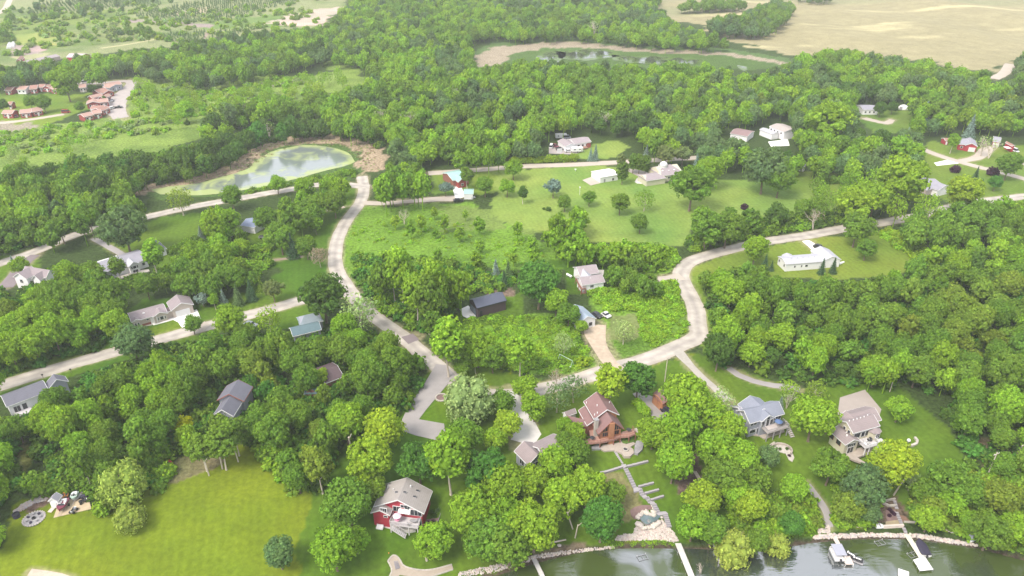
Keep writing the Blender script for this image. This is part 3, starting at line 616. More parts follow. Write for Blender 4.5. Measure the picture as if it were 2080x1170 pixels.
def spruce(name, seed, Hh, Rr, nw, leaf, m):
    rng = np.random.default_rng(seed); Q = []; VR = []; CO = []
    for i in range(nw):
        t = i/(nw-1); z = .08*Hh+t*.9*Hh; rr = Rr*(1-t)**.85+.12; nb = max(4, int(11*(1-t)+4))
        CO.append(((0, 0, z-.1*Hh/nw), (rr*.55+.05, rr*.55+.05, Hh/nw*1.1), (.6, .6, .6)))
        for k in range(nb):
            a = 2*math.pi*k/nb+rng.uniform(-.3, .3)+i; L_ = rr*rng.uniform(.8, 1.12); n = max(4, int(L_*7))
            s = rng.uniform(.15, 1, n); w_ = (1-s)*.25*L_+.12
            P = np.stack([np.cos(a)*s*L_, np.sin(a)*s*L_, z-s*s*L_*.35+rng.normal(0, .05, n)], 1); P[:, 0] += -np.sin(a)*rng.normal(0, 1, n)*w_; P[:, 1] += np.cos(a)*rng.normal(0, 1, n)*w_
            nn = np.tile(np.array([math.cos(a)*.5, math.sin(a)*.5, .9]), (n, 1)); Q.append(quads(P, nn, leaf, rng, .45, .35))
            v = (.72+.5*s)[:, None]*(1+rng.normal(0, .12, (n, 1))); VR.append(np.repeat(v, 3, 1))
    return leafmesh(name, np.concatenate(Q), np.clip(np.concatenate(VR), .3, 1.8), CO, m)
LF = M['leaf']
def trunkm(n, seed, rr, z0, hh, rt, m, **k): return limbs(n, seed, rr, z0, hh, rt, m, **k)
PR = {}   # kind -> list of (crown mesh, trunk mesh, native crown radius, height of crown centre)
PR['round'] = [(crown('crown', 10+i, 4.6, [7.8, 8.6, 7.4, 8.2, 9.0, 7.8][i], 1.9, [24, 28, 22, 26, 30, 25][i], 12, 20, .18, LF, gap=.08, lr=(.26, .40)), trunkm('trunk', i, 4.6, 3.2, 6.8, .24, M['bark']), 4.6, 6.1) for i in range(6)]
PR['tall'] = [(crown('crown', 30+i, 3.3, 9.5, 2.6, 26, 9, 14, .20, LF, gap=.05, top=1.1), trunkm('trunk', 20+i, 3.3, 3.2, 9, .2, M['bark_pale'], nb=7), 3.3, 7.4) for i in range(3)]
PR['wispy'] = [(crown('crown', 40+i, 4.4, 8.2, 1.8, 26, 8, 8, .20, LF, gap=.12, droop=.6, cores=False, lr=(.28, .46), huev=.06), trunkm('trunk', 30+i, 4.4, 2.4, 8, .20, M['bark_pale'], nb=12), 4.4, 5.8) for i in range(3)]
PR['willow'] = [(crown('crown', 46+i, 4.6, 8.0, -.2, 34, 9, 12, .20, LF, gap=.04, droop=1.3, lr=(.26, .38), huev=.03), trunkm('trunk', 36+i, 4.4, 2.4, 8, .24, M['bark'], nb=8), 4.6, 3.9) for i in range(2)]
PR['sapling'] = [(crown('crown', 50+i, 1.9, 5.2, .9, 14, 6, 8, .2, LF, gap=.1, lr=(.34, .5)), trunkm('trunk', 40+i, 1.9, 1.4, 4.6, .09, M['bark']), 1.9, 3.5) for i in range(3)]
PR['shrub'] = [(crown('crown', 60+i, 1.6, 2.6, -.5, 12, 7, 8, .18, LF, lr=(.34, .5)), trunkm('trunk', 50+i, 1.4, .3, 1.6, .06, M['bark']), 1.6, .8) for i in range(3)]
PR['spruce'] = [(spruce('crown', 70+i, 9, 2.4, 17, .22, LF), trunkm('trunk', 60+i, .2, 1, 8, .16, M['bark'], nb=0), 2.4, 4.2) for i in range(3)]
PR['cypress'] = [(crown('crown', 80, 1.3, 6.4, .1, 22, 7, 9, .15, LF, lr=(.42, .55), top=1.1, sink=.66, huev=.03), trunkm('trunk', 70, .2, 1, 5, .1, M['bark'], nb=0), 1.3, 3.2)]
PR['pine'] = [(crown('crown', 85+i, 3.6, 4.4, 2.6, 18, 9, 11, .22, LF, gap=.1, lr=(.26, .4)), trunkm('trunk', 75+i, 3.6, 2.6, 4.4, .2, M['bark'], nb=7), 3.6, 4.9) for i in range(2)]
def bare(name, seed, m):
    rng = random.Random(seed); b = MB()
    def br(p, d, L_, r, lv):
        e = p+d*L_; b.tube(p, e, r, r*.6, 5 if lv > 1 else 4)
        if lv == 0: return
        for i in range(3 if lv > 1 else 4):
            nd = (d+Vector((rng.uniform(-1, 1), rng.uniform(-1, 1), rng.uniform(-.2, .7)))*.75).normalized(); br(p.lerp(e, rng.uniform(.45, 1)), nd, L_*rng.uniform(.55, .8), r*.5, lv-1)
    for k in range(3): br(Vector((0, 0, -.2)), Vector((rng.uniform(-.35, .35), rng.uniform(-.35, .35), 1)).normalized(), 3.4, .17, 3)
    me = b.mesh(name); me.materials.append(m); return me
PR['bare'] = [(crown('crown', 95+i, 2.8, 5, 2.4, 12, 4, 4, .16, LF, gap=.2, cores=False), bare('trunk', 5+i, M['bark_pale']), 2.8, 4.6) for i in range(2)]

TINT = {'mid': (.150, .262, .034), 'bright': (.215, .365, .032), 'yg': (.255, .385, .034), 'dark': (.088, .165, .030), 'deep': (.090, .220, .036), 'blue': (.130, .215, .075),
        'pale': (.285, .390, .140), 'olive': (.185, .270, .036), 'yellow': (.52, .56, .018), 'spruceblue': (.20, .28, .24), 'sprucegreen': (.075, .14, .065), 'purple': (.06, .027, .05),
        'pinkish': (.27, .22, .16), 'cypress': (.115, .20, .032), 'lime': (.255, .450, .036), 'pineolive': (.19, .24, .08), 'willow': (.310, .390, .075)}
WORD = {'mid': 'mid green', 'bright': 'bright green', 'yg': 'yellow-green', 'dark': 'dark green', 'deep': 'deep green', 'blue': 'blue-green', 'pale': 'pale green', 'olive': 'olive green', 'yellow': 'bright yellow'}
TREES = []; rngT = random.Random(7)
def place(px, py, wpx, kind):
    """ground point of a tree whose crown centre is seen at px, py with width wpx"""
    hz_ = 6.0; x = y = 0
    Rn, Cn = {'round': (4.6, 6.1), 'tall': (3.3, 7.4), 'wispy': (4.4, 5.8), 'willow': (4.6, 3.9), 'sapling': (1.9, 3.5), 'shrub': (1.6, .8), 'spruce': (2.4, 4.2), 'cypress': (1.3, 3.2), 'pine': (3.6, 4.9), 'bare': (2.8, 4.6)}[kind]
    z = 0
    for _ in range(12):
        x, y = gz(px, py, z+hz_); dep = project(x, y, z+hz_)[2]; r = wpx/2*dep/FPX; s = r/Rn; hz_ = Cn*s; z = .5*z+.5*H(x, y)
    return x, y, z, s
KNAME = {'round': 'broadleaf_tree', 'tall': 'broadleaf_tree', 'wispy': 'airy_tree', 'willow': 'willow_tree', 'sapling': 'young_tree', 'shrub': 'shrub', 'spruce': 'spruce_tree', 'cypress': 'cedar_tree', 'pine': 'pine_tree', 'bare': 'bare_tree'}
def jt(c, a=.10, rg=rngT):
    k = 1+rg.uniform(-a, a); return (c[0]*k*(1+rg.uniform(-a, a)*.7), c[1]*k, c[2]*k, 1)
def add_tree(x, y, z, s, kind, tint, label, group=None, sz=1.0, cat=None):
    pr = rngT.choice(PR[kind]); e = empty(KNAME[kind], (x, y, z-.05), rngT.uniform(0, 6.28), label, cat or ('shrub' if kind == 'shrub' else 'tree'), group)
    c = link('crown', pr[0], e); t_ = link('trunk', pr[1], e)
    e.scale = (s, s, s*sz); c.color = jt(TINT[tint])
    return e
def T(px, py, wpx, kind, tint, label, group=None, sz=1.0):
    x, y, z, s = place(px, py, wpx*1.08, kind); TREES.append((x, y, wpx/2*s*0+ {'round': 4.6, 'tall': 3.3, 'wispy': 4.4, 'willow': 4.6, 'sapling': 1.9, 'shrub': 1.6, 'spruce': 2.4, 'cypress': 1.3, 'pine': 3.6, 'bare': 2.8}[kind]*s))
    return add_tree(x, y, z, s, kind, tint, label, group, sz)

# ------------------------------------------------------------ trees one can point at, each where it stands
SG = 'trees around the shore gardens'; MG = 'trees scattered over the mown golf-green lawn'; RG = 'spruces along the village road'
for a in [
 (250, 985, 95, 'willow', 'willow', 'sprawling pale yellow-green tree leaning over the front lawn beside the boat pad', None),
 (262, 1052, 60, 'willow', 'willow', 'low pale bough clump hanging onto the front lawn below the sprawling tree', None),
 (205, 1035, 34, 'shrub', 'yg', 'yellow-green shrub at the right edge of the sandy boat pad', None),
 (567, 1126, 62, 'round', 'blue', 'small blue-green round tree alone on the front lawn', None),
 (706, 1020, 100, 'round', 'mid', 'large tree touching the left side of the red house', SG),
 (760, 995, 50, 'round', 'olive', 'olive tree overhanging the left roof edge of the red house', SG),
 (678, 1112, 96, 'round', 'bright', 'big bright clumpy tree on the lawn below left of the red house', SG),
 (722, 1096, 56, 'round', 'bright', 'smaller bright tree joined to the big clumpy one left of the red house', SG),
 (752, 940, 88, 'round', 'yg', 'light green tree behind the red house, left of the dark round one', SG),
 (784, 870, 84, 'round', 'yellow_g', 'yellow-green leafy tree beside the turning circle of asphalt', SG),
 (702, 862, 76, 'round', 'bright', 'green tree with a long bare leaning trunk at the lawn edge', None),
 (647, 872, 42, 'round', 'olive', 'narrow olive tree on a thin trunk at the wood edge', None),
 (637, 912, 24, 'sapling', 'mid', 'small slim tree under the olive one at the wood edge', None),
 (850, 936, 88, 'round', 'deep', 'dense deep green round tree right behind the red house roof', SG),
 (912, 930, 84, 'tall', 'bright', 'tall yellow-green tree between the cul-de-sac and the grey roofed cottage', SG),
 (943, 885, 70, 'round', 'mid', 'leafy tree at the right end of the turning circle', SG),
 (951, 812, 104, 'willow', 'pale', 'pale airy tree growing inside the circular lawn', None),
 (989, 956, 92, 'round', 'deep', 'dense green tree right of the shore house path, upper one', SG),
 (957, 1042, 100, 'round', 'bright', 'broad bright tree right of the red house deck', SG),
 (878, 1096, 74, 'round', 'bright', 'bright tree with a pale trunk below right of the red house', SG),
 (989, 1088, 96, 'round', 'mid', 'full green tree above the left dock', SG),
 (1128, 940, 72, 'round', 'bright', 'bright tree overlapping the taupe roofed cottage', SG),
 (1171, 918, 58, 'round', 'mid', 'tree just left of the curved stone patio', SG),
 (1191, 990, 84, 'round', 'yg', 'yellow-green tree left of the long garden stair', SG),
 (1143, 1010, 84, 'round', 'bright', 'bright tree behind the twin pale trunks on the shore', SG),
 (1222, 1058, 84, 'round', 'deep', 'deep green tree left of the white rock apron', SG),
 (1085, 1070, 104, 'round', 'yg', 'large yellow-green tree above the leftmost dock', SG),
 (1022, 985, 92, 'round', 'bright', 'large bright tree in the middle of the shore grove', SG),
 (1078, 980, 76, 'round', 'yg', 'yellow-green tree below the taupe roofed cottage', SG),
 (1030, 1050, 90, 'round', 'bright', 'bright tree at the left of the shore grove', SG),
 (1034, 1112, 84, 'round', 'mid', 'green tree overhanging the shore left of the leftmost dock', SG),
 (1246, 1002, 52, 'round', 'mid', 'darker green tree by the worn turf left of the stair', SG),
 (1369, 940, 78, 'round', 'bright', 'round tree right of the long garden stair', SG),
 (1328, 876, 66, 'round', 'bright', 'bright tree at the right edge of the curved patio', SG),
 (1383, 866, 86, 'round', 'bright', 'broad bright tree behind the patio, below the detached garage', SG),
 (1402, 808, 100, 'round', 'bright', 'big light green tree covering the roof of the detached garage', SG),
 (1437, 842, 70, 'round', 'bright', 'bright tree between the detached garage and the slate-blue house', SG),
 (1466, 818, 56, 'wispy', 'pale', 'pale airy tree in front of the left wing of the slate-blue house', SG),
 (1482, 872, 70, 'round', 'bright', 'tree just left of the slate-blue house', SG),
 (1452, 912, 80, 'round', 'bright', 'tree above the dark mulch bed with the plank', SG),
 (1468, 960, 76, 'round', 'mid', 'green tree right of the dark mulch bed', SG),
 (1427, 1014, 76, 'round', 'yg', 'yellow-green tree right of the white rock apron', SG),
 (1408, 1062, 72, 'round', 'bright', 'bright shoreline tree right of the long white dock', SG),
 (1446, 1078, 60, 'round', 'mid', 'shoreline tree above the small L-shaped dock', SG),
 (1496, 1000, 66, 'round', 'bright', 'bright tree in the middle of the right shore wood', SG),
 (1506, 930, 74, 'round', 'bright', 'light tree below left of the slate-blue house', SG),
 (1489, 1112, 78, 'willow', 'willow', 'pale willow hanging over the water right of the small dock', 'willows at the water'),
 (1580, 1108, 48, 'willow', 'willow', 'smaller willow at the water left of the pontoon dock', 'willows at the water'),
 (1536, 1100, 52, 'round', 'mid', 'tree between the two willows on the shore', SG),
 (1240, 778, 58, 'tall', 'yellow_g', 'yellow leaved tree behind the brown timber house', None),
 (1297, 772, 70, 'round', 'deep', 'deep green round tree above the asphalt drive', SG),
 (1166, 788, 52, 'wispy', 'blue', 'grey-green tree left behind the brown timber house', SG),
 (1132, 806, 56, 'wispy', 'blue', 'soft grey-green tree left of the brown timber garage', SG),
 (1085, 826, 54, 'round', 'bright', 'tree right of the curved concrete drive', SG),
 (1068, 785, 50, 'round', 'bright', 'tree where the curved drive meets the road', SG),
 (1020, 816, 50, 'round', 'mid', 'green tree right of the circular lawn', SG),
 (1031, 858, 56, 'round', 'yg', 'light tree left of the curved concrete drive', SG),
 (1005, 893, 48, 'round', 'yg', 'yellow-green tree below the circular lawn', SG),
 (1146, 862, 34, 'round', 'bright', 'small bright tree in front of the brown timber garage', SG),
 (1168, 880, 46, 'round', 'bright', 'bright tree left of the timber house deck', SG),
 (1146, 900, 48, 'round', 'mid', 'tree left below the timber house deck', SG),
 (1654, 846, 92, 'round', 'bright', 'large clumpy tree between the slate-blue and the cream house', None),
 (1658, 795, 46, 'wispy', 'olive', 'thin tree above the large clumpy tree beside the beige drive', None),
 (1604, 790, 40, 'wispy', 'yg', 'thin light tree by the end of the asphalt path', None),
 (1828, 828, 52, 'round', 'bright', 'small tree on a white trunk right of the beige drive', None),
 (1586, 818, 16, 'spruce', 'spruceblue', 'tiny blue spruce at the right corner of the slate-blue house', None),
 (1533, 968, 66, 'round', 'mid', 'tree below the stone fire patio', SG),
 (1560, 930, 44, 'round', 'blue', 'blue-green tree overlapping the stone fire patio', SG),
 (1524, 1030, 64, 'round', 'yg', 'yellow-green tree above the willows', SG),
 (1615, 992, 58, 'round', 'bright', 'bright tree left of the hillside path', SG),
 (1610, 1064, 50, 'round', 'deep', 'green tree above the rip-rap left of the pontoon dock', SG),
 (1689, 944, 78, 'round', 'mid', 'round green tree below the cream house', SG),
 (1753, 985, 88, 'round', 'blue', 'large blue-green tree below right of the cream house', SG),
 (1722, 1026, 62, 'round', 'olive', 'olive tree right of the hillside path', SG),
 (1770, 1040, 46, 'round', 'blue', 'blue-green tree above the white rowing boat', SG),
 (1812, 945, 92, 'round', 'yellow_g', 'vivid yellow-green tree below the curved stone wall', None),
 (1852, 975, 40, 'wispy', 'pale', 'pale wispy tree right of the vivid yellow-green one', SG),
 (1930, 968, 78, 'round', 'mid', 'tree below the big side lawn on the right', SG),
 (1878, 1000, 56, 'round', 'mid', 'tree at the lower edge of the side lawn', SG),
 (1888, 1052, 56, 'round', 'yg', 'tree above the covered boat and its dock', SG),
 (1930, 1022, 58, 'round', 'bright', 'bright tree above the small white tent boat', SG),
 (1978, 1000, 66, 'round', 'mid', 'tree in the lower right wood near the kite', SG),
 (2034, 1010, 80, 'round', 'olive', 'olive tree near the right picture edge above the shore', SG),
 (2013, 1078, 80, 'round', 'mid', 'tree overhanging the shore at the right end of the rip-rap', SG),
 (2062, 1075, 74, 'round', 'bright', 'rightmost tree overhanging the shore', SG),
 (1975, 1060, 50, 'round', 'bright', 'tree behind the small white tent boat', SG),
 (655, 597, 96, 'round', 'dark', 'huge dark round tree at the junction of the village and gravel roads', None),
 (730, 636, 74, 'wispy', 'pale', 'pale airy tree overhanging the gravel road below the huge dark one', None),
 (390, 657, 37, 'round', 'mid', 'round tree in the white driveway of the tan ranch house', None),
 (462, 648, 62, 'round', 'bright', 'light tree on the road verge right of the tan ranch house', None),
 (545, 648, 52, 'wispy', 'yg', 'light yellow-green tree left of the teal roofed house', None),
 (268, 694, 74, 'round', 'blue', 'grey-green tree over the village road left of the tan ranch house', None),
 (309, 516, 42, 'tall', 'bright', 'bright upright tree in front of the long grey roofed house', None),
 (238, 542, 30, 'tall', 'mid', 'smaller upright tree at the left of the long grey roofed house', None),
 (410, 606, 28, 'pine', 'spruceblue', 'rounded bluish conifer behind the ranch garage', RG),
 (434, 609, 20, 'tall', 'bright', 'narrow bright tree between two bluish conifers', RG),
 (453, 606, 20, 'spruce', 'spruceblue', 'small pale blue spruce by the village road, left one', RG),
 (482, 600, 25, 'spruce', 'blue', 'grey-green spruce by the village road, second one', RG),
 (508, 590, 25, 'spruce', 'sprucegreen', 'green spruce by the village road, third one', RG),
 (528, 578, 18, 'spruce', 'olive', 'olive spruce left of the ragged pine', RG),
 (553, 586, 44, 'pine', 'pineolive', 'ragged grey-olive pine by the village road', RG),
 (592, 500, 28, 'spruce', 'sprucegreen', 'green spruce on the lawn by the gravel road bend', None),
 (622, 502, 40, 'round', 'mid', 'round tree right of the spruce by the gravel road bend', None),
 (648, 520, 36, 'wispy', 'pinkish', 'greyish leafless-looking tree at the gravel road bend', None),
 (489, 502, 35, 'round', 'bright', 'bright round tree in the left garden block', None),
 (568, 478, 62, 'round', 'mid', 'broad tree right of the parked pickup', None),
 (407, 474, 16, 'spruce', 'spruceblue', 'slim pale blue spruce between two round trees', None),
 (250, 462, 88, 'round', 'blue', 'wide blue-green tree above the long grey roofed house', None),
 (39, 537, 36, 'round', 'bright', 'bright round tree by the dark driveway at the left edge', None),
 (24, 528, 10, 'spruce', 'spruceblue', 'thin blue spruce at the left edge', None),
 (540, 445, 50, 'round', 'mid', 'tree beside the blue roof hidden in the gardens', None),
 (582, 432, 34, 'round', 'yg', 'light round tree near the pond road', None),
 (678, 412, 48, 'round', 'mid', 'tree on the verge left of the road junction', None),
 (640, 455, 24, 'sapling', 'bright', 'small tree on the verge left of the gravel road', None),
 (470, 398, 44, 'round', 'mid', 'tree standing over the pond road, left one', 'trees along the pond road'),
 (562, 372, 34, 'round', 'bright', 'bright tree at the pond shore by the road', 'trees along the pond road'),
 (620, 385, 40, 'round', 'bright', 'tree over the pond road, right one', 'trees along the pond road'),
 (365, 405, 50, 'wispy', 'olive', 'airy tree above the pond road at the algae end', 'trees along the pond road'),
 (1095, 574, 88, 'round', 'deep', 'big deep green tree left of the house with the brown stair', None),
 (1130, 612, 54, 'round', 'bright', 'light tree below right of the big deep green one', None),
 (1155, 636, 50, 'round', 'mid', 'dark tree hugging the left wall of the pale blue roofed shed', None),
 (1182, 662, 26, 'round', 'bright', 'small bright tree before the gable of the pale blue roofed shed', None),
 (1146, 698, 44, 'wispy', 'pale', 'pale airy tree in the brambles left of the dirt drive', None),
 (1268, 672, 46, 'wispy', 'pale', 'pale airy tree right of the dirt drive', None),
 (1183, 735, 26, 'shrub', 'yellow_g', 'yellow-green shrub near the road left of the dirt drive', None),
 (1110, 560, 50, 'round', 'mid', 'upper boughs tree behind the big deep green tree', None),
 (1007, 545, 20, 'spruce', 'spruceblue', 'pale blue spruce, left of the pair above the black barn', None),
 (1032, 550, 22, 'spruce', 'blue', 'taller darker spruce, right of the pair above the black barn', None),
 (1024, 565, 18, 'spruce', 'sprucegreen', 'dark spruce at the foot of the blue pair above the black barn', None),
 (908, 695, 72, 'tall', 'bright', 'light tree with a forked pale trunk left of the bramble field', None),
 (970, 704, 72, 'round', 'bright', 'broad light tree in front of the bramble field', None),
 (1056, 712, 54, 'tall', 'bright', 'light tree at the right of the roadside group', None),
 (1000, 725, 56, 'round', 'mid', 'tree below the broad light tree by the road', None),
 (965, 735, 24, 'tall', 'yg', 'slim light tree at the roadside', None),
 (940, 745, 40, 'round', 'mid', 'tree at the bend of the gravel road', None),
 (1062, 392, 20, 'tall', 'dark', 'narrow dark column tree on the golf-green lawn', MG),
 (1124, 378, 36, 'pine', 'spruceblue', 'low wide bluish juniper on the golf-green lawn', MG),
 (1147, 411, 30, 'round', 'mid', 'tree in the golf-green lawn right of the round shrub', MG),
 (1173, 433, 29, 'round', 'mid', 'tree in the golf-green lawn below the lamp post', MG),
 (1197, 400, 29, 'round', 'mid', 'tree in the golf-green lawn right of the lamp post', MG),
 (1260, 411, 39, 'round', 'mid', 'left tree of the trio right of the golf-green lawn', MG),
 (1310, 404, 38, 'wispy', 'mid', 'airier right tree of the trio on the golf-green lawn', MG),
 (1301, 451, 36, 'round', 'mid', 'lower leaning tree of the trio on the golf-green lawn', MG),
 (1114, 425, 11, 'shrub', 'dark', 'small dark round shrub on the golf-green lawn', None),
 (1105, 424, 6, 'shrub', 'dark', 'tiny dark shrub beside the small round one', None),
 (1512, 421, 15, 'shrub', 'purple', 'brownish-purple round shrub on the right lawn', None),
 (1872, 398, 12, 'shrub', 'blue', 'small bluish shrub below the grey roofed house on the right', None),
 (1043, 340, 38, 'round', 'bright', 'bright tree across the northern road', None),
 (1030, 378, 34, 'round', 'bright', 'light tree right of the small green roof', None),
 (985, 376, 36, 'round', 'mid', 'tree right of the green roofed house', None),
 (948, 356, 26, 'tall', 'mid', 'dark tree against the right roof half of the green roofed house', None),
 (905, 380, 28, 'pine', 'spruceblue', 'bluish conifer left of the green roofed house', None),
 (1265, 350, 20, 'cypress', 'cypress', 'single dark cedar at the right end of the white shed', None),
 (1262, 328, 14, 'cypress', 'pineolive', 'thin ragged cedar behind the single dark one', None),
 (1287, 331, 17, 'cypress', 'cypress', 'left cedar of the clipped block by the domed house', 'cedars in the clipped block'),
 (1299, 332, 17, 'cypress', 'cypress', 'middle cedar of the clipped block by the domed house', 'cedars in the clipped block'),
 (1312, 334, 17, 'cypress', 'cypress', 'right cedar of the clipped block by the domed house', 'cedars in the clipped block'),
 (1313, 315, 20, 'spruce', 'spruceblue', 'pale blue spruce behind the clipped cedar block', None),
 (1200, 314, 14, 'spruce', 'spruceblue', 'left pale spruce beside the northern road', 'pair of pale spruces'),
 (1210, 311, 17, 'spruce', 'spruceblue', 'right pale spruce beside the northern road', 'pair of pale spruces'),
 (1353, 312, 44, 'pine', 'pineolive', 'flat olive pine behind the domed house', None),
 (1388, 312, 36, 'pine', 'pineolive', 'second olive pine right behind the domed house', None),
 (1415, 332, 20, 'spruce', 'spruceblue', 'blue spruce right of the domed house', None),
 (1407, 372, 86, 'round', 'mid', 'wide tree below right of the domed house', None),
 (1440, 345, 60, 'round', 'bright', 'bright tree right of the domed house', None),
 (1555, 338, 84, 'round', 'blue', 'big grey-green poplar right of the domed house, left half', None),
 (1585, 362, 60, 'round', 'mid', 'big grey-green poplar right of the domed house, right half', None),
 (1535, 506, 50, 'round', 'bright', 'dense bright round tree by the left end of the mobile home', None),
 (1555, 533, 18, 'spruce', 'sprucegreen', 'dark spruce right below the dense round tree', None),
 (1568, 540, 12, 'spruce', 'sprucegreen', 'small dark spruce at the mobile home corner', None),
 (1671, 542, 18, 'spruce', 'sprucegreen', 'left small spruce before the mobile home garage', 'pair of spruces before the mobile home garage'),
 (1694, 540, 18, 'spruce', 'sprucegreen', 'right small spruce before the mobile home garage', 'pair of spruces before the mobile home garage'),
 (1742, 462, 62, 'round', 'mid', 'tree hanging over the gravel road above the mobile home lawn', None),
 (1761, 504, 40, 'round', 'mid', 'tree with a dark bed on the mobile home lawn', None),
 (1436, 462, 70, 'round', 'mid', 'grove tree inside the road bend, left one', 'grove inside the road bend'),
 (1478, 462, 66, 'round', 'mid', 'grove tree inside the road bend, right one', 'grove inside the road bend'),
 (1576, 434, 46, 'round', 'dark', 'dark round tree above the straight of the gravel road', None),
 (1657, 440, 32, 'bare', 'pinkish', 'bare pinkish tree above the gravel road', None),
 (1632, 422, 40, 'round', 'mid', 'tree left of the bare pinkish one', None),
 (1735, 412, 74, 'round', 'yg', 'light willow-like tree group right of the lawn, left one', None),
 (1778, 402, 66, 'round', 'yg', 'light willow-like tree group right of the lawn, right one', None),
 (1834, 368, 92, 'round', 'yg', 'large yellow-green willow left of the white gabled house', None),
 (1959, 392, 64, 'round', 'yg', 'large yellow-green willow right of the white gabled house', None),
 (1683, 240, 84, 'round', 'bright', 'large light round tree in the right hand wood', None),
 (1789, 220, 26, 'round', 'dark', 'dark round tree beside the grey roofed house in the wood', None),
 (1814, 217, 22, 'round', 'dark', 'second dark round tree beside the white dome', None),
 (1880, 228, 22, 'spruce', 'spruceblue', 'tall blue spruce in the eastern gardens', None),
 (1851, 262, 18, 'spruce', 'spruceblue', 'blue spruce left of the eastern lane', None),
 (1973, 258, 24, 'spruce', 'spruceblue', 'largest blue spruce behind the red house in the east', None),
 (1984, 352, 14, 'spruce', 'sprucegreen', 'small spruce on the lawn below the eastern road', None),
 (1994, 376, 14, 'spruce', 'blue', 'small grey spruce lower on the eastern lawn', None),
 (1940, 345, 19, 'shrub', 'purple', 'round dark purple shrub on the eastern lawn', None),
 (2017, 350, 22, 'shrub', 'purple', 'wide dark purple shrub at the eastern road end', None),
 (2023, 370, 27, 'round', 'deep', 'round tree right of the small spruces', None),
 (2050, 335, 46, 'round', 'mid', 'tree over the eastern road at the picture edge', None),
 (2000, 292, 30, 'bare', 'pale', 'tall pale-stemmed tree by the eastern lane', None),
 (2016, 296, 30, 'bare', 'pale', 'second pale-stemmed tree by the eastern lane', None),
 (1937, 286, 22, 'tall', 'bright', 'bright upright tree left of the eastern red house', None),
 (132, 168, 54, 'round', 'bright', 'big round bright tree among the red roofed cottages', None),
 (60, 206, 26, 'round', 'mid', 'left tree on the village green', 'pair of trees on the village green'),
 (86, 207, 30, 'round', 'mid', 'right tree on the village green', 'pair of trees on the village green'),
 (162, 216, 20, 'round', 'mid', 'small tree left of the lowest cottage row', None),
 (188, 180, 20, 'round', 'dark', 'small dark tree left of the cottage rows', None),
 (212, 202, 7, 'cypress', 'cypress', 'slim dark cedar among the cottage rows', None),
 (3, 212, 26, 'round', 'dark', 'dark tree at the left edge of the village green', None),
 (376, 224, 38, 'round', 'lime', 'lime green tree in the wetland', None),
 (380, 250, 12, 'shrub', 'dark', 'lone dark shrub in the wetland meadow', None),
 (371, 860, 36, 'round', 'yellow', 'bright yellow tree in the lower left wood', None),
 (650, 765, 40, 'round', 'yg', 'small bright tree beside the brown roof in the wood', None),
 (446, 900, 60, 'tall', 'mid', 'tree on tall pale trunks at the lawn edge, right one', 'tall trunked trees at the lawn edge'),
 (408, 912, 50, 'tall', 'mid', 'tree on tall pale trunks at the lawn edge, left one', 'tall trunked trees at the lawn edge'),
 (475, 880, 50, 'tall', 'mid', 'tree on tall pale trunks at the lawn edge, highest one', 'tall trunked trees at the lawn edge'),
 (545, 262, 26, 'bare', 'pale', 'half bare grey tree behind the left end of the pond reeds', 'half bare trees'),
 (610, 222, 26, 'bare', 'pale', 'half bare grey tree in the wood above the pond, left of the pale group', 'half bare trees'),
 (694, 222, 24, 'bare', 'pale', 'half bare grey tree leftmost of the pale stemmed group above the pond junction', 'half bare trees'),
 (715, 238, 26, 'bare', 'pale', 'half bare grey tree second of the pale stemmed group above the pond junction', 'half bare trees'),
 (772, 232, 26, 'bare', 'pale', 'half bare grey tree third of the pale stemmed group, tallest crown', 'half bare trees'),
 (790, 236, 26, 'bare', 'pale', 'half bare grey tree fourth of the pale stemmed group', 'half bare trees'),
 (832, 240, 30, 'bare', 'pale', 'half bare grey tree fifth of the pale stemmed group, forked low', 'half bare trees'),
 (850, 244, 28, 'bare', 'pale', 'half bare grey tree rightmost of the pale stemmed group above the junction', 'half bare trees'),
 (925, 190, 22, 'bare', 'pale', 'half bare grey tree alone in the middle of the great wood', 'half bare trees'),
 (1228, 238, 26, 'bare', 'pale', 'half bare grey tree in the wood above the lilac roofed house', 'half bare trees'),
 (1207, 56, 26, 'bare', 'pale', 'half bare grey tree in the farthest wood beyond the marsh', 'half bare trees'),
 (1602, 808, 30, 'bare', 'pale', 'half bare grey tree at the edge of the right wood by the asphalt path', 'half bare trees'),
 (905, 452, 20, 'bare', 'pale', 'half bare grey tree in the bright meadow', 'half bare trees'),
 (820, 436, 24, 'bare', 'pale', 'half bare grey tree in the meadow beside the garage lane', 'half bare trees'),
 (1129, 765, 30, 'bare', 'pinkish', 'dead white tree beside the road above the timber house', None),
]:
    px, py, wp, k, tn, lab, gr = a
    if tn == 'yellow_g': TINT['yellow_g'] = (.30, .41, .032)
    T(px, py, wp, k, tn, lab, gr)

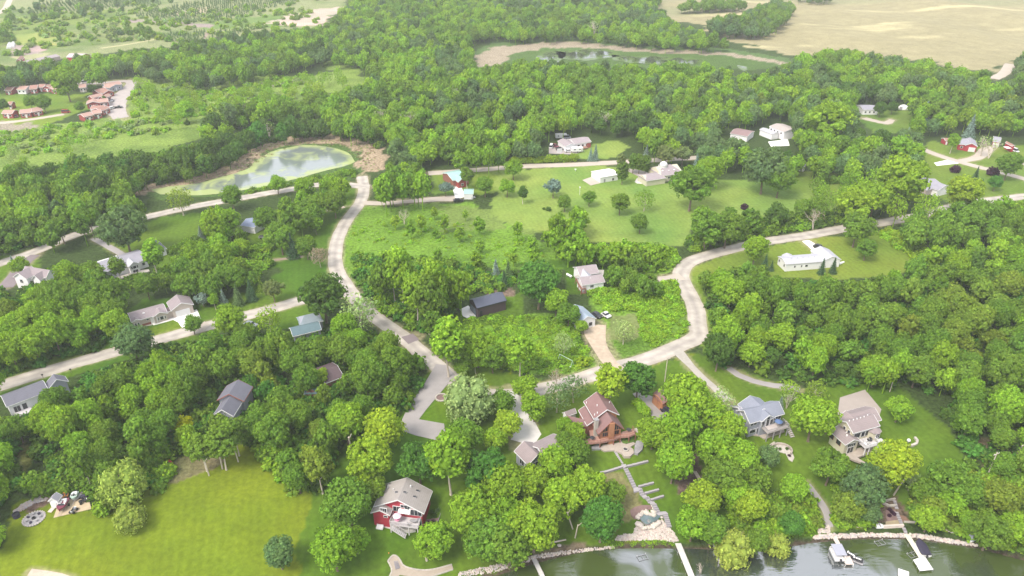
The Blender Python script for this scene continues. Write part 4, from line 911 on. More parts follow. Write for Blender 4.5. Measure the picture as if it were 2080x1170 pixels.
# ------------------------------------------------------------ places woods keep clear of (houses, lawns, roads seen open in the photograph)
CLEAR = [[(0, 780), (50, 775), (62, 800), (50, 842), (5, 846)], [(88, 765), (120, 752), (150, 758), (150, 788), (95, 780)], [(90, 720), (300, 690), (420, 640), (440, 670), (300, 720), (150, 755), (60, 790)],
 [(250, 650), (350, 590), (400, 600), (430, 650), (410, 690), (262, 690)], [(200, 515), (290, 495), (345, 480), (345, 530), (300, 560), (205, 550)], [(575, 645), (625, 620), (655, 640), (650, 670), (590, 685)],
 [(425, 788), (455, 786), (468, 815), (470, 842), (445, 842), (428, 815)], [(640, 742), (695, 738), (695, 772), (655, 782)], [(618, 785), (638, 785), (640, 800), (620, 805)], [(930, 610), (950, 590), (1030, 588), (1040, 625), (960, 660), (925, 640)],
 [(1150, 535), (1230, 535), (1230, 590), (1160, 592)], [(1172, 622), (1215, 620), (1240, 700), (1260, 745), (1190, 690)], [(1575, 490), (1700, 480), (1730, 500), (1720, 550), (1580, 550)],
 [(1190, 335), (1400, 320), (1400, 385), (1180, 385)], [(1112, 268), (1250, 265), (1300, 290), (1240, 320), (1110, 315)], [(1030, 320), (1300, 316), (1320, 335), (1030, 348)], [(880, 340), (965, 340), (970, 410), (880, 405)],
 [(1475, 250), (1525, 255), (1530, 290), (1475, 280)], [(1545, 240), (1600, 240), (1610, 305), (1545, 300)], [(1745, 205), (1845, 205), (1850, 262), (1745, 258)], [(1880, 275), (2090, 270), (2090, 300), (2040, 360), (1885, 330)],
 [(1875, 350), (1930, 350), (1930, 405), (1875, 400)], [(0, 172), (80, 170), (120, 168), (160, 168), (270, 164), (275, 240), (170, 250), (0, 275)], [(20, 85), (235, 85), (235, 112), (120, 116), (20, 122)],
 [(740, 415), (760, 370), (735, 345), (700, 355), (720, 400), (690, 440), (655, 520), (660, 550), (712, 605), (820, 690), (900, 770), (960, 760), (880, 700), (800, 645), (730, 590), (705, 540), (710, 480)],
 [(1330, 560), (1380, 540), (1480, 490), (1800, 435), (1830, 460), (1560, 515), (1430, 545), (1410, 580), (1450, 660), (1430, 720), (1330, 745), (1330, 720), (1390, 690), (1395, 620)],
 [(380, 410), (600, 370), (610, 395), (400, 430)], [(255, 394), (340, 366), (430, 350), (520, 296), (600, 276), (680, 272), (745, 283), (788, 312), (778, 345), (640, 365), (480, 400), (300, 404)],
 [(800, 890), (815, 830), (870, 750), (930, 745), (945, 765), (990, 790), (985, 860), (905, 900), (860, 895)], [(960, 80), (1180, 78), (1300, 90), (1480, 100), (1600, 122), (1600, 130), (1300, 112), (1030, 120), (970, 140)],
 [(30, 1000), (190, 990), (210, 1050), (60, 1080)], [(340, 930), (352, 940), (350, 955), (335, 950)], [(1100, 780), (1250, 745), (1330, 735), (1400, 740), (1480, 800), (1530, 780), (1620, 790), (1640, 770), (1500, 740), (1480, 755), (1400, 700), (1110, 770)],
 [(0, 555), (70, 530), (80, 570), (10, 620)], [(490, 430), (530, 430), (560, 475), (560, 498), (500, 495)], [(185, 478), (260, 520), (240, 530), (180, 495)], [(1690, 780), (1870, 780), (1960, 900), (1960, 970), (1860, 920), (1690, 930)],
 [(20, 900), (70, 880), (80, 960), (40, 990)], [(395, 920), (490, 890), (490, 990), (410, 980)], [(1640, 975), (1660, 975), (1700, 1070), (1670, 1080)], [(1775, 1010), (1850, 1000), (1870, 1090), (1770, 1085)],
 [(1190, 800), (1320, 800), (1320, 930), (1400, 1100), (1250, 1110), (1220, 960)], [(180, 460), (220, 455), (220, 475), (180, 480)], [(2010, 130), (2060, 130), (2050, 165), (2010, 165)], [(1490, 126), (1528, 130), (1528, 148), (1490, 144)], [(1220, 100), (1350, 100), (1440, 118), (1440, 132), (1230, 130)], [(1080, 100), (1120, 98), (1120, 120), (1085, 122)]]
WOODS = [  # outline of crown centres, spacing m, crown m, tints with weights, kinds, label, group
 ([(1432, 560), (1500, 545), (1560, 565), (1700, 582), (1800, 566), (1870, 530), (1900, 505), (2200, 490), (2200, 900), (2050, 960), (1980, 955), (1890, 890), (1850, 820), (1780, 775), (1660, 770), (1540, 765), (1470, 735), (1445, 690), (1425, 620)], 6.9, 7.0, 'olive4 mid4 bright3 dark1 deep1', 'round', 'in the big wood right of the S-bend', 'trees of the big right wood'),
 ([(-60, 860), (60, 845), (130, 800), (180, 770), (250, 712), (400, 695), (480, 670), (560, 690), (640, 672), (700, 665), (760, 680), (830, 720), (866, 745), (862, 790), (800, 835), (740, 870), (690, 890), (650, 985), (610, 985), (550, 930), (500, 880), (470, 880), (330, 930), (320, 980), (190, 1000), (90, 985), (30, 1000), (-60, 1060)], 6.6, 7.0, 'bright4 mid4 olive1 deep2 yg1', 'round', 'in the lower left wood above the front lawn', 'trees of the lower left wood'),
 ([(-100, 355), (60, 345), (200, 330), (262, 395), (300, 430), (190, 458), (60, 500), (-100, 540)], 6.8, 7.4, 'mid4 bright2 blue2 dark1', 'round', 'in the left wood above the pond road', 'trees of the left upper wood'),
 ([(-60, 600), (60, 555), (190, 540), (235, 580), (250, 630), (215, 690), (180, 715), (60, 742), (-60, 770)], 6.2, 7.6, 'mid4 bright3 olive2 blue1', 'round', 'in the wood between the village road and the grey house', 'trees of the left middle wood'),
 ([(60, 356), (160, 330), (260, 320), (430, 292), (480, 270), (560, 250), (620, 245), (700, 255), (775, 275), (780, 300), (740, 283), (690, 271), (600, 272), (520, 292), (430, 345), (340, 362), (260, 388), (200, 400), (60, 400)], 6.8, 7.4, 'mid4 dark3 deep2 bright1', 'round', 'in the dark band of wood behind the pond', 'trees of the wood behind the pond'),
 ([(430, 226), (480, 215), (600, 205), (690, 195), (750, 172), (750, 130), (690, 120), (620, 130), (520, 148), (420, 172), (300, 150), (210, 160), (60, 165), (-100, 175), (-100, 130), (0, 140), (130, 128), (220, 108), (300, 104), (420, 82), (560, 66), (640, 64), (670, 48), (710, 14), (800, -50), (1340, -50), (1335, 20), (1370, 50), (1480, 85), (1478, 102), (1300, 92), (1185, 79), (1060, 80), (990, 92), (962, 108), (958, 130), (1020, 134), (1100, 132), (1400, 138), (1560, 145), (1640, 116), (1700, 106), (1840, 124), (1960, 144), (2040, 160), (2300, 170), (2300, 300), (2080, 262), (1960, 250), (1850, 262), (1870, 300), (1900, 330), (1880, 350), (1790, 350), (1700, 345), (1600, 345), (1500, 325), (1420, 322), (1310, 300), (1220, 265), (1120, 268), (1085, 310), (1000, 325), (880, 345), (800, 380), (770, 400), (765, 330), (780, 285), (700, 250), (620, 236), (540, 236), (480, 255), (430, 282), (408, 262)], 7.4, 7.6, 'mid5 bright3 blue2 dark2 olive1', 'round', 'in the great wood across the picture', 'trees of the great wood'),
 ([(735, 575), (810, 548), (880, 560), (960, 572), (1000, 582), (975, 598), (920, 625), (890, 660), (850, 680), (800, 650), (745, 612)], 5.6, 7.0, 'mid4 bright3 blue2', 'tall', 'in the copse left of the black barn', 'trees of the copse by the black barn'),
 ([(385, 430), (440, 400), (540, 405), (640, 385), (690, 372), (700, 400), (650, 430), (620, 470), (560, 505), (500, 480), (450, 540), (400, 540), (395, 480)], 7.2, 7.4, 'mid4 bright3 blue1', 'round', 'in the garden blocks below the pond road', 'garden trees below the pond road'),
 ([(245, 575), (300, 560), (400, 520), (540, 555), (520, 575), (400, 592), (330, 600), (280, 590)], 5.6, 6.4, 'bright4 mid3 deep1', 'round', 'between the grey house and the tan ranch house', 'trees between the two long houses'),
 ([(640, 350), (720, 350), (720, 365), (700, 385), (640, 390)], 6, 6.5, 'bright3 mid2', 'round', 'left of the road junction by the pond', 'trees by the pond junction'),
 ([(765, 350), (840, 345), (880, 345), (885, 372), (860, 400), (780, 398), (765, 380)], 5.6, 6.6, 'mid3 bright3 deep1', 'tall', 'right of the road junction by the green roofed house', 'trees by the green roofed house'),
 ([(780, 425), (900, 415), (1010, 420), (1060, 470), (1150, 470), (1190, 480), (1180, 515), (1060, 530), (930, 530), (800, 500)], 13, 4.0, 'bright4 yg2 mid1 pale1', 'sapling', 'scattered in the bright meadow', 'young trees in the bright meadow'),
 ([(1120, 440), (1195, 440), (1190, 515), (1130, 520)], 4.4, 5.4, 'bright3 mid3', 'sapling', 'in the thicket below the golf-green lawn', 'young trees of the lawn thicket'),
 ([(1235, 540), (1320, 530), (1375, 575), (1340, 590), (1210, 600), (1215, 570)], 5.2, 6.0, 'bright3 mid3', 'round', 'on the overgrown mound right of the house with the brown stair', 'trees on the overgrown mound'),
 ([(275, 165), (420, 185), (560, 165), (700, 140), (735, 160), (600, 195), (430, 215), (380, 245), (300, 240), (270, 210)], 13, 6.4, 'bright4 yg4 pale1', 'wispy', 'in the bushy wetland beyond the cottages', 'trees in the bushy wetland'),
 ([(0, 300), (200, 255), (260, 240), (300, 250), (200, 285), (60, 330), (0, 330)], 16, 5.5, 'bright3 pale2 yg2', 'wispy', 'thin trees in the wetland meadow', 'thin trees in the wetland meadow'),
 ([(1660, 375), (1860, 350), (1900, 420), (1860, 440), (1730, 450), (1640, 450)], 8, 8.4, 'bright3 mid2', 'wispy', 'along the right of the gravel road', 'trees along the right of the gravel road'),
 ([(1850, 440), (2000, 425), (2200, 410), (2200, 500), (1900, 500), (1840, 470)], 7.2, 8.4, 'bright3 mid3 yg1', 'round', 'below the eastern end of the gravel road', 'trees below the east road'),
 ([(1180, 505), (1330, 500), (1370, 520), (1330, 540), (1180, 530)], 5, 4.6, 'bright4 lime1 mid2', 'sapling', 'in the thicket inside the S-bend', 'thicket inside the S-bend'),
 ([(1480, 425), (1620, 440), (1620, 462), (1500, 480), (1400, 500)], 6, 4.4, 'mid3 bright2', 'sapling', 'along the upper verge of the gravel road', 'thicket on the upper road verge'),
 ([(1375, 15), (1440, 0), (1500, 5), (1520, 15), (1380, 22)], 7, 8, 'blue3 mid3', 'round', 'in the copse at the top edge of the pale field', 'copse at the top of the field'),
 ([(1440, 45), (1500, 30), (1570, 5), (1610, 12), (1600, 32), (1565, 65), (1500, 72), (1445, 62)], 6.6, 8, 'mid4 blue2 bright1', 'round', 'in the kidney shaped copse in the pale field', 'copse in the pale field'),
 ([(1620, -10), (1690, -10), (1685, 4), (1630, 4)], 7, 8, 'blue3 mid2', 'round', 'in the copse on the top picture edge', 'copse on the top edge'),
 ([(2055, 120), (2120, 100), (2200, 150), (2060, 150)], 7, 8, 'blue3 mid2', 'round', 'at the right edge of the pale field', 'trees at the right edge of the field'),
 ([(1850, 1000), (1990, 975), (2200, 960), (2200, 1120), (2060, 1100), (1990, 1075), (1860, 1040)], 6.2, 7.6, 'mid3 olive3 bright2', 'round', 'in the lower right shore wood', 'trees of the lower right shore wood'),
 ([(1500, 980), (1630, 1000), (1640, 1060), (1560, 1080), (1500, 1060)], 6, 6.4, 'mid3 bright3', 'round', 'in the shore wood left of the hillside path', 'trees left of the hillside path'),
 ([(1140, 745), (1090, 765), (1000, 785), (980, 790), (990, 760), (1060, 745)], 5.6, 5.4, 'bright3 mid2', 'round', 'along the lower side of the gravel road', 'trees above the timber house road'),
 ([(1330, 760), (1420, 700), (1480, 745), (1450, 775), (1380, 780)], 7.5, 6.0, 'pale2 mid2', 'wispy', 'where the concrete drive leaves the road', 'trees by the drive'),
 ([(-40, 1020), (12, 1010), (25, 1060), (0, 1090), (-40, 1110)], 5, 5, 'bright2 mid3', 'round', 'at the lower left picture edge', 'trees at the lower left edge'),
 ([(110, 55), (300, 40), (320, 75), (200, 90), (120, 85)], 22, 5, 'mid2 bright3 pale2', 'sapling', 'in the far scrubby field', 'scrub of the far field'),
 ([(-100, 40), (30, 30), (10, 90), (-100, 110)], 11, 6, 'mid2 bright2', 'round', 'in the far upper left hedgerow', 'far hedgerow trees'),
 ([(235, 60), (300, 56), (310, 64), (240, 68)], 8, 6, 'mid2 blue2', 'round', 'in the far spinney', 'far spinney'),
 ([(95, 95), (150, 88), (165, 98), (110, 106)], 7, 6, 'mid2 blue2', 'round', 'beside the long farm shed', 'trees by the farm shed'),
 ([(0, 5), (230, -20), (480, -20), (300, 12), (60, 40)], 24, 6, 'blue2 mid2 pale1', 'round', 'in the farthest hedges', 'farthest hedge trees'),
]
def clear_mask(X, Y, Rr=0):
    X = np.asarray(X, float); Y = np.asarray(Y, float); r = np.zeros(X.shape, bool)
    off = [(0, 0)]+([(math.cos(t*math.pi/4), .8*math.sin(t*math.pi/4)) for t in range(8)] if np.any(Rr) else [])
    for dx, dy in off:
        for P in CLEAR:
            xs = [p[0] for p in P]; ys = [p[1] for p in P]; xx = X+dx*Rr; yy = Y+dy*Rr
            k = (~r) & (xx > min(xs)) & (xx < max(xs)) & (yy > min(ys)) & (yy < max(ys))
            if k.any(): r[k] |= inpoly(xx[k], yy[k], P)
    return r
RX0, RY0, RS = -700, 60, 1.0
def road_raster():
    G = np.zeros((1100, 1500), bool)
    gx, gy = np.meshgrid(RX0+np.arange(1500)*RS, RY0+np.arange(1100)*RS)
    for L_, hw in ROADS:
        for (ax, ay), (bx, by) in zip(L_[:-1], L_[1:]):
            r = hw+2; i0 = int(min(ax, bx)-r-RX0); i1 = int(max(ax, bx)+r-RX0)+2; j0 = int(min(ay, by)-r-RY0); j1 = int(max(ay, by)+r-RY0)+2
            i0, j0 = max(0, i0), max(0, j0)
            if i1 <= i0 or j1 <= j0: continue
            sl_ = (slice(j0, j1), slice(i0, i1)); 
            if G[sl_].size: G[sl_] |= dseg(gx[sl_], gy[sl_], [(ax, ay), (bx, by)]) < hw+1.1
    for P in SHEETS:
        xs = [p[0] for p in P]; ys = [p[1] for p in P]; sl_ = (slice(max(0, int(min(ys)-RY0)), int(max(ys)-RY0)+2), slice(max(0, int(min(xs)-RX0)), int(max(xs)-RX0)+2))
        if G[sl_].size: G[sl_] |= inpoly(gx[sl_], gy[sl_], P)
    return G
RG_ = road_raster()
def onroadv(x, y):
    i = np.clip(np.round(np.asarray(x)-RX0).astype(int), 0, 1499); j = np.clip(np.round(np.asarray(y)-RY0).astype(int), 0, 1099)
    return RG_[j, i]
BASE_EXCL = [p for p in SHEETS]
FOREST = []; rgF = random.Random(99)
KR = {'round': (4.6, 6.1), 'tall': (3.3, 7.4), 'wispy': (4.4, 5.8), 'sapling': (1.9, 3.5)}
hand = np.array([(a, b, r) for a, b, r in TREES])
for wi, (P, sp, dm, tints, kind, lab, grp) in enumerate(WOODS):
    import re
    tl = [t for t, n in re.findall(r'([a-z]+)(\d)', tints) for _ in range(int(n))]
    W_ = [g(min(max(a, -400), 2500), max(b, -60)) for a, b in P]; x0 = min(p[0] for p in W_)-8; x1 = max(p[0] for p in W_)+8; y0 = min(p[1] for p in W_)-20; y1 = max(p[1] for p in W_)+8
    rg = np.random.default_rng(500+wi); nx = int((x1-x0)/sp)+1; ny = int((y1-y0)/(sp*.87))+1
    ii, jj = np.meshgrid(np.arange(nx), np.arange(ny)); ii = ii.ravel(); jj = jj.ravel(); n = len(ii)
    x = x0+ii*sp+(jj % 2)*sp/2+rg.uniform(-.36, .36, n)*sp; y = y0+jj*sp*.87+rg.uniform(-.36, .36, n)*sp
    alt = (rg.random(n) < .12) & (kind == 'round'); Rn, Cn = KR[kind]; s = dm/2/Rn*rg.choice([.72, .85, 1, 1, 1.1, 1.22], n); s = np.where(alt, s*1.05, s)
    Rv = np.where(alt, 3.3, Rn); Cv = np.where(alt, 7.4, Cn); z = Hn(x, y)
    szv = rg.uniform(1.0, 1.5, n); px, py, dep = project(x, y, z+Cv*s*szv); rpx = Rv*s*FPX/dep
    ok = (px > -60) & (px < 2140) & (py > -40) & (py < 1220) & (y > 60) & inpoly(px, py, P)
    ok &= ~onroadv(x, y); ok[ok] &= ~clear_mask(px[ok], py[ok], rpx[ok]*.8)
    for hx, hy, hr in hand: ok &= np.hypot(hx-x, hy-y) > hr*.62+Rv*s*.55
    q = vnoise(x*.045, y*.045, 300+wi)
    for k in np.nonzero(ok)[0]:
        tn = tl[int((q[k]*.75+rg.random()*.25)*len(tl)*.999)]
        FOREST.append([float(rpx[k]), float(x[k]), float(y[k]), float(z[k]), float(s[k]), 'tall' if alt[k] else kind, tn, lab, grp, float(szv[k])])
FOREST.sort(key=lambda f: -f[0])
NEAR = FOREST[:190]; FAR = FOREST[190:]
EXTRA = {'wispy': 'airy', 'sapling': 'young', 'tall': 'slender', 'round': 'round'}
TINT.setdefault('lime', (.2, .3, .02))
ORD = ['first', 'second', 'third', 'fourth', 'fifth', 'sixth', 'seventh', 'eighth', 'ninth', 'tenth', 'eleventh', 'twelfth', 'thirteenth', 'fourteenth', 'fifteenth', 'sixteenth']
SHORT = {'trees along the right of the gravel road': 'group right of the gravel road', 'young trees in the bright meadow': 'bright meadow', 'thicket inside the S-bend': 'thicket in the S-bend', 'trees by the green roofed house': 'group by the green roof', 'trees by the copse': 'copse', 'trees on the overgrown mound': 'overgrown mound', 'trees by the drive': 'group at the concrete drive', 'trees left of the hillside path': 'group left of the hillside path', 'trees of the copse by the black barn': 'copse by the black barn', 'trees at the lower left edge': 'group at the lower left edge', 'trees above the timber house road': 'row above the timber house', 'trees between the two long houses': 'group between the two long houses', 'garden trees below the pond road': 'gardens below the pond road', 'trees of the big right wood': 'wood right of the S-bend', 'trees of the lower left wood': 'lower left wood', 'trees of the left middle wood': 'wood above the village road', 'trees of the lower right shore wood': 'lower right shore wood'}
byg = {}
for f in NEAR: byg.setdefault(f[8], []).append(f)
for grp, L_ in byg.items():
    pr_ = [(project(f[1], f[2], f[3]+5*f[4]), f) for f in L_]; pr_.sort(key=lambda q: -q[0][1]); nr = max(1, round(len(pr_)/9)); rs = [pr_[i*len(pr_)//nr:(i+1)*len(pr_)//nr] for i in range(nr)]
    for ri, row in enumerate(rs):
        row.sort(key=lambda q: q[0][0])
        for ki, (pp, (rp, x, y, z, s, kd, tn, lab, g_, szz)) in enumerate(row):
            place_ = '%s from left, %s row of the %s' % (ORD[ki], ORD[ri], SHORT.get(grp, grp.replace('trees of the ', '').replace('trees ', 'trees ')))
            if len(place_.split()) > 13: place_ = '%s from left, %s row, %s' % (ORD[ki], ORD[ri], ' '.join(grp.split()[-6:]))
            add_tree(x, y, z, s, kd, tn, '%s tree, %s' % (WORD.get(tn, 'light green'), place_), grp, szz)
print('forest', len(FOREST), 'hand', len(TREES))

# ------------------------------------------------------------ the rest of the woods, brush and meadow growth: scattered, one object per kind of growth
def scatter(name, protos, pts, kindtag='stuff'):
    """pts: x, y, z, scale, zscale, proto index, tint; instances of whole plants on points"""
    pc = bpy.data.collections.new(name+'_plants')
    for i, me in enumerate(protos): pc.objects.link(bpy.data.objects.new('%s_plant_%02d' % (name, i), me))
    me = bpy.data.meshes.new(name); n = len(pts); me.vertices.add(n)
    A = np.array([p[:6] for p in pts], np.float32); me.vertices.foreach_set('co', A[:, :3].ravel())
    rg = np.random.default_rng(4)
    def at(nm, tp, v): a = me.attributes.new(nm, tp, 'POINT'); a.data.foreach_set('value' if tp != 'FLOAT_VECTOR' and tp != 'FLOAT_COLOR' else ('vector' if tp == 'FLOAT_VECTOR' else 'color'), v.ravel())
    at('sc', 'FLOAT_VECTOR', np.stack([A[:, 3], A[:, 3], A[:, 3]*A[:, 4]], 1).astype(np.float32)); at('pick', 'INT', A[:, 5].astype(np.int32))
    at('rot', 'FLOAT_VECTOR', np.stack([np.zeros(n), np.zeros(n), rg.uniform(0, 6.28, n)], 1).astype(np.float32)); at('tint', 'FLOAT_COLOR', np.array([p[6] for p in pts], np.float32))
    o = link(name, me); ng = bpy.data.node_groups.new(name+'_scatter', 'GeometryNodeTree'); ng.interface.new_socket('Geometry', in_out='INPUT', socket_type='NodeSocketGeometry'); ng.interface.new_socket('Geometry', in_out='OUTPUT', socket_type='NodeSocketGeometry')
    a = ng.nodes.new('NodeGroupInput'); b = ng.nodes.new('NodeGroupOutput'); ip = ng.nodes.new('GeometryNodeInstanceOnPoints'); ci = ng.nodes.new('GeometryNodeCollectionInfo'); ci.inputs['Collection'].default_value = pc
    ci.inputs['Separate Children'].default_value = True; ci.inputs['Reset Children'].default_value = True; ip.inputs['Pick Instance'].default_value = True
    mp = ng.nodes.new('GeometryNodeMeshToPoints'); ng.links.new(a.outputs[0], mp.inputs[0]); ng.links.new(mp.outputs[0], ip.inputs['Points']); ng.links.new(ci.outputs[0], ip.inputs['Instance'])
    for nm, tp, so_ in (('sc', 'FLOAT_VECTOR', 'Scale'), ('rot', 'FLOAT_VECTOR', 'Rotation'), ('pick', 'INT', 'Instance Index')):
        q = ng.nodes.new('GeometryNodeInputNamedAttribute'); q.data_type = tp; q.inputs['Name'].default_value = nm; ng.links.new([z for z in q.outputs if z.enabled and z.name == 'Attribute'][0], ip.inputs[so_])
    ng.links.new(ip.outputs[0], b.inputs[0]); md = o.modifiers.new('scatter', 'NODES'); md.node_group = ng
    tag(o, kind=kindtag); return o
LI = M['leaf_i']
FP = [crown('far_round', 110+i, 4.6, [6.8, 7.6, 6.4, 7.4, 8.0][i], 2.2, 22, 8, 6, .36, LI, gap=.05) for i in range(5)]+[crown('far_tall', 120+i, 3.3, 9.5, 2.2, 22, 7, 6, .32, LI) for i in range(2)]+\
     [crown('far_wispy', 130+i, 4.4, 8.2, 1.6, 22, 7, 5, .28, LI, gap=.12, cores=False) for i in range(2)]+[crown('far_sapling', 140+i, 1.9, 5.2, .5, 12, 5, 6, .25, LI) for i in range(2)]
for i, me in enumerate(FP):      # their stems
    bm = bmesh.new(); bm.from_mesh(me); nf = len(bm.faces); tz = [2.6, 2.6, 2.6, 2.6, 2.6, 4, 4, 3.5, 3.5, 1.5, 1.5][i]
    r = bmesh.ops.create_cone(bm, segments=5, radius1=.22, radius2=.14, depth=tz+1.4, cap_ends=False); bmesh.ops.translate(bm, verts=r['verts'], vec=(0, 0, (tz+1.4)/2-.3))
    for f in bm.faces[nf:] if False else [f for f in bm.faces if f.index == -1]: f.material_index = 1
    bm.to_mesh(me); bm.free(); me.materials.append(M['bark_pale'] if i in (5, 7) else M['bark'])
base = {'round': (0, 5), 'tall': (5, 2), 'wispy': (7, 2), 'sapling': (9, 2)}
pts = [(x, y, z-.05, s, szz, base[kd][0]+rgF.randrange(base[kd][1]), jt(TINT[tn], .13, rgF)) for rp, x, y, z, s, kd, tn, lab, grp, szz in FAR]
scatter('distant_woodland', FP, pts)
# undergrowth: under every wood, in the brambles and the wetland; low tufts in the meadows
UP = [crown('brush_%d' % i, 150+i, 1.5, 2.2, -.6, 9, 5, 5, .22, LI, lr=(.36, .52)) for i in range(3)]+[crown('tuft_%d' % i, 160+i, 1.0, .9, -.35, 6, 4, 5, .16, LI, cores=False, lr=(.4, .6)) for i in range(2)]
under = []
def fill(P, n, smin, smax, tints, protos=(0, 1, 2), clear=False, zs=1.0, noise=None):
    W_ = [g(*p)[:2] for p in P]; x0 = min(p[0] for p in W_); x1 = max(p[0] for p in W_); y0 = min(p[1] for p in W_); y1 = max(p[1] for p in W_)
    rg = np.random.default_rng(len(under)+n); x = rg.uniform(x0, x1, n*7); y = rg.uniform(y0, y1, n*7); ok = inpoly(x, y, W_) & ~onroadv(x, y)
    if noise: ok &= vnoise(x*noise, y*noise, 8) > .5
    z = Hn(x, y)
    if clear: px, py, dep = project(x, y, z+1); ok &= ~clear_mask(px, py)
    for k in np.nonzero(ok)[0][:n]: under.append((x[k], y[k], z[k]-.1, rgF.uniform(smin, smax), zs*rgF.uniform(.8, 1.3), rgF.choice(protos), jt(TINT[rgF.choice(tints)], .14, rgF)))
for P, sp, dm, tints, kind, lab, grp in WOODS[:6]:
    fill([(max(-60, min(2140, a)), max(-20, b+8)) for a, b in P], 900 if P[0][0] in (1432, -60) else 500, .8, 1.8, ('mid', 'dark', 'deep'), clear=True)
fill([(960, 645), (1160, 645), (1182, 700), (1230, 745), (1100, 762), (990, 740), (930, 670)], 420, .5, 1.0, ('lime', 'bright', 'bright', 'mid'), zs=.7)
fill([(1300, 590), (1385, 578), (1402, 640), (1405, 690), (1330, 708), (1300, 690)], 260, .5, 1.0, ('lime', 'bright', 'bright'), zs=.7)
fill([(1192, 590), (1340, 580), (1380, 570), (1385, 600), (1330, 630), (1230, 630)], 330, .7, 1.3, ('lime', 'bright', 'bright'), zs=.8)
fill([(742, 425), (960, 420), (1100, 490), (1190, 505), (1180, 540), (900, 550), (740, 560), (700, 530), (690, 490)], 300, .3, .8, ('lime', 'lime', 'yg'), protos=(3, 4, 0), noise=.05)
fill([(720, 520), (900, 530), (1050, 560), (1030, 590), (900, 660), (850, 690), (780, 640), (730, 600)], 320, .7, 1.6, ('mid', 'deep', 'bright'), clear=True)
fill([(1200, 505), (1330, 500), (1385, 530), (1340, 552), (1180, 535)], 260, .8, 1.6, ('lime', 'bright', 'mid'))
fill([(1390, 490), (1500, 455), (1720, 430), (1720, 452), (1500, 488), (1400, 515)], 260, .8, 1.5, ('mid', 'bright', 'dark'))
fill([(0, 320), (260, 300), (430, 230), (700, 190), (740, 150), (500, 160), (270, 180), (250, 240), (0, 270)], 520, .7, 1.7, ('yg', 'lime', 'lime', 'pale'), noise=.02)
fill([(0, 20), (680, -10), (640, 50), (300, 95), (0, 120)], 420, 1.0, 2.4, ('yg', 'pale', 'bright', 'mid'), noise=.012)
fill([(600, 745), (700, 735), (700, 800), (610, 815)], 60, .6, 1.0, ('dark', 'mid'), clear=True)
fill([(540, 880), (640, 985), (600, 1000), (520, 920)], 60, .8, 1.6, ('mid', 'bright'))
fill([(340, 920), (350, 960), (320, 1000), (200, 1010), (60, 1000), (60, 980)], 140, .8, 1.5, ('mid', 'bright'), clear=True)
fill([(1480, 1000), (1640, 1010), (1660, 1080), (1500, 1100)], 170, .7, 1.4, ('mid', 'bright', 'olive'))
fill([(1690, 980), (1775, 985), (1775, 1065), (1700, 1075)], 90, .7, 1.3, ('mid', 'bright'))
fill([(1855, 985), (2080, 960), (2080, 1120), (1990, 1098), (1860, 1050)], 420, .7, 1.5, ('mid', 'bright', 'olive'))
fill([(1230, 1096), (1370, 1098), (1370, 1108), (1230, 1112)], 40, .3, .5, ('lime', 'bright'), protos=(3, 4))
fill([(400, 480), (480, 470), (560, 500), (540, 560), (250, 590), (260, 560)], 220, .7, 1.4, ('mid', 'bright'), clear=True)
fill([(1800, 470), (1870, 500), (1900, 560), (1790, 480)], 60, .8, 1.4, ('lime', 'yg'))
fill([(265, 392), (430, 358), (520, 300), (600, 280), (700, 282), (760, 300), (770, 345), (740, 345), (700, 300), (600, 292), (500, 345), (440, 364), (300, 388)], 420, .35, .7, ('pinkish', 'pinkish', 'pale'), protos=(3, 4))
fill([(500, 390), (720, 345), (735, 358), (600, 378), (500, 396)], 90, .5, 1.1, ('mid', 'bright'))
scatter('undergrowth', UP, under)
# young conifers in planted rows, far upper left
rows = []
for (P, n, m_) in (([(268, 34), (390, 47), (445, 44), (640, -6), (430, -2), (330, 18)], 46, 26), ([(300, 76), (404, 92), (424, 64), (360, 66)], 14, 18), ([(412, 92), (448, 88), (500, 62), (440, 64)], 12, 14), ([(60, 30), (330, 10), (300, -12), (80, 8)], 26, 14)):
    W_ = [g(*p)[:2] for p in P]; x0 = min(p[0] for p in W_); x1 = max(p[0] for p in W_); y0 = min(p[1] for p in W_); y1 = max(p[1] for p in W_)
    xx = x0
    while xx < x1:
        yy = y0
        while yy < y1:
            X = xx+rgF.uniform(-.4, .4); Y = yy+rgF.uniform(-.6, .6)
            if inpoly(np.array([X]), np.array([Y]), W_)[0] and rgF.random() < .9: rows.append((X, Y, H(X, Y), rgF.uniform(.22, .38), 1.2, 0, jt(TINT['blue'], .1, rgF)))
            yy += 6.5
        xx += 4.4
scatter('conifer_rows', [spruce('row_conifer', 200, 9, 3.2, 7, .6, LI)], rows)
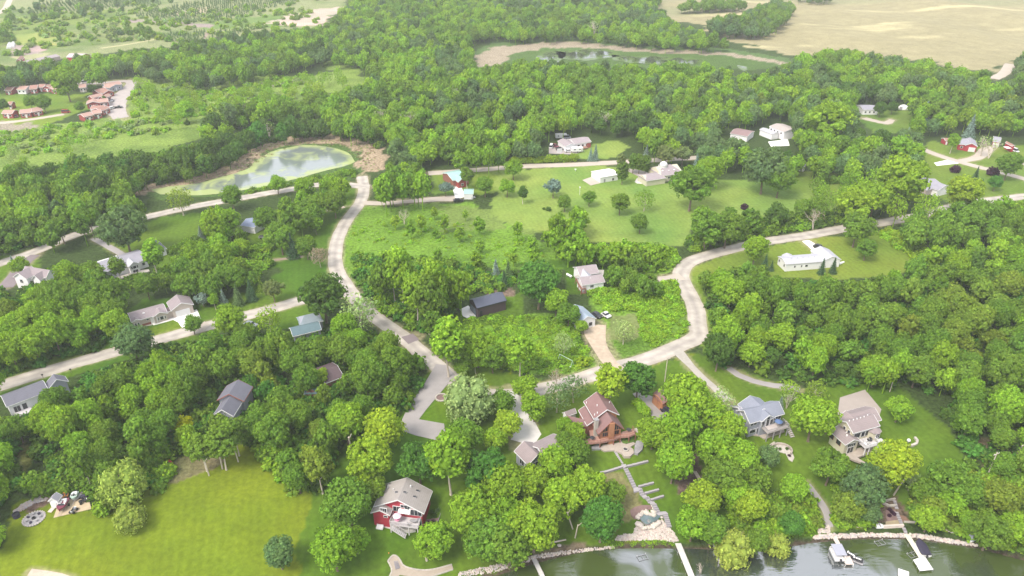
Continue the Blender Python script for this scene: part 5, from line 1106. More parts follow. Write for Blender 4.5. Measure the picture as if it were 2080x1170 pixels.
# ------------------------------------------------------------ houses
def zc(ox, oy, k): return lambda x, y: (ox+x/k, oy+y/k)
class House:
    def __init__(s, name, label, cat, A, B, h, group=None, zg=None):
        z = 0.0 if zg is None else zg
        if zg is None:
            for _ in range(10): a = gz(*A, z+h); b = gz(*B, z+h); z = .5*z+.5*H((a[0]+b[0])/2, (a[1]+b[1])/2)
        a = gz(*A, z+h); b = gz(*B, z+h); s.z = z; s.rz = math.atan2(b[1]-a[1], b[0]-a[0]); s.org = a; s.c, s.s = math.cos(s.rz), math.sin(s.rz)
        s.o = empty(name, (a[0], a[1], z), s.rz, label, cat, group)
    def L(s, p, h=0.0):
        x, y = gz(p[0], p[1], s.z+h); dx, dy = x-s.org[0], y-s.org[1]; return (dx*s.c+dy*s.s, -dx*s.s+dy*s.c)
    def onwall(s, p, face, w):
        d = raydir(*p); ldx, ldy, dz = d[0]*s.c+d[1]*s.s, -d[0]*s.s+d[1]*s.c, d[2]
        ox, oy = -s.org[0], -s.org[1]; lx, ly = ox*s.c+oy*s.s, -ox*s.s+oy*s.c
        if face == 'S': t = (w['y0']-ly)/ldy
        elif face == 'W': t = (w['x0']-lx)/ldx
        else: t = (w['x1']-lx)/ldx
        return (lx+ldx*t, ly+ldy*t, CAMH-s.z+dz*t)
    def wing(s, A, B, C, h, rise, ridge, wall, roof, over=.35, z0=0.0, box=None, trim='white', hip=0.0, base=None, shift=0):
        if box is None:
            a, b, c = s.L(A, h), s.L(B, h), s.L(C, h); x0, x1 = a[0], b[0]; y0 = (a[1]+b[1])/2; y1 = y0+(c[1]-a[1])
        else: x0, y0, x1, y1 = box
        X0, X1, Y0, Y1 = x0+over, x1-over, y0+over, y1-over; b = MB(); zb = z0-.3
        ro = MB(); tr = MB(); th = .14; e = 0.02
        if ridge == 'x':
            ym = (Y0+Y1)/2; k = rise/((y1-y0)/2); hw = h-over*k*0  # walls meet the roof underside
            zt = lambda y: h+(min(y-y0, y1-y))*k-.05
            b.poly([(X0, Y0, zb), (X0, Y1, zb), (X0, Y1, zt(Y1)), (X0, ym, zt(ym)), (X0, Y0, zt(Y0)), (X1, Y0, zb), (X1, Y1, zb), (X1, Y1, zt(Y1)), (X1, ym, zt(ym)), (X1, Y0, zt(Y0))],
                   [(0, 4, 3, 2, 1), (5, 6, 7, 8, 9), (0, 5, 9, 4), (1, 2, 7, 6), (2, 3, 8, 7), (3, 4, 9, 8), (0, 1, 6, 5)])
            hp = hip*(x1-x0) if hip else 0
            yr = (y0+y1)/2; P = [(x0, y0, h), (x1, y0, h), (x1-hp, yr, h+rise), (x0+hp, yr, h+rise), (x0, y1, h), (x1, y1, h)]
            F = [(0, 1, 2, 3), (3, 2, 5, 4)]+([(0, 3, 4), (1, 5, 2)] if hip else [])
            for (qa, qb) in (((x0, y0), (x1, y0)), ((x0, y1), (x1, y1))):
                yy = qa[1]+(-.04 if qa[1] == y0 else .04); tr.box(((x0+x1)/2, yy, h-.02), (x1-x0+.1, .07, .2))
            if not hip:
                for xx in (x0-.04, x1+.04):
                    for (ya, yb) in ((y0, yr), (y1, yr)): tr.poly([(xx-.04, ya, h-.12), (xx+.04, ya, h-.12), (xx+.04, yb, h+rise-.12), (xx-.04, yb, h+rise-.12), (xx-.04, ya, h+.13), (xx+.04, ya, h+.13), (xx+.04, yb, h+rise+.13), (xx-.04, yb, h+rise+.13)], [(0, 1, 2, 3), (4, 5, 6, 7), (0, 1, 5, 4), (1, 2, 6, 5), (2, 3, 7, 6), (3, 0, 4, 7)])
        else:
            xm = (X0+X1)/2; k = rise/((x1-x0)/2); zt = lambda x: h+(min(x-x0, x1-x))*k-.05
            b.poly([(X0, Y0, zb), (X1, Y0, zb), (X1, Y0, zt(X1)), (xm, Y0, zt(xm)), (X0, Y0, zt(X0)), (X0, Y1, zb), (X1, Y1, zb), (X1, Y1, zt(X1)), (xm, Y1, zt(xm)), (X0, Y1, zt(X0))],
                   [(0, 1, 2, 3, 4), (5, 9, 8, 7, 6), (0, 4, 9, 5), (1, 6, 7, 2), (2, 7, 8, 3), (3, 8, 9, 4), (0, 5, 6, 1)])
            hp = hip*(y1-y0) if hip else 0; xr = (x0+x1)/2; P = [(x0, y0, h), (xr, y0+hp, h+rise), (xr, y1-hp, h+rise), (x0, y1, h), (x1, y0, h), (x1, y1, h)]
            F = [(0, 1, 2, 3), (1, 4, 5, 2)]+([(0, 4, 1), (3, 2, 5)] if hip else [])
            for xx in (x0-.04, x1+.04): tr.box((xx, (y0+y1)/2, h-.02), (.07, y1-y0+.1, .2))
            if not hip:
                for yy in (y0-.04, y1+.04):
                    for (xa, xb) in ((x0, xr), (x1, xr)): tr.poly([(xa, yy-.04, h-.12), (xa, yy+.04, h-.12), (xb, yy+.04, h+rise-.12), (xb, yy-.04, h+rise-.12), (xa, yy-.04, h+.13), (xa, yy+.04, h+.13), (xb, yy+.04, h+rise+.13), (xb, yy-.04, h+rise+.13)], [(0, 1, 2, 3), (4, 5, 6, 7), (0, 1, 5, 4), (1, 2, 6, 5), (2, 3, 7, 6), (3, 0, 4, 7)])
        n = len(P); ro.poly([(x, y, z+th) for x, y, z in P]+[(x, y, z) for x, y, z in P], F+[tuple(n+i for i in f[::-1]) for f in F])
        # close the slab edges
        ed = {}
        for f in F:
            for i in range(len(f)):
                e_ = (f[i], f[(i+1) % len(f)]); ed[tuple(sorted(e_))] = ed.get(tuple(sorted(e_)), [])+[e_]
        for k_, v_ in ed.items():
            if len(v_) == 1: a_, b_ = v_[0]; ro.f.append((b_, a_, n+a_, n+b_))
        if wall: b.build('wall', wall, s.o)
        r = ro.build('roof', roof, s.o)
        if trim: tr.build('roof_trim', M[trim], s.o)
        return dict(x0=X0, x1=X1, y0=Y0, y1=Y1, h=h, rise=rise, rx0=x0, rx1=x1, ry0=y0, ry1=y1, ridge=ridge, roof=r)
    def win(s, w, face, p, ww, hh, mull=1, frame='white', name='window', glass='glass', loc=None):
        x, y, z = s.onwall(p, face, w) if loc is None else loc
        if face == 'S': f = MB().box((x, y-.04, z), (ww+.24, .1, hh+.24)); g_ = MB().box((x, y-.08, z), (ww, .06, hh)); mm = [MB().box((x-ww/2+ww*(i+1)/(mull+1), y-.11, z), (.06, .04, hh)) for i in range(mull)]
        else:
            sg = -1 if face == 'W' else 1; f = MB().box((x+sg*.04, y, z), (.1, ww+.24, hh+.24)); g_ = MB().box((x+sg*.08, y, z), (.06, ww, hh)); mm = [MB().box((x+sg*.11, y-ww/2+ww*(i+1)/(mull+1), z), (.04, .06, hh)) for i in range(mull)]
        o = f.build(name, M[frame] if isinstance(frame, str) else frame, s.o); g_.build('pane', M[glass], o)
        for q in mm: q.build('mullion', M[frame] if isinstance(frame, str) else frame, o)
        return o
    def garage(s, w, face, p, ww, hh=2.1, m='white', n=4):
        x, y, z = s.onwall(p, face, w); z = hh/2; o = MB().box((x, y-.04, z) if face == 'S' else (x+(.04 if face == 'E' else -.04), y, z), (ww+.3, .08, hh+.2) if face == 'S' else (.08, ww+.3, hh+.2)).build('garage_door', M[m], s.o)
        for i in range(n):
            zz = hh*(i+.5)/n
            (MB().box((x, y-.1, zz), (ww, .05, hh/n-.06)) if face == 'S' else MB().box((x+(.1 if face == 'E' else -.1), y, zz), (.05, ww, hh/n-.06))).build('door_panel', M[m], o)
    def vent(s, w, p, r=.12, hgt=.35, m='white'):
        # small pipe standing on a roof seen at p: found on the roof plane
        zz = w['h']+.5*w['rise']
        for _ in range(8):
            x, y = s.L(p, zz)
            q = min(y-w['ry0'], w['ry1']-y)/((w['ry1']-w['ry0'])/2) if w['ridge'] == 'x' else min(x-w['rx0'], w['rx1']-x)/((w['rx1']-w['rx0'])/2)
            zz = w['h']+w['rise']*max(0, min(1, q))+.14
        MB().tube((x, y, zz-.2), (x, y, zz+hgt), r, r, 8).build('roof_vent', M[m], s.o)
    def skylight(s, w, p, a=.9, b=.6, m='glass'):
        zz = w['h']+.5*w['rise']
        for _ in range(8):
            x, y = s.L(p, zz); q = min(y-w['ry0'], w['ry1']-y)/((w['ry1']-w['ry0'])/2) if w['ridge'] == 'x' else min(x-w['rx0'], w['rx1']-x)/((w['rx1']-w['rx0'])/2)
            zz = w['h']+w['rise']*max(0, min(1, q))+.14
        o = MB().box((x, y, zz+.04), (a, b, .16)).build('skylight', M['chrome'] if m == 'glass' else M[m], s.o); MB().box((x, y, zz+.14), (a*.8, b*.8, .05)).build('pane', M[m], o)
    def deck(s, P, z, m='deck', rail=True, posts=True, name='deck', railm=None, th=.18, skip=()):
        Q = [s.L(p, z) for p in P]; o = MB().prism(Q, z-th, z).build(name, M[m], s.o); n = len(Q); rm = M[railm or m]
        if posts and z > .8:
            for x, y in Q: MB().box((x, y, z/2-.2), (.18, .18, z)).build('post', rm, o)
        if rail:
            b = MB()
            for i in range(n):
                if i in skip: continue
                a, c = Vector(Q[i]+(0,)), Vector(Q[(i+1) % n]+(0,)); L_ = (c-a).length
                b.tube((a.x, a.y, z+.95), (c.x, c.y, z+.95), .05, .05, 4); b.tube((a.x, a.y, z+.12), (c.x, c.y, z+.12), .03, .03, 4)
                for k in range(int(L_/.35)+1): p = a.lerp(c, min(1, k*.35/L_)); b.box((p.x, p.y, z+.5), (.05, .05, .95))
            b.build('railing', rm, o)
        return o
    def stair(s, p0, p1, z0, z1, wd, m='deck', n=9, name='stair', rail=True):
        """flight from p0 at height z0 down to p1 at z1; every tread a piece"""
        a = s.L(p0, z0); b = s.L(p1, z1); an = math.atan2(b[1]-a[1], b[0]-a[0]); L_ = math.dist(a, b); o = MB()
        nx, ny = -math.sin(an), math.cos(an)
        for sg in (-1, 1): o.tube((a[0]+nx*wd/2*sg, a[1]+ny*wd/2*sg, z0-.15), (b[0]+nx*wd/2*sg, b[1]+ny*wd/2*sg, z1-.1), .1, .1, 4)
        if rail:
            for sg in (-1, 1):
                o.tube((a[0]+nx*wd/2*sg, a[1]+ny*wd/2*sg, z0+.9), (b[0]+nx*wd/2*sg, b[1]+ny*wd/2*sg, z1+.9), .05, .05, 4)
                for k in range(6): t = k/5; x, y, z = a[0]+(b[0]-a[0])*t+nx*wd/2*sg, a[1]+(b[1]-a[1])*t+ny*wd/2*sg, z0+(z1-z0)*t; o.box((x, y, z+.4), (.06, .06, 1.0))
        st = o.build(name, M[m], s.o)
        for k in range(n): t = (k+.5)/n; MB().box((a[0]+(b[0]-a[0])*t, a[1]+(b[1]-a[1])*t, z0+(z1-z0)*t), (L_/n*.95, wd, .08), an).build('tread', M[m], st)
        return st
    def patio(s, P, z, m, name='patio', zb=-.4): return MB().prism([s.L(p, z) for p in P], zb, z).build(name, m if not isinstance(m, str) else M[m], s.o)
    def chim(s, p, z0, z1, a, b, m='stone'):
        x, y = s.L(p, z1); o = MB().box((x, y, (z0+z1)/2), (a, b, z1-z0)).build('chimney', M[m], s.o); MB().box((x, y, z1+.08), (a+.2, b+.2, .16)).build('chimney_cap', M['stone_grey'], o)
def furn_table(name, label, x, y, z, m='black', cat='table', chairs=2, rz=0.0):
    t = empty(name, (x, y, z), rz, label, cat); MB().lathe([(.6, .70), (.62, .74), (.6, .76)], n=12).build('table_top', M[m], t); MB().tube((0, 0, 0), (0, 0, .7), .05, .05).build('leg', M[m], t); return t
def chair(x, y, z, rz, label, m='chrome', group='garden chairs'):
    t = empty('garden_chair', (x, y, z), rz, label, 'chair', group); MB().box((0, 0, .42), (.55, .55, .08)).build('seat', M[m], t); MB().box((0, .27, .75), (.55, .07, .6)).build('backrest', M[m], t)
    for a, b in ((-.22, -.22), (.22, -.22), (-.22, .22), (.22, .22)): MB().box((a, b, .2), (.06, .06, .4)).build('leg', M[m], t)
    return t

R_GREY = shingle('warm_grey_shingles', (.42, .38, .36)); R_BROWN = shingle('red_brown_shingles', (.27, .155, .15)); R_TAUPE = shingle('taupe_shingles', (.33, .27, .27)); R_SLATE = shingle('slate_blue_shingles', (.27, .29, .36))
R_RANCH = shingle('mauve_shingles', (.34, .285, .30)); R_LGREY = shingle('light_grey_shingles', (.37, .36, .42)); R_DGREY = shingle('dark_grey_shingles', (.17, .17, .21)); R_TEAL = shingle('teal_shingles', (.14, .22, .25))
R_GREEN = mat('pale_green_metal_roof', (.32, .52, .48), .4, .06, .5, stripe=(0, 2.2, .12)); R_BLACK = mat('charcoal_metal_roof', (.085, .095, .14), .45, .08, .5, stripe=(0, 2.2, .15)); R_WHITE = mat('white_metal_roof', (.80, .79, .76), .4, .05, .5, stripe=(0, 1.6, .06))
R_COTT = shingle('brick_red_shingles', (.42, .23, .19)); R_COTT2 = shingle('pinkish_shingles', (.50, .31, .26)); R_WHITEG = shingle('pale_grey_shingles', (.52, .52, .58)); R_BLUEM = mat('pale_blue_metal_roof', (.33, .40, .50), .4, .06, .5, stripe=(1, 2.2, .1)); R_PINK = shingle('pale_pink_metal', (.60, .50, .52)); R_LILAC = shingle('lilac_grey_shingles', (.40, .34, .36)); R_DBROWN = shingle('dark_brown_shingles', (.13, .09, .10))

# --- red house by the front lawn
q = zc(740, 940, 7.311); h = House('red_house', 'dark red two-storey house with warm grey roof and white deck with a parasol', 'house', q(140, 655), q(885, 760), 4.4)
mw = h.wing(q(140, 655), q(885, 760), q(310, 330), 4.4, 3.0, 'y', M['red_siding'], R_GREY, .5)
sw_x0, sw_x1 = mw['rx0'], mw['rx0']+(mw['rx1']-mw['rx0'])*.36
w2 = h.wing(0, 0, 0, 4.0, 1.1, 'y', M['red_siding'], R_GREY, .35, box=(sw_x0-.2, mw['ry0']-1.4, sw_x1, mw['ry0']+2.8))
w3 = h.wing(0, 0, 0, 4.2, 1.5, 'x', M['red_siding'], R_GREY, .35, box=(mw['rx0']+1.5, mw['ry1']-3.5, mw['rx1']-7.5, mw['ry1']+1.4))
h.win(w2, 'S', q(285, 700), 1.3, 1.0, 2); h.win(w2, 'S', q(318, 795), .7, .45, 0, name='basement_window')
h.win(mw, 'S', q(485, 680), 1.6, 1.3, 1); h.win(mw, 'S', q(615, 648), 2.2, .7, 2); h.win(mw, 'S', q(640, 715), .9, 2.0, 0, name='patio_door'); h.win(mw, 'S', q(770, 740), 2.4, 1.5, 2)
# awning over the patio door, striped lower windows under the deck
for u in (.50, .64, .78, .90): h.win(mw, 'S', None, 1.3, 1.7, 0, loc=(mw['x0']+(mw['x1']-mw['x0'])*u, mw['y0'], 1.05))
ax = mw['x0']+(mw['x1']-mw['x0'])*.62; MB().poly([(ax-1.3, mw['y0']-.1, 4.5), (ax+1.3, mw['y0']-.1, 4.5), (ax+1.3, mw['y0']-1.0, 4.1), (ax-1.3, mw['y0']-1.0, 4.1), (ax-1.3, mw['y0']-.1, 4.6), (ax+1.3, mw['y0']-.1, 4.6), (ax+1.3, mw['y0']-1.0, 4.2), (ax-1.3, mw['y0']-1.0, 4.2)], [(0, 1, 2, 3), (4, 5, 6, 7), (0, 1, 5, 4), (1, 2, 6, 5), (2, 3, 7, 6), (3, 0, 4, 7)]).build('awning', M['white'], h.o)
dx0 = mw['x0']+(mw['x1']-mw['x0'])*.36; M['deck_white'] = mat('white_deck', (.56, .53, .54), .7, .08, 2, stripe=(0, 6, .1))
def rdeck(h, x0, y0, x1, y1, z, m, rail=True, skip=(), railm=None):
    Q = [(x0, y0), (x1, y0), (x1, y1), (x0, y1)]; o = MB().prism(Q, z-.2, z).build('deck', M[m], h.o); rm = M[railm or m]; b = MB()
    for i in range(4):
        if i in skip: continue
        a, c = Vector(Q[i]+(0,)), Vector(Q[(i+1) % 4]+(0,)); L_ = (c-a).length; b.tube((a.x, a.y, z+.95), (c.x, c.y, z+.95), .06, .06, 4)
        for k in range(int(L_/.3)+1): p = a.lerp(c, min(1, k*.3/L_)); b.box((p.x, p.y, z+.5), (.05, .05, .95))
    if rail: b.build('railing', rm, o)
    for x in np.linspace(x0+.1, x1-.1, 4): MB().box((float(x), y0+.1, z/2-.2), (.2, .2, z)).build('post', rm, o)
    return o
rdeck(h, dx0, mw['y0']-2.7, mw['x1']-.3, mw['y0']-.05, 2.3, 'deck_white', skip=(2,))
stt = MB(); 
for sg in (-.5, .5):
    stt.tube((dx0+.6, mw['y0']-2.7+sg-.6, 2.1), (dx0+3.6, mw['y0']-2.7+sg-.6, 0), .09, .09, 4); stt.tube((dx0+.6, mw['y0']-2.7+sg-.6, 3.1), (dx0+3.6, mw['y0']-2.7+sg-.6, 1), .06, .06, 4)
    for k in range(7): t = k/6; stt.box((dx0+.6+3*t, mw['y0']-3.3+sg, 2.6-2.1*t), (.06, .06, 1))
so_ = stt.build('stair', M['deck_white'], h.o)
for k in range(9): t = (k+.5)/9; MB().box((dx0+.6+3*t, mw['y0']-3.3, 2.2*(1-t)), (.32, 1.0, .07)).build('tread', M['deck_white'], so_)
h.patio([q(120, 900), q(190, 800), q(345, 850), q(340, 965), q(180, 925)], .12, 'grey_deck'); h.patio([q(342, 965), q(360, 880), q(480, 880), q(800, 905), q(760, 1000), q(650, 1020)], .10, 'concrete', zb=-.5)
for p in ((480, 440), (600, 440), (790, 415), (745, 505)): h.skylight(mw, q(*p), .75, .4)
h.vent(mw, q(690, 360), .13, .5); h.vent(mw, q(432, 405), .1, .4)
# rounded walled bed behind and garden strip on the right
def W2(h, x, y): return (h.org[0]+x*h.c-y*h.s, h.org[1]+x*h.s+y*h.c)
cx, cy = W2(h, mw['x0']+(mw['x1']-mw['x0'])*.50, mw['y0']-1.7); t = empty('parasol', (cx, cy, h.z+2.3), 0, 'pink and white parasol over a round table on the white deck', 'parasol')
MB().lathe([(.95, 1.75), (.6, 2.05), (.05, 2.3)], n=8).build('canopy', mat('parasol_cloth', (.85, .62, .72), .8, .2, 2), t); MB().tube((0, 0, 0), (0, 0, 2.3), .03).build('pole', M['chrome'], t)
furn_table('round_table', 'pink round table under the parasol on the white deck', cx, cy, h.z+2.3, 'pink')
cx, cy = W2(h, mw['x0']+(mw['x1']-mw['x0'])*.84, mw['y0']-1.4); furn_table('round_table', 'oval dark table at the right end of the white deck', cx, cy, h.z+2.3, 'stone_grey').scale = (1.4, .8, 1)
for k, (dx, dy) in enumerate(((1.1, .1), (-.9, -.7))): chair(cx+dx, cy+dy, h.z+2.3, k*2.1, ('grey chair right of the oval deck table', 'grey chair left of the oval deck table')[k])
cx, cy = W2(h, sw_x0+1.6, mw['y0']-2.3); t = empty('garden_sofa', (cx, cy, h.z+.12), h.rz, 'pale garden sofa on the grey patio of the red house', 'sofa'); MB().box((0, 0, .25), (1.5, .7, .4)).build('seat', M['white'], t); MB().box((0, .4, .55), (1.5, .15, .5)).build('backrest', M['white'], t)
cx, cy = W2(h, mw['x1']+1.2, mw['y0']+3)
gb = empty('garden_bed', (cx, cy, h.z), h.rz, 'dark planted bed with a low edging wall right of the red house', 'flower bed'); MB().prism([(-1.6, -5), (.6, -4.6), (1.5, -1), (1.4, 3), (-1.6, 4)], -.2, .12).build('mulch', M['mulch'], gb); MB().loft([[(a[0]*k, a[1]*k, z) for a, k, z in ((p, kk, zz) for kk, zz in ((1.0, -.2), (1.0, .35), (.94, .35), (.94, -.2)))] for p in ((-1.7, -5.1), (.7, -4.8), (1.6, -1), (1.5, 3.1))]).build('edging', M['stone_grey'], gb)
for i, (a, b) in enumerate(((.2, -3.4), (.6, -1.8), (.3, 0), (.7, 1.6), (-.6, -2.6), (-.4, .9))):
    x, y = W2(h, mw['x1']+1.2+a, mw['y0']+3+b); e = add_tree(x, y, h.z+.1, .38, 'shrub', ('blue', 'purple', 'dark')[i % 3], '%s little bush in the bed right of the red house, %s from the front' % (('bluish', 'purple', 'dark green')[i % 3], ('second', 'third', 'fifth', 'sixth', 'nearest', 'fourth')[i]), 'little bushes in the bed')

# --- brown timber house with the glass gable
q = zc(1180, 800, 9.0); h = House('timber_house', 'brown timber house with tall glass gable, pale stone chimney and curved deck', 'house', q(320, 740), q(790, 650), 3.7, zg=0)
fw = h.wing(q(320, 740), q(790, 650), q(200, 520), 3.7, 3.3, 'y', M['timber'], R_BROWN, .55, trim='brick')
ux = h.L(q(30, 160), 5.4); uf = h.L(q(240, 470), 5.4); ur = h.L(q(685, 365), 5.4)
bw = h.wing(0, 0, 0, 5.4, 2.3, 'y', M['timber'], R_BROWN, .45, box=(uf[0], uf[1], ur[0], ux[1]+.2))
# lower side roof along the left
h.wing(0, 0, 0, 3.6, 1.0, 'y', M['brick'], R_BROWN, .3, box=(uf[0]-1.6, uf[1]+.3, uf[0]+1.6, ux[1]-.6))
h.chim(q(285, 470), 0, 6.6, .8, .9, 'stone')
for x0_, x1_, z0_, z1_ in ((.13, .44, 2.3, 3.4), (.60, .90, 2.3, 3.4)):
    Wd = fw['x1']-fw['x0']; xa, xb = fw['x0']+Wd*x0_, fw['x0']+Wd*x1_; o = MB().box(((xa+xb)/2, fw['y0']-.05, (z0_+z1_)/2), (xb-xa+.25, .12, z1_-z0_+.25)).build('window', M['timber'], h.o)
    for i in range(3): MB().box((xa+(xb-xa)*(i+.5)/3, fw['y0']-.12, (z0_+z1_)/2), ((xb-xa)/3-.1, .06, z1_-z0_)).build('pane', M['glass'], o)
xm = (fw['rx0']+fw['rx1'])/2; hw_ = (fw['rx1']-fw['rx0'])/2
for sg in (-1, 1):      # raking glass under the gable
    zt = lambda d: 3.7+3.3*(1-d/hw_)-.45
    P = [(xm+sg*.9, 3.75), (xm+sg*(hw_*.80), 3.75), (xm+sg*(hw_*.80), zt(hw_*.80)+.02), (xm+sg*.9, zt(.9))]
    b = MB(); b.poly([(x, fw['y0']-.11, z) for x, z in P]+[(x, fw['y0']+.0, z) for x, z in P], [(0, 1, 2, 3), (7, 6, 5, 4), (0, 1, 5, 4), (1, 2, 6, 5), (2, 3, 7, 6), (3, 0, 4, 7)]); o = b.build('gable_window', M['glass'], h.o)
    for k in (1, 2): xx = xm+sg*(.9+(hw_*.80-.9)*k/3); MB().box((xx, fw['y0']-.14, (3.75+zt(abs(xx-xm)))/2), (.1, .06, zt(abs(xx-xm))-3.75)).build('mullion', M['timber'], o)
MB().box((xm, fw['y0']-.45, 3.2), (1.3, .8, 6.6)).build('timber_pier', M['timber'], h.o)
for u in (.22, .42, .70): h.win(fw, 'S', None, 1.2, 1.1, 1, loc=(fw['x0']+(fw['x1']-fw['x0'])*u, fw['y0'], .9), name='basement_window')
for u in (.1, .35, .6): h.win(fw, 'W', None, 1.0, 1.0, 1, 'brick', loc=(fw['x0'], fw['y0']+(fw['y1']-fw['y0'])*u, 2.6))
dk = [q(60, 870), q(170, 800), q(140, 560), q(240, 640), q(320, 790), q(520, 800), q(690, 745), q(760, 690), q(940, 640), q(1000, 740), q(880, 790), q(720, 800), q(600, 840), q(350, 900), q(130, 920)]
h.deck(dk, 1.7, 'deck', skip=(0, 1, 2, 3, 4, 5, 6, 7), railm='brick')
h.patio([q(350, 985), q(400, 930), q(700, 890), q(740, 830), q(760, 900), q(830, 915), q(960, 880), q(1000, 910), q(900, 970), q(960, 1010), q(970, 1080), q(900, 1140), q(790, 1140), q(740, 1080), q(600, 1030), q(430, 1045), q(380, 1020)], .15, 'paver', zb=-.6)
h.patio([q(740, 850), q(950, 800), q(980, 870), q(850, 900), q(770, 900)], .25, mat('planting', (.08, .15, .02), 1, .4, 2), 'planting_bed')
h.patio([q(985, 935), q(1010, 860), q(1120, 830), q(1150, 900), q(1120, 1020), q(1040, 1090), q(975, 1075)], .3, 'stone_grey', 'rock_bed', zb=-.6)
h.patio([q(960, 640), q(1020, 620), q(1090, 740), q(1140, 810), q(1110, 850), q(1050, 760)], .5, 'stone', 'stone_border', zb=-.6)
h.patio([q(195, 960), q(340, 900), q(360, 1000), q(200, 1010)], .3, 'stone_grey', 'stone_border', zb=-.6)
for p in ((295, 220), (300, 355), (250, 390), (520, 165), (100, 170)): h.vent(bw, q(*p), .12, .4)
hx = h
cx, cy = W2(h, *h.L(q(205, 840), 1.7)); furn_table('round_table', 'dark table at the left end of the timber house deck', cx, cy, 1.7, 'black')
cx, cy = W2(h, *h.L(q(870, 690), 1.7)); furn_table('round_table', 'dark table at the right end of the timber house deck', cx, cy, 1.7, 'black')
cx, cy = W2(h, *h.L(q(815, 1025), .15)); t = empty('fire_pit', (cx, cy, .15), 0, 'round fire pit in the curved end of the paved patio', 'fire pit'); MB().lathe([(.75, 0), (.75, .35), (.5, .35), (.5, .1)], n=14).build('rim', M['stone'], t); MB().lathe([(.5, .02), (.5, .12)], n=12).build('ash_bed', M['black'], t)
q5 = zc(1120, 780, 3.443); h = House('timber_garage', 'low brown roofed timber garage joined left of the brown timber house', 'garage', q5(95, 262), q5(262, 300), 2.6, zg=0)
gw = h.wing(q5(100, 275), q5(262, 300), q5(88, 235), 2.6, 1.3, 'x', M['timber'], R_BROWN, .35, trim='brick'); h.win(gw, 'S', None, 1.2, .9, 1, 'brick', loc=(gw['x1']-1.5, gw['y0'], 1.5))
h = House('white_shed', 'white walled shed with a pale roof behind the timber garage', 'shed', q5(78, 200), q5(112, 235), 2.0, zg=0); h.wing(q5(70, 205), q5(110, 228), q5(112, 148), 2.0, .8, 'y', M['white'], R_TAUPE, .15)

# --- taupe cottage left of it
q = zc(1000, 770, 2.925); h = House('taupe_cottage', 'cottage with two taupe gabled roofs half hidden by bright trees', 'house', q(130, 440), q(215, 508), 3.6, zg=0)
A_, B_, C_ = q(130, 430), q(212, 512), q(222, 358)
bpy.data.objects.remove(h.o); h = House('taupe_cottage', 'cottage with two taupe gabled roofs half hidden by bright trees', 'house', A_, B_, 3.2, zg=0)
wa = h.wing(A_, B_, C_, 3.2, 1.7, 'x', M['blue_siding'], R_TAUPE, .35); a, b_ = h.L(q(185, 345), 3.2), h.L(q(345, 385), 3.2)
wb = h.wing(0, 0, 0, 3.4, 1.9, 'y', M['blue_siding'], R_TAUPE, .35, box=(wa['rx0']+.4, wa['ry1']-1.6, wa['rx1']+2.2, wa['ry1']+5.6))
h.win(wa, 'E', None, 1.5, 1.5, 1, loc=(wa['x1'], wa['y0']+2.0, 1.9)); h.win(wa, 'S', None, 1.6, 1.3, 1, loc=((wa['x0']+wa['x1'])/2, wa['y0'], 1.8)); h.skylight(wa, q(278, 380), 1.4, .4, 'white')

# --- detached arched timber garage and its neighbour roofs
q = zc(1280, 760, 9.75); h = House('detached_garage', 'orange timber garage front with a curved parapet beside the asphalt drive', 'garage', q(440, 400), q(640, 590), 2.6, zg=0)
g1 = h.wing(q(440, 400), q(650, 600), q(680, 330), 2.6, .9, 'x', M['timber'], R_BROWN, .1, trim='brick')
b = MB(); n = 10
for k in range(n):
    u0, u1 = k/n, (k+1)/n; f = lambda u: 2.7+.9*math.sin(u*math.pi)**.8
    x0, x1 = g1['x0']+(g1['x1']-g1['x0'])*u0, g1['x0']+(g1['x1']-g1['x0'])*u1; b.poly([(x0, g1['y0']-.28, f(u0)-.35), (x1, g1['y0']-.28, f(u1)-.35), (x1, g1['y0']-.28, f(u1)), (x0, g1['y0']-.28, f(u0)), (x0, g1['y0']-.04, f(u0)-.35), (x1, g1['y0']-.04, f(u1)-.35), (x1, g1['y0']-.04, f(u1)), (x0, g1['y0']-.04, f(u0))], [(0, 1, 2, 3), (4, 5, 6, 7), (0, 1, 5, 4), (3, 2, 6, 7), (0, 3, 7, 4), (1, 2, 6, 5)])
b.build('parapet', M['timber'], h.o)
for u in (.3, .72): 
    x = g1['x0']+(g1['x1']-g1['x0'])*u; o = MB().box((x, g1['y0']-.05, 1.1), (2.4, .1, 2.2)).build('garage_door', M['timber'], h.o)
    for i in range(4): MB().box((x, g1['y0']-.12, .3+.52*i), (2.2, .05, .46)).build('door_panel', M['timber'], o)
h = House('hip_roof_lodge', 'small lodge with a pointed dusty brown hipped roof under the trees', 'house', q(820, 850), q(990, 860), 2.8, zg=0); h.wing(q(800, 850), q(1000, 862), q(850, 740), 2.8, 1.6, 'y', M['timber'], R_BROWN, .35, hip=.5, trim='brick')
h = House('red_brown_lodge', 'lodge with a dark red-brown roof partly under the big light tree', 'house', q(930, 770), q(1190, 760), 2.9, zg=0); h.wing(q(960, 800), q(1190, 750), q(940, 690), 2.9, 1.3, 'x', M['timber'], R_BROWN, .35, trim='brick')

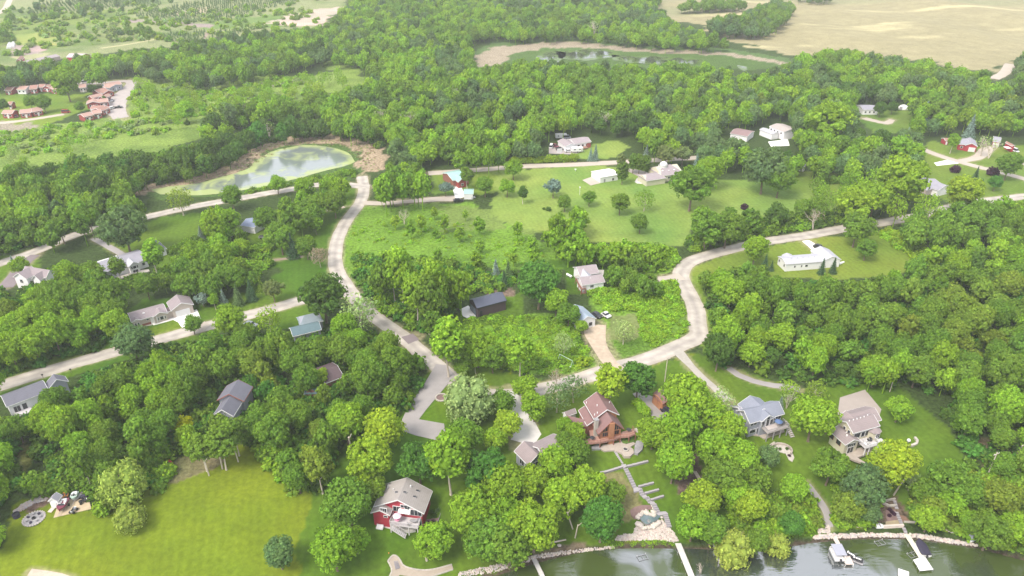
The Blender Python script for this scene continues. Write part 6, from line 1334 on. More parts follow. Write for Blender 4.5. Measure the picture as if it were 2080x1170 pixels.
# --- slate-blue house
q = zc(1440, 760, 4.875); h = House('slate_blue_house', 'slate-blue gabled house with white trimmed windows and a raised grey deck', 'house', q(400, 490), q(748, 392), 4.6, zg=0)
m1 = h.wing(q(405, 492), q(748, 395), q(300, 352), 4.6, 1.9, 'x', M['blue_siding'], R_SLATE, .4)
w2_ = h.wing(0, 0, 0, 4.6, 1.5, 'y', M['blue_siding'], R_SLATE, .2, box=((m1['rx0']+m1['rx1'])/2-2.1, m1['ry0']-.5, (m1['rx0']+m1['rx1'])/2+2.1, m1['ry0']+4.2))
w3_ = h.wing(0, 0, 0, 4.4, 1.8, 'y', M['blue_siding'], R_SLATE, .4, box=((m1['rx0']+m1['rx1'])/2-3.2, m1['ry1']-3.5, (m1['rx0']+m1['rx1'])/2+3.6, m1['ry1']+2.0))
a_ = h.L(q(240, 160), 3.4); b_ = h.L(q(370, 270), 3.4); h.wing(0, 0, 0, 3.6, 1.8, 'x', M['blue_siding'], R_LGREY, .4, box=(a_[0]-5.0, m1['ry0']+2.2, m1['rx0']+1.2, m1['ry0']+8.4))
Wd = m1['x1']-m1['x0']
for u in (.07, .17): h.win(m1, 'S', None, .8, 1.0, 0, loc=(m1['x0']+Wd*u, m1['y0'], 4.0))
for u in (.09, .17): h.win(m1, 'S', None, .8, 1.0, 0, loc=(m1['x0']+Wd*u, m1['y0'], 1.5))
for u in (.36, .50, .62): h.win(w2_, 'S', None, .8, 1.9 if u == .5 else 1.5, 0, loc=(m1['x0']+Wd*u, w2_['y0'], 3.7))
h.win(w2_, 'S', None, .8, .7, 0, loc=(m1['x0']+Wd*.5, w2_['y0'], 5.1), name='gable_window')
for u in (.74, .83, .93): h.win(m1, 'S', None, .8, 1.6, 0, loc=(m1['x0']+Wd*u, m1['y0'], 4.0))
for u in (.32, .44, .6, .76, .9): h.win(m1, 'S', None, 1.0, 1.7, 0, loc=(m1['x0']+Wd*u, m1['y0'], 1.2), name='lower_window')
rdeck(h, m1['x0']+Wd*.34, m1['y0']-3.0, m1['x1'], m1['y0']-.55, 2.6, 'grey_deck', skip=(2,), railm='stone_grey'); h.patio([q(410, 600), q(420, 560), q(740, 540), q(750, 570), q(550, 640), q(500, 610)], .12, 'paver')
stx = MB(); [stx.tube((m1['x1']+.1+sg, m1['y0']-.8, 2.6), (m1['x1']+.3+sg, m1['y0']-4.2, .1), .1, .1, 4) for sg in (0, 1.0)]; so_ = stx.build('stair', M['stone_grey'], h.o)
for k in range(9): t = (k+.5)/9; MB().box((m1['x1']+.7+.2*t, m1['y0']-.8-3.4*t, 2.6-2.5*t), (1.0, .35, .07)).build('tread', M['grey_deck'], so_)
cx, cy = W2(h, m1['x0']+Wd*.74, m1['y0']-1.9); t = empty('parasol', (cx, cy, 2.6), 0, 'dark blue parasol on the deck of the slate-blue house', 'parasol'); MB().lathe([(1.0, 1.7), (.6, 1.95), (.05, 2.2)], n=8).build('canopy', M['blue'], t); MB().tube((0, 0, 0), (0, 0, 2.2), .03).build('pole', M['chrome'], t)
cx, cy = W2(h, m1['x0']+Wd*.92, m1['y0']-1.6); furn_table('round_table', 'dark table on the right of the slate-blue house deck', cx, cy, 2.6, 'black')

# --- cream house
h = House('cream_house', 'large cream house with brown-grey roofs, side porch and rear deck above a paved patio', 'house', q(1430, 588), q(1690, 515), 5.1, zg=0)
m1 = h.wing(q(1430, 590), q(1692, 512), q(1300, 452), 5.1, 1.4, 'x', M['cream'], R_TAUPE, .4)
# body is deeper: back slope and garage end
hw2 = h.wing(0, 0, 0, 4.4, 1.6, 'x', M['cream'], R_TAUPE, .4, box=(m1['rx1']-4.8, m1['ry0']+2.2, m1['rx1']+2.8, m1['ry1']+2.6)); h.wing(0, 0, 0, 4.9, 1.2, 'y', M['cream'], R_TAUPE, .35, box=(m1['rx0']+1.2, m1['ry1']-3, m1['rx0']+5.2, m1['ry1']+1.2))
pw = h.wing(0, 0, 0, 3.3, 1.0, 'y', M['cream'], R_TAUPE, .3, box=(m1['rx0']-2.8, m1['ry0']-1.2, m1['rx0']+1.6, m1['ry1']-1.0))
Wd = m1['x1']-m1['x0']
for u, z_, ww in ((.12, 3.7, .6), (.2, 3.7, .6), (.28, 3.7, .6), (.45, 3.6, .9), (.62, 3.6, .9), (.86, 3.6, 1.4), (.3, 1.3, 1.2), (.5, 1.3, 1.6), (.7, 1.3, 1.6)): h.win(m1, 'S', None, ww, 1.4, 0 if ww < 1 else 1, loc=(m1['x0']+Wd*u, m1['y0'], z_))
for u in (.25, .6): h.win(m1, 'W', None, .6, 1.0, 0, loc=(m1['x0'], m1['y0']+(m1['y1']-m1['y0'])*u, 4.2))
h.win(pw, 'S', None, 2.2, .9, 3, loc=((pw['x0']+pw['x1'])/2, pw['y0'], 2.6)); h.win(pw, 'S', None, 1.6, 1.6, 1, loc=((pw['x0']+pw['x1'])/2, pw['y0'], 1.0), glass='glass', name='patio_door')
for k in range(3): h.win(pw, 'W', None, 1.2, 1.5, 0, 'brick', loc=(pw['x0'], pw['y0']+2+2.4*k, 2.4))
bayx = m1['x0']+Wd*.86; MB().lathe([(1.5, 0), (1.5, 4.3)], (bayx, m1['y0']-.2, 0), 8).build('bay', M['cream'], h.o); MB().lathe([(1.8, 4.3), (.2, 5.0)], (bayx, m1['y0']-.2, 0), 8).build('bay_roof', R_TAUPE, h.o); h.win(m1, 'S', None, 1.0, 1.2, 1, loc=(bayx, m1['y0']-1.6, 3.4))
rdeck(h, m1['x0']+Wd*.22, m1['y0']-3.2, m1['x0']+Wd*.78, m1['y0']-.1, 2.2, 'deck_white', skip=(2,), railm='white'); rdeck(h, m1['x0']+Wd*.85, m1['y0']-3.0, m1['x0']+Wd*1.08, m1['y0']-1.5, 2.2, 'deck_white', rail=False)
h.patio([q(1330, 790), q(1420, 740), q(1640, 700), q(1700, 730), q(1560, 790), q(1470, 825), q(1550, 875), q(1545, 885), q(1440, 850), q(1350, 810)], .12, 'paver'); h.patio([q(1660, 672), q(1790, 735), q(1800, 715), q(1850, 690), q(1900, 715), q(1955, 715), q(1950, 760), q(1830, 770), q(1760, 745), q(1650, 690)], .14, 'paver')
for p in ((1390, 465), (1430, 455), (1465, 445), (1500, 435), (1535, 425), (1570, 410)): h.vent(m1, q(*p), .12, .25)
h.vent(hw2, q(1645, 455), .25, .4); h.vent(pw, q(1365, 610), .2, .3); h.vent(pw, q(1360, 580), .12, .3)
cx, cy = W2(h, m1['x0']+Wd*.58, m1['y0']-1.5); t = empty('grill', (cx, cy, 2.2), h.rz, 'dark covered grill on the white deck of the cream house', 'grill'); MB().box((0, 0, .55), (1.2, .6, .9)).build('body', M['black'], t, bevel=.08); MB().lathe([(.3, 0), (.3, .25), (.1, .4)], (0, 0, 1.0), 8).build('hood', M['black'], t)
for k in range(4):
    cx, cy = W2(h, m1['x0']+Wd*(.32+.06*k), m1['y0']-2.2+.8*(k % 2)); chair(cx, cy, 2.2, k*1.5, 'pale chair on the white deck of the cream house, %s from left' % ('first', 'second', 'third', 'fourth')[k], 'white', 'chairs on the cream house deck')

# --- tan ranch house
q = zc(230, 580, 9.436); h = House('tan_ranch_house', 'long tan ranch house with mauve roof, porch gable and white garage door', 'house', q(350, 705), q(1035, 515), 2.6)
m1 = h.wing(q(350, 705), q(1035, 515), q(240, 540), 2.6, 1.1, 'x', M['tan_siding'], R_RANCH, .35)
L_ = m1['rx1']-m1['rx0']
p1 = h.wing(0, 0, 0, 2.6, 1.05, 'y', M['tan_siding'], R_RANCH, .3, box=(m1['rx0']+.58*L_, m1['ry0']-.7, m1['rx1']+.1, m1['ry0']+2.4)); p2 = h.wing(0, 0, 0, 2.6, .6, 'y', M['tan_siding'], R_RANCH, .2, box=(m1['rx0']+.0*L_-.05, m1['ry0']-.25, m1['rx0']+.27*L_, m1['ry0']+1.6))
h.win(p1, 'S', None, .9, 1.1, 0, loc=((p1['x0']+p1['x1'])/2+.2, p1['y0'], 1.5)); [h.win(p1, 'S', None, .25, 1.0, 0, loc=((p1['x0']+p1['x1'])/2+.2+d, p1['y0'], 1.5)) for d in (-1.0, 1.0)]
[h.win(p2, 'S', None, .4, .9, 0, loc=((p2['x0']+p2['x1'])/2+d, p2['y0'], 1.5)) for d in (-.4, .4)]; h.win(m1, 'S', None, .6, .4, 0, loc=(m1['x0']+.40*L_, m1['y0'], 1.9)); MB().box((m1['x0']+.53*L_, m1['y0']-.08, 1.1), (1.2, .14, 2.2)).build('door', M['white'], h.o)
MB().box(((m1['x0']+m1['x1'])/2, m1['y0']-.03, .35), (L_-1.2, .05, .9)).build('brick_skirt', M['brick'], h.o)
for d in (0, .9): MB().box((m1['x0']+.56*L_+d*.9, m1['y0']-1.0, 1.25), (.2, .2, 2.5)).build('porch_post', M['white'], h.o)
ga, gb_, gc = h.L(q(1110, 490), 3.0), h.L(q(1540, 362), 3.0), h.L(q(1000, 340), 3.0)
gw = h.wing(0, 0, 0, 3.0, 1.7, 'y', M['tan_siding'], R_RANCH, .35, box=(ga[0], (ga[1]+gb_[1])/2, gb_[0], (ga[1]+gb_[1])/2+(gc[1]-ga[1]))); h.garage(gw, 'S', q(1335, 500), 3.9)
h.wing(0, 0, 0, 2.4, .6, 'x', M['tan_siding'], R_DBROWN, .1, box=(m1['rx1']-.2, gw['y0']+.6, gw['x0']+.1, gw['y0']+3.4)); h.skylight(m1, q(585, 530), .6, .5, 'white')
h.patio([q(255, 885), q(330, 800), q(760, 735), q(740, 755), q(480, 800)], .1, 'stone', 'path')
# --- long grey house
q = zc(180, 470, 10.64); h = House('long_grey_house', 'long low house with a light grey roof, central gable and stone edged terrace', 'house', q(350, 900), q(1250, 615), 3.0)
m1 = h.wing(q(350, 895), q(1290, 600), q(240, 650), 3.0, 1.4, 'x', M['white_siding'], R_LGREY, .35); L_ = m1['rx1']-m1['rx0']
p1 = h.wing(0, 0, 0, 3.0, 1.3, 'y', M['white_siding'], R_WHITEG, .3, box=(m1['rx0']+.50*L_, m1['ry0']-1.6, m1['rx0']+.76*L_, m1['ry0']+2.6)); xm = (p1['x0']+p1['x1'])/2
for d, ww in ((-.9, .35), (0, .95), (.95, .35)): h.win(p1, 'S', None, ww, .9, 0, loc=(xm+d, p1['y0'], 2.3))
h.win(p1, 'S', None, 1.6, .9, 1, loc=(xm, p1['y0'], .8)); h.win(m1, 'S', None, .9, 1.0, 0, loc=(m1['x0']+.85*L_, m1['y0'], 1.7)); h.win(m1, 'S', None, .9, 1.0, 0, loc=(m1['x0']+.2*L_, m1['y0'], 1.7))
MB().box((m1['rx0']+.26*L_, m1['ry1']-.4, 3.25), (.52*L_, 1.0, .12)).build('white_roof_strip', M['white'], h.o)
h.patio([q(580, 985), q(800, 930), q(1140, 830), q(1300, 820), q(1320, 860), q(1150, 900), q(850, 980), q(660, 1030)], .25, 'stone', 'terrace')
q2 = zc(180, 470, 10.64); h = House('white_gabled_annex', 'white gabled annex right of the long grey house', 'house', q2(1480, 440), q2(1690, 380), 2.4); w = h.wing(q2(1480, 440), q2(1690, 380), q2(1400, 250), 2.4, 1.1, 'y', M['white_siding'], R_DGREY, .3)
for d in (-.45, .45): h.win(w, 'S', None, .6, .8, 0, loc=((w['x0']+w['x1'])/2+d, w['y0'], 1.9))
# --- dark roofed house lower left
q = zc(0, 740, 9.75); h = House('dark_roofed_house', 'house with dark grey-blue roofs and a pale rear deck at the left edge', 'house', q(130, 850), q(870, 570), 3.4)
a = h.L(q(105, 590), 3.4); b_ = h.L(q(145, 850), 3.4); c_ = h.L(q(870, 380), 3.4); m1 = h.wing(0, 0, 0, 3.4, 1.3, 'x', M['white_siding'], R_DGREY, .35, box=(0, 0, c_[0], a[1]-0+0))
h.win(m1, 'S', None, 1.4, 1.9, 1, loc=(m1['x0']+1.6, m1['y0'], 1.5)); h.win(m1, 'S', None, 1.0, 1.9, 0, loc=(m1['x0']+3.3, m1['y0'], 1.5), name='patio_door')
rdeck(h, m1['x0']+.6, m1['y0']-2.4, m1['x0']+4.4, m1['y0']-.05, .8, 'deck_white', rail=False)
a = h.L(q(1060, 465), 3.4); b_ = h.L(q(1430, 410), 3.4); c_ = h.L(q(900, 385), 3.4); d_ = h.L(q(1390, 215), 3.4)
h.wing(0, 0, 0, 3.6, 1.8, 'y', M['blue_siding'], R_DGREY, .35, box=(min(a[0], c_[0]), a[1], b_[0]-.3, d_[1]))
# --- blue-grey house in the wood
q = zc(0, 770, 2.925); h = House('woodland_house', 'blue-grey gabled house with a dark red gable deep in the lower left wood', 'house', q(1270, 215), q(1385, 220), 4.5); w = h.wing(q(1262, 222), q(1390, 218), q(1292, 118), 4.5, 1.9, 'y', M['blue_siding'], R_DGREY, .3)
w = h.wing(0, 0, 0, 4.9, 2.1, 'y', M['blue_siding'], R_DGREY, .35, box=(w['rx0']-1.2, w['ry1']-1.4, w['rx1']+.6, w['ry1']+4.6), trim='brick')
# --- roofs in the middle of the wood
q = zc(560, 620, 5.85); h = House('brown_roofed_house', 'house with a low dark brown roof among the trees of the lower left wood', 'house', q(600, 930), q(790, 860), 3.2); h.wing(q(590, 930), q(810, 850), q(560, 720), 3.2, 1.3, 'x', M['brick'], R_DBROWN, .3)
h = House('teal_tipped_shed', 'small shed with a pointed teal roof beside the dark brown roofed house', 'shed', q(340, 1065), q(490, 1060), 2.4); h.wing(q(335, 1065), q(495, 1050), q(370, 1010), 2.4, 1.5, 'y', M['brick'], R_TEAL, .2, hip=.5)
h = House('teal_roofed_house', 'house with a long teal roof and a paler hipped wing beside the village road', 'house', q(210, 365), q(520, 290), 3.0); m1 = h.wing(q(205, 375), q(545, 290), q(150, 275), 3.0, 1.2, 'x', M['blue_siding'], R_TEAL, .3)
a = h.L(q(280, 220), 3.0); b_ = h.L(q(520, 150), 3.0); h.wing(0, 0, 0, 3.0, 1.7, 'x', M['blue_siding'], shingle('pale_teal_shingles', (.28, .34, .38)), .3, box=(a[0], m1['ry1']-.5, b_[0]+.6, m1['ry1']+5.0), hip=.3)
# --- black barn
q = zc(920, 560, 11.7); h = House('black_barn', 'long black metal barn with a charcoal roof and a white concrete apron', 'barn', q(570, 780), q(1275, 595), 3.4)
m1 = h.wing(q(570, 780), q(1275, 597), q(370, 572), 3.4, 1.5, 'x', M['black_metal'], R_BLACK, .2, trim='black'); D_ = m1['y1']-m1['y0']
for u in (.34, .72):
    o = MB().box((m1['x0']-.05, m1['y0']+D_*u, 1.3), (.1, 2.1, 2.6)).build('barn_door', M['black'], h.o)
    for i in range(4): MB().box((m1['x0']-.12, m1['y0']+D_*u, .35+.62*i), (.05, 1.9, .55)).build('door_panel', mat('slate_door', (.16, .20, .26), .5, .1), o)
h.win(m1, 'S', None, .7, 1.8, 0, 'black', loc=(m1['x0']+1.2, m1['y0'], 1.1), name='side_door', glass='black')
# --- house with the brown stair
q = zc(1130, 520, 7.314); h = House('house_with_brown_stair', 'white house with pale grey gabled roofs and a red-brown deck stair', 'house', q(400, 440), q(640, 405), 3.2)
m1 = h.wing(q(385, 440), q(720, 385), q(315, 325), 3.2, 1.4, 'x', M['white_siding'], R_LILAC, .3); a = h.L(q(235, 170), 3.2); b_ = h.L(q(500, 135), 3.2)
m2 = h.wing(0, 0, 0, 3.2, 1.6, 'x', M['white_siding'], R_LILAC, .3, box=(a[0]+.3, m1['ry1']+1.0, b_[0]+.8, a[1])); h.wing(0, 0, 0, 3.1, 1.3, 'y', M['white_siding'], R_WHITEG, .2, box=((m1['rx0']+m1['rx1'])/2-2.2, m1['ry0']+2, (m1['rx0']+m1['rx1'])/2+1.4, m1['ry1']+3))
h.win(m1, 'S', None, 1.1, .8, 1, loc=(m1['x0']+3.3, m1['y0'], 2.2)); h.deck([q(285, 335), q(330, 330), q(430, 440), q(440, 480), q(370, 500), q(330, 440)], 1.9, 'deck', railm='brick', skip=(1,)); h.stair(q(400, 455), q(400, 560), 1.8, .1, 1.0, 'brick', 8)
h.patio([q(555, 250), q(590, 205), q(710, 205), q(700, 280), q(560, 290)], .1, 'concrete')
# --- shed with pale blue roof
h = House('pale_blue_roofed_shed', 'white gabled shed with a pale blue metal roof by the dirt drive', 'shed', q(335, 1000), q(590, 930), 2.8); w = h.wing(q(335, 1002), q(592, 930), q(230, 800), 2.8, 1.6, 'y', M['white_siding'], R_BLUEM, .2, box=None)
[h.win(w, 'S', None, .35, .9, 0, 'black', loc=((w['x0']+w['x1'])/2+d, w['y0'], 1.3)) for d in (1.0, 1.5)]
# --- mobile home
q = zc(1560, 480, 11.556); h = House('white_mobile_home', 'long white mobile home with a pale roof joined to a gabled garage', 'mobile home', q(430, 660), q(1210, 600), 2.9)
m1 = h.wing(q(425, 662), q(1330, 590), q(215, 480), 2.9, .8, 'x', M['white_siding'], R_WHITEG, .2); Wd = m1['x1']-m1['x0']
for u, ww in ((.24, .5), (.42, .4), (.55, .9)): h.win(m1, 'S', None, ww, .7, 0, loc=(m1['x0']+Wd*u, m1['y0'], 1.7))
h.win(m1, 'W', None, .7, .9, 0, loc=(m1['x0'], m1['y1']-1, 1.9)); h.win(m1, 'W', None, .7, .9, 0, loc=(m1['x0'], m1['y0']+1, 1.9))
a, b_, c_, d_ = h.L(q(1390, 590), 2.9), h.L(q(1815, 460), 2.9), h.L(q(1190, 330), 2.9), h.L(q(1590, 270), 2.9)
gw = h.wing(0, 0, 0, 2.9, 1.5, 'y', M['white_siding'], R_WHITEG, .2, box=(m1['rx1']-.6, m1['ry0']+.3, m1['rx1']+6.4, m1['ry0']+8.6)); h.wing(0, 0, 0, 2.85, .7, 'y', M['white_siding'], R_WHITEG, .2, box=(m1['rx0']+2, m1['ry1']-2, m1['rx0']+5.5, m1['ry1']+.9))
for u in (.18, .33, .48, .63, .78): h.vent(m1, q(390+u*900, 540-u*80), .1, .3, 'chrome')
h.patio([q(1640, 620), q(1780, 580), q(1800, 600), q(1700, 650)], .3, 'white', 'steps')
# --- white long shed, domed house
q = zc(1100, 260, 6.5); h = House('white_long_shed', 'plain white metal shed with a white roof on the golf-green lawn', 'shed', q(775, 655), q(1015, 615), 2.6); w = h.wing(q(775, 655), q(1018, 618), q(675, 570), 2.6, .8, 'x', M['white'], R_WHITE, .12)
MB().box((w['x0']+2.2, w['y0']-.05, .8), (.8, .1, 1.5)).build('door', M['stone_grey'], h.o); MB().box((w['x0']+6.6, w['y0']-.05, .8), (.8, .1, 1.0)).build('vent_box', M['black'], h.o)
h = House('domed_house', 'pale house with a wide grey hipped roof topped by a white observatory dome', 'house', q(1590, 635), q(1880, 590), 3.0)
m1 = h.wing(q(1585, 640), q(1880, 590), q(1430, 525), 3.0, 2.4, 'x', M['cream'], R_LILAC, .35, hip=.30); Wd = m1['x1']-m1['x0']
for u in (.12, .36, .58): h.win(m1, 'S', None, 1.3, .9, 1, loc=(m1['x0']+Wd*u, m1['y0'], 1.7))
xm = m1['rx0']+Wd*.40; ym = (m1['ry0']+m1['ry1'])/2
o = MB().lathe([(1.7, 4.4), (1.7, 5.7)], (xm, ym, 0), 20).build('dome_drum', M['white'], h.o); MB().lathe([(1.85*math.cos(t), 5.7+1.75*math.sin(t)) for t in np.linspace(0, 1.5, 8)], (xm, ym, 0), 20).build('dome', M['white'], h.o, smooth=True)
MB().box((xm, ym-1.5, 6.5), (.5, .5, .9)).build('dome_slit', M['white'], h.o)
for p in ((1570, 530), (1600, 550), (1680, 562), (1750, 552), (1840, 575)): h.skylight(m1, q(*p), .8, .6, 'white')
a, b_, c_ = h.L(q(1400, 700), 2.6), h.L(q(1560, 650), 2.6), h.L(q(1300, 615), 2.6); h.wing(0, 0, 0, 2.6, 1.3, 'x', M['cream'], R_LILAC, .3, box=(a[0]-.6, a[1], m1['rx0']+1.6, c_[1]-.2), hip=.25); h.chim(q(1552, 490), 3, 6.0, .5, .5, 'white'); h.patio([q(1230, 710), q(1260, 660), q(1330, 700), q(1340, 735), q(1260, 730)], .12, 'concrete')
# --- red decked house with the vehicles
h = House('lilac_roofed_house', 'house with a pinkish grey roof, red deck and red end wall behind the yellow hedge', 'house', q(440, 210), q(660, 180), 3.0); m1 = h.wing(q(435, 212), q(660, 182), q(430, 135), 3.0, 1.1, 'x', M['white_siding'], R_LILAC, .25)
for u in (.25, .5, .75): h.win(m1, 'S', None, 1.0, 1.0, 0, loc=(m1['x0']+(m1['x1']-m1['x0'])*u, m1['y0'], 1.7))
rdeck(h, m1['x0']+1.5, m1['y0']-2.2, m1['x1']-2.5, m1['y0']-.05, .9, 'deck', railm='brick', skip=(2,)); MB().box((m1['x1']-1.2, m1['y0']-.08, 1.2), (2.4, .1, 2.5)).build('red_panel', M['barn_red'], h.o)
w = h.wing(0, 0, 0, 2.8, 1.0, 'y', M['white_siding'], R_LILAC, .2, box=(m1['rx0']-5.6, m1['ry0']-1.2, m1['rx0']+.4, m1['ry1']-.4)); h.garage(w, 'S', q(240, 250), 2.6)
# --- green roofed house
q = zc(860, 320, 11.7); h = House('green_roofed_house', 'red-brown house with a large pale green metal roof', 'house', q(740, 600), q(1130, 520), 3.0); m1 = h.wing(q(655, 520), q(1135, 500), q(690, 285), 3.2, 1.5, 'x', M['brick'], R_GREEN, .25)
w = h.wing(0, 0, 0, 3.0, 1.5, 'y', M['barn_red'], R_GREEN, .25, box=(m1['rx0']+1.4, m1['ry0']-2.6, m1['rx0']+5.6, m1['ry0']+2.5)); h.win(w, 'S', None, 1.0, 1.0, 1, loc=((w['x0']+w['x1'])/2, w['y0'], 1.5))
h = House('green_roofed_garage', 'small garage with a pale green metal roof below the green roofed house', 'garage', q(955, 870), q(1180, 870), 2.4); w = h.wing(q(955, 872), q(1185, 872), q(945, 750), 2.4, .7, 'x', M['white'], R_GREEN, .15); h.garage(w, 'S', q(1110, 930), 1.9, 1.8)
# --- cabins right
q = zc(1380, 0, 2.971)
h = House('brown_roofed_cabin', 'low house with a dusty red roof left of the white row house in the wood', 'house', q(300, 800), q(410, 820), 3.0); h.wing(q(302, 808), q(415, 822), q(308, 770), 3.0, .9, 'x', M['white_siding'], shingle('dusty_red_shingles', (.33, .22, .22)), .25)
h = House('white_row_house', 'white walled house with a long pale roof in the right hand wood', 'house', q(520, 750), q(640, 795), 4.6); w = h.wing(q(530, 765), q(645, 795), q(545, 725), 4.4, .9, 'x', M['white_siding'], shingle('pale_beige_shingles', (.52, .45, .42)), .2)
h.wing(0, 0, 0, 3.0, .6, 'x', M['white_siding'], R_WHITEG, .2, box=(w['rx0']-1.5, w['ry0']-5.0, w['rx0']+8.0, w['ry0']-.2)); [h.win(w, 'S', None, .9, .9, 0, loc=(w['x0']+1.5+2.4*k, w['y0'], 3.2)) for k in range(4)]
h = House('grey_roofed_cottage', 'low cottage with a lilac-grey roof between round dark trees in the wood', 'house', q(1110, 665), q(1200, 665), 2.8); w = h.wing(q(1112, 665), q(1200, 662), q(1110, 635), 2.8, 1.0, 'x', M['white_siding'], R_LGREY, .2); [h.win(w, 'S', None, .9, .9, 0, loc=(w['x0']+1.5+2.4*k, w['y0'], 1.5)) for k in range(3)]
h = House('white_dome_shelter', 'white domed shelter behind the two dark round trees', 'shelter', q(1320, 645), q(1365, 655), 1.0); MB().lathe([(3.0*math.cos(t), 2.6*math.sin(t)) for t in np.linspace(0, 1.5, 7)], (2.5, 1.5, 0), 16).build('shell', M['white'], h.o, smooth=True); MB().box((2.5, -1.4, .9), (1.6, .3, 1.8)).build('door', M['stone_grey'], h.o)
for nm, lab, a, b_, c_, hh, rr, wl, rf in (('white_cabin', 'tiny white walled cabin in the trees left of the dusty red roof', (182, 728), (212, 728), (182, 716), 2.6, .6, 'white_siding', R_WHITEG), ('far_white_cabin', 'tiny pale roof at the top of the right hand wood', (1365, 488), (1395, 488), (1366, 478), 2.6, .5, 'white_siding', R_WHITEG),
        ('far_white_cabin', 'tiny white gable near the top of the right hand wood', (1492, 490), (1512, 490), (1494, 480), 2.6, .8, 'white_siding', R_WHITEG), ('white_cabin', 'tiny white wall hidden among trees above the straight road', (722, 998), (755, 1005), (722, 988), 2.6, .6, 'white_siding', R_WHITEG),
        ('white_cabin', 'small white cabin at the right edge of the big lawn', (1050, 1075), (1078, 1080), (1052, 1055), 2.6, .8, 'white_siding', R_WHITEG), ('pale_cabin', 'small pale roof hidden in the wood right of the white row house', (728, 722), (762, 718), (730, 708), 2.6, .6, 'white_siding', R_LGREY)):
    h = House(nm, lab, 'cabin', q(*a), q(*b_), hh); w = h.wing(q(*a), q(*b_), q(*c_), hh, rr, 'x', M[wl], rf, .2); MB().box(((w['x0']+w['x1'])/2, w['y0']-.05, 1), (.9, .1, 2)).build('door', M['stone_grey'], h.o)
q = zc(1880, 250, 7.31)
h = House('eastern_red_house', 'bright red house with a grey roof at the end of the eastern lane', 'house', q(490, 300), q(760, 330), 3.0); m1 = h.wing(q(485, 300), q(640, 340), q(520, 215), 3.0, 1.1, 'x', M['red_siding'], R_LGREY, .25)
g2 = h.wing(0, 0, 0, 3.0, 1.3, 'y', M['red_siding'], R_LGREY, .25, box=(m1['rx1']-1.5, m1['ry0']-.8, m1['rx1']+4.0, m1['ry1']-1.5)); [h.win(m1, 'S', None, .9, .9, 0, loc=(m1['x0']+1.5+2.4*k, m1['y0'], 1.6)) for k in range(3)]; h.garage(g2, 'S', q(700, 345), 2.6)
h = House('red_play_house', 'tiny red shed left of the eastern red house', 'shed', q(298, 275), q(350, 275), 2.2); w = h.wing(q(295, 262), q(352, 262), q(298, 225), 2.2, .7, 'x', M['red_siding'], R_COTT, .15); MB().box(((w['x0']+w['x1'])/2, w['y0']-.05, .9), (.8, .1, 1.7)).build('door', M['white'], h.o)
h = House('eastern_grey_house', 'red walled house with a lilac roof behind the pale stemmed trees', 'house', q(1030, 275), q(1100, 285), 2.8); w = h.wing(q(1000, 270), q(1110, 290), q(1010, 195), 2.8, 1.0, 'x', M['red_siding'], R_LGREY, .25); h.garage(w, 'S', q(1050, 300), 2.4)
h = House('eastern_red_shed', 'narrow dark red shed with a pale lean-to at the far right', 'shed', q(1290, 350), q(1325, 350), 3.0); w = h.wing(q(1285, 345), q(1325, 345), q(1285, 290), 3.0, .6, 'y', M['red_siding'], R_COTT, .15); MB().box((-1.6, 1.0, 2.2), (2.6, 3, .12)).build('lean_to', M['white'], h.o)
h = House('white_gabled_house', 'house with lilac-grey roof and a large white garage gable left of a willow', 'house', q(175, 1005), q(380, 950), 2.9); w = h.wing(q(190, 1005), q(385, 950), q(30, 830), 2.9, 1.7, 'y', M['white_siding'], R_LGREY, .25, box=None)
h.wing(0, 0, 0, 2.9, 1.5, 'x', M['tan_siding'], R_LGREY, .25, box=(w['rx0']-4.0, w['ry0']+2.6, w['rx1']-1.5, w['ry1']+1)); h.garage(w, 'S', q(290, 1030), 3.4)
# --- left edge and hidden garden roofs
q = zc(0, 380, 2.924)
h = House('white_gabled_villa', 'white gabled villa at the left edge beside the dark driveway', 'house', q(80, 520), q(200, 540), 4.2); w = h.wing(q(85, 530), q(150, 552), q(115, 480), 4.2, 1.8, 'y', M['white_siding'], R_RANCH, .25); h.wing(0, 0, 0, 4.2, 1.8, 'x', M['white_siding'], R_RANCH, .25, box=(w['rx0']+1, w['ry0']+2.5, w['rx1']+5.5, w['ry1']+1.5)); h.wing(0, 0, 0, 4.0, 1.6, 'y', M['white_siding'], R_RANCH, .25, box=(w['rx1']+1.2, w['ry0']+.8, w['rx1']+4.6, w['ry1']))
h.win(w, 'S', None, 1.0, 1.2, 1, loc=((w['x0']+w['x1'])/2, w['y0'], 3.0))
h = House('blue_roofed_house', 'blue-grey roofed house mostly hidden between the garden trees', 'house', q(1440, 225), q(1500, 235), 3.4); h.wing(q(1440, 222), q(1500, 250), q(1505, 175), 2.6, 1.2, 'x', M['white_siding'], shingle('blue_grey_shingles', (.26, .31, .44)), .25)
h = House('grey_roofed_bungalow', 'pale grey roof peeping out between the garden trees near the pond road', 'house', q(1735, 188), q(1805, 185), 2.8); h.wing(q(1735, 188), q(1808, 184), q(1745, 165), 2.8, .8, 'x', M['white_siding'], R_LGREY, .25)
h = House('teal_shed', 'small shed with a flat teal roof in the garden blocks', 'shed', q(1220, 445), q(1278, 438), 2.2); h.wing(q(1220, 448), q(1280, 440), q(1218, 428), 2.2, .4, 'x', M['white_siding'], mat('teal_metal', (.20, .38, .36), .5, .1), .15)
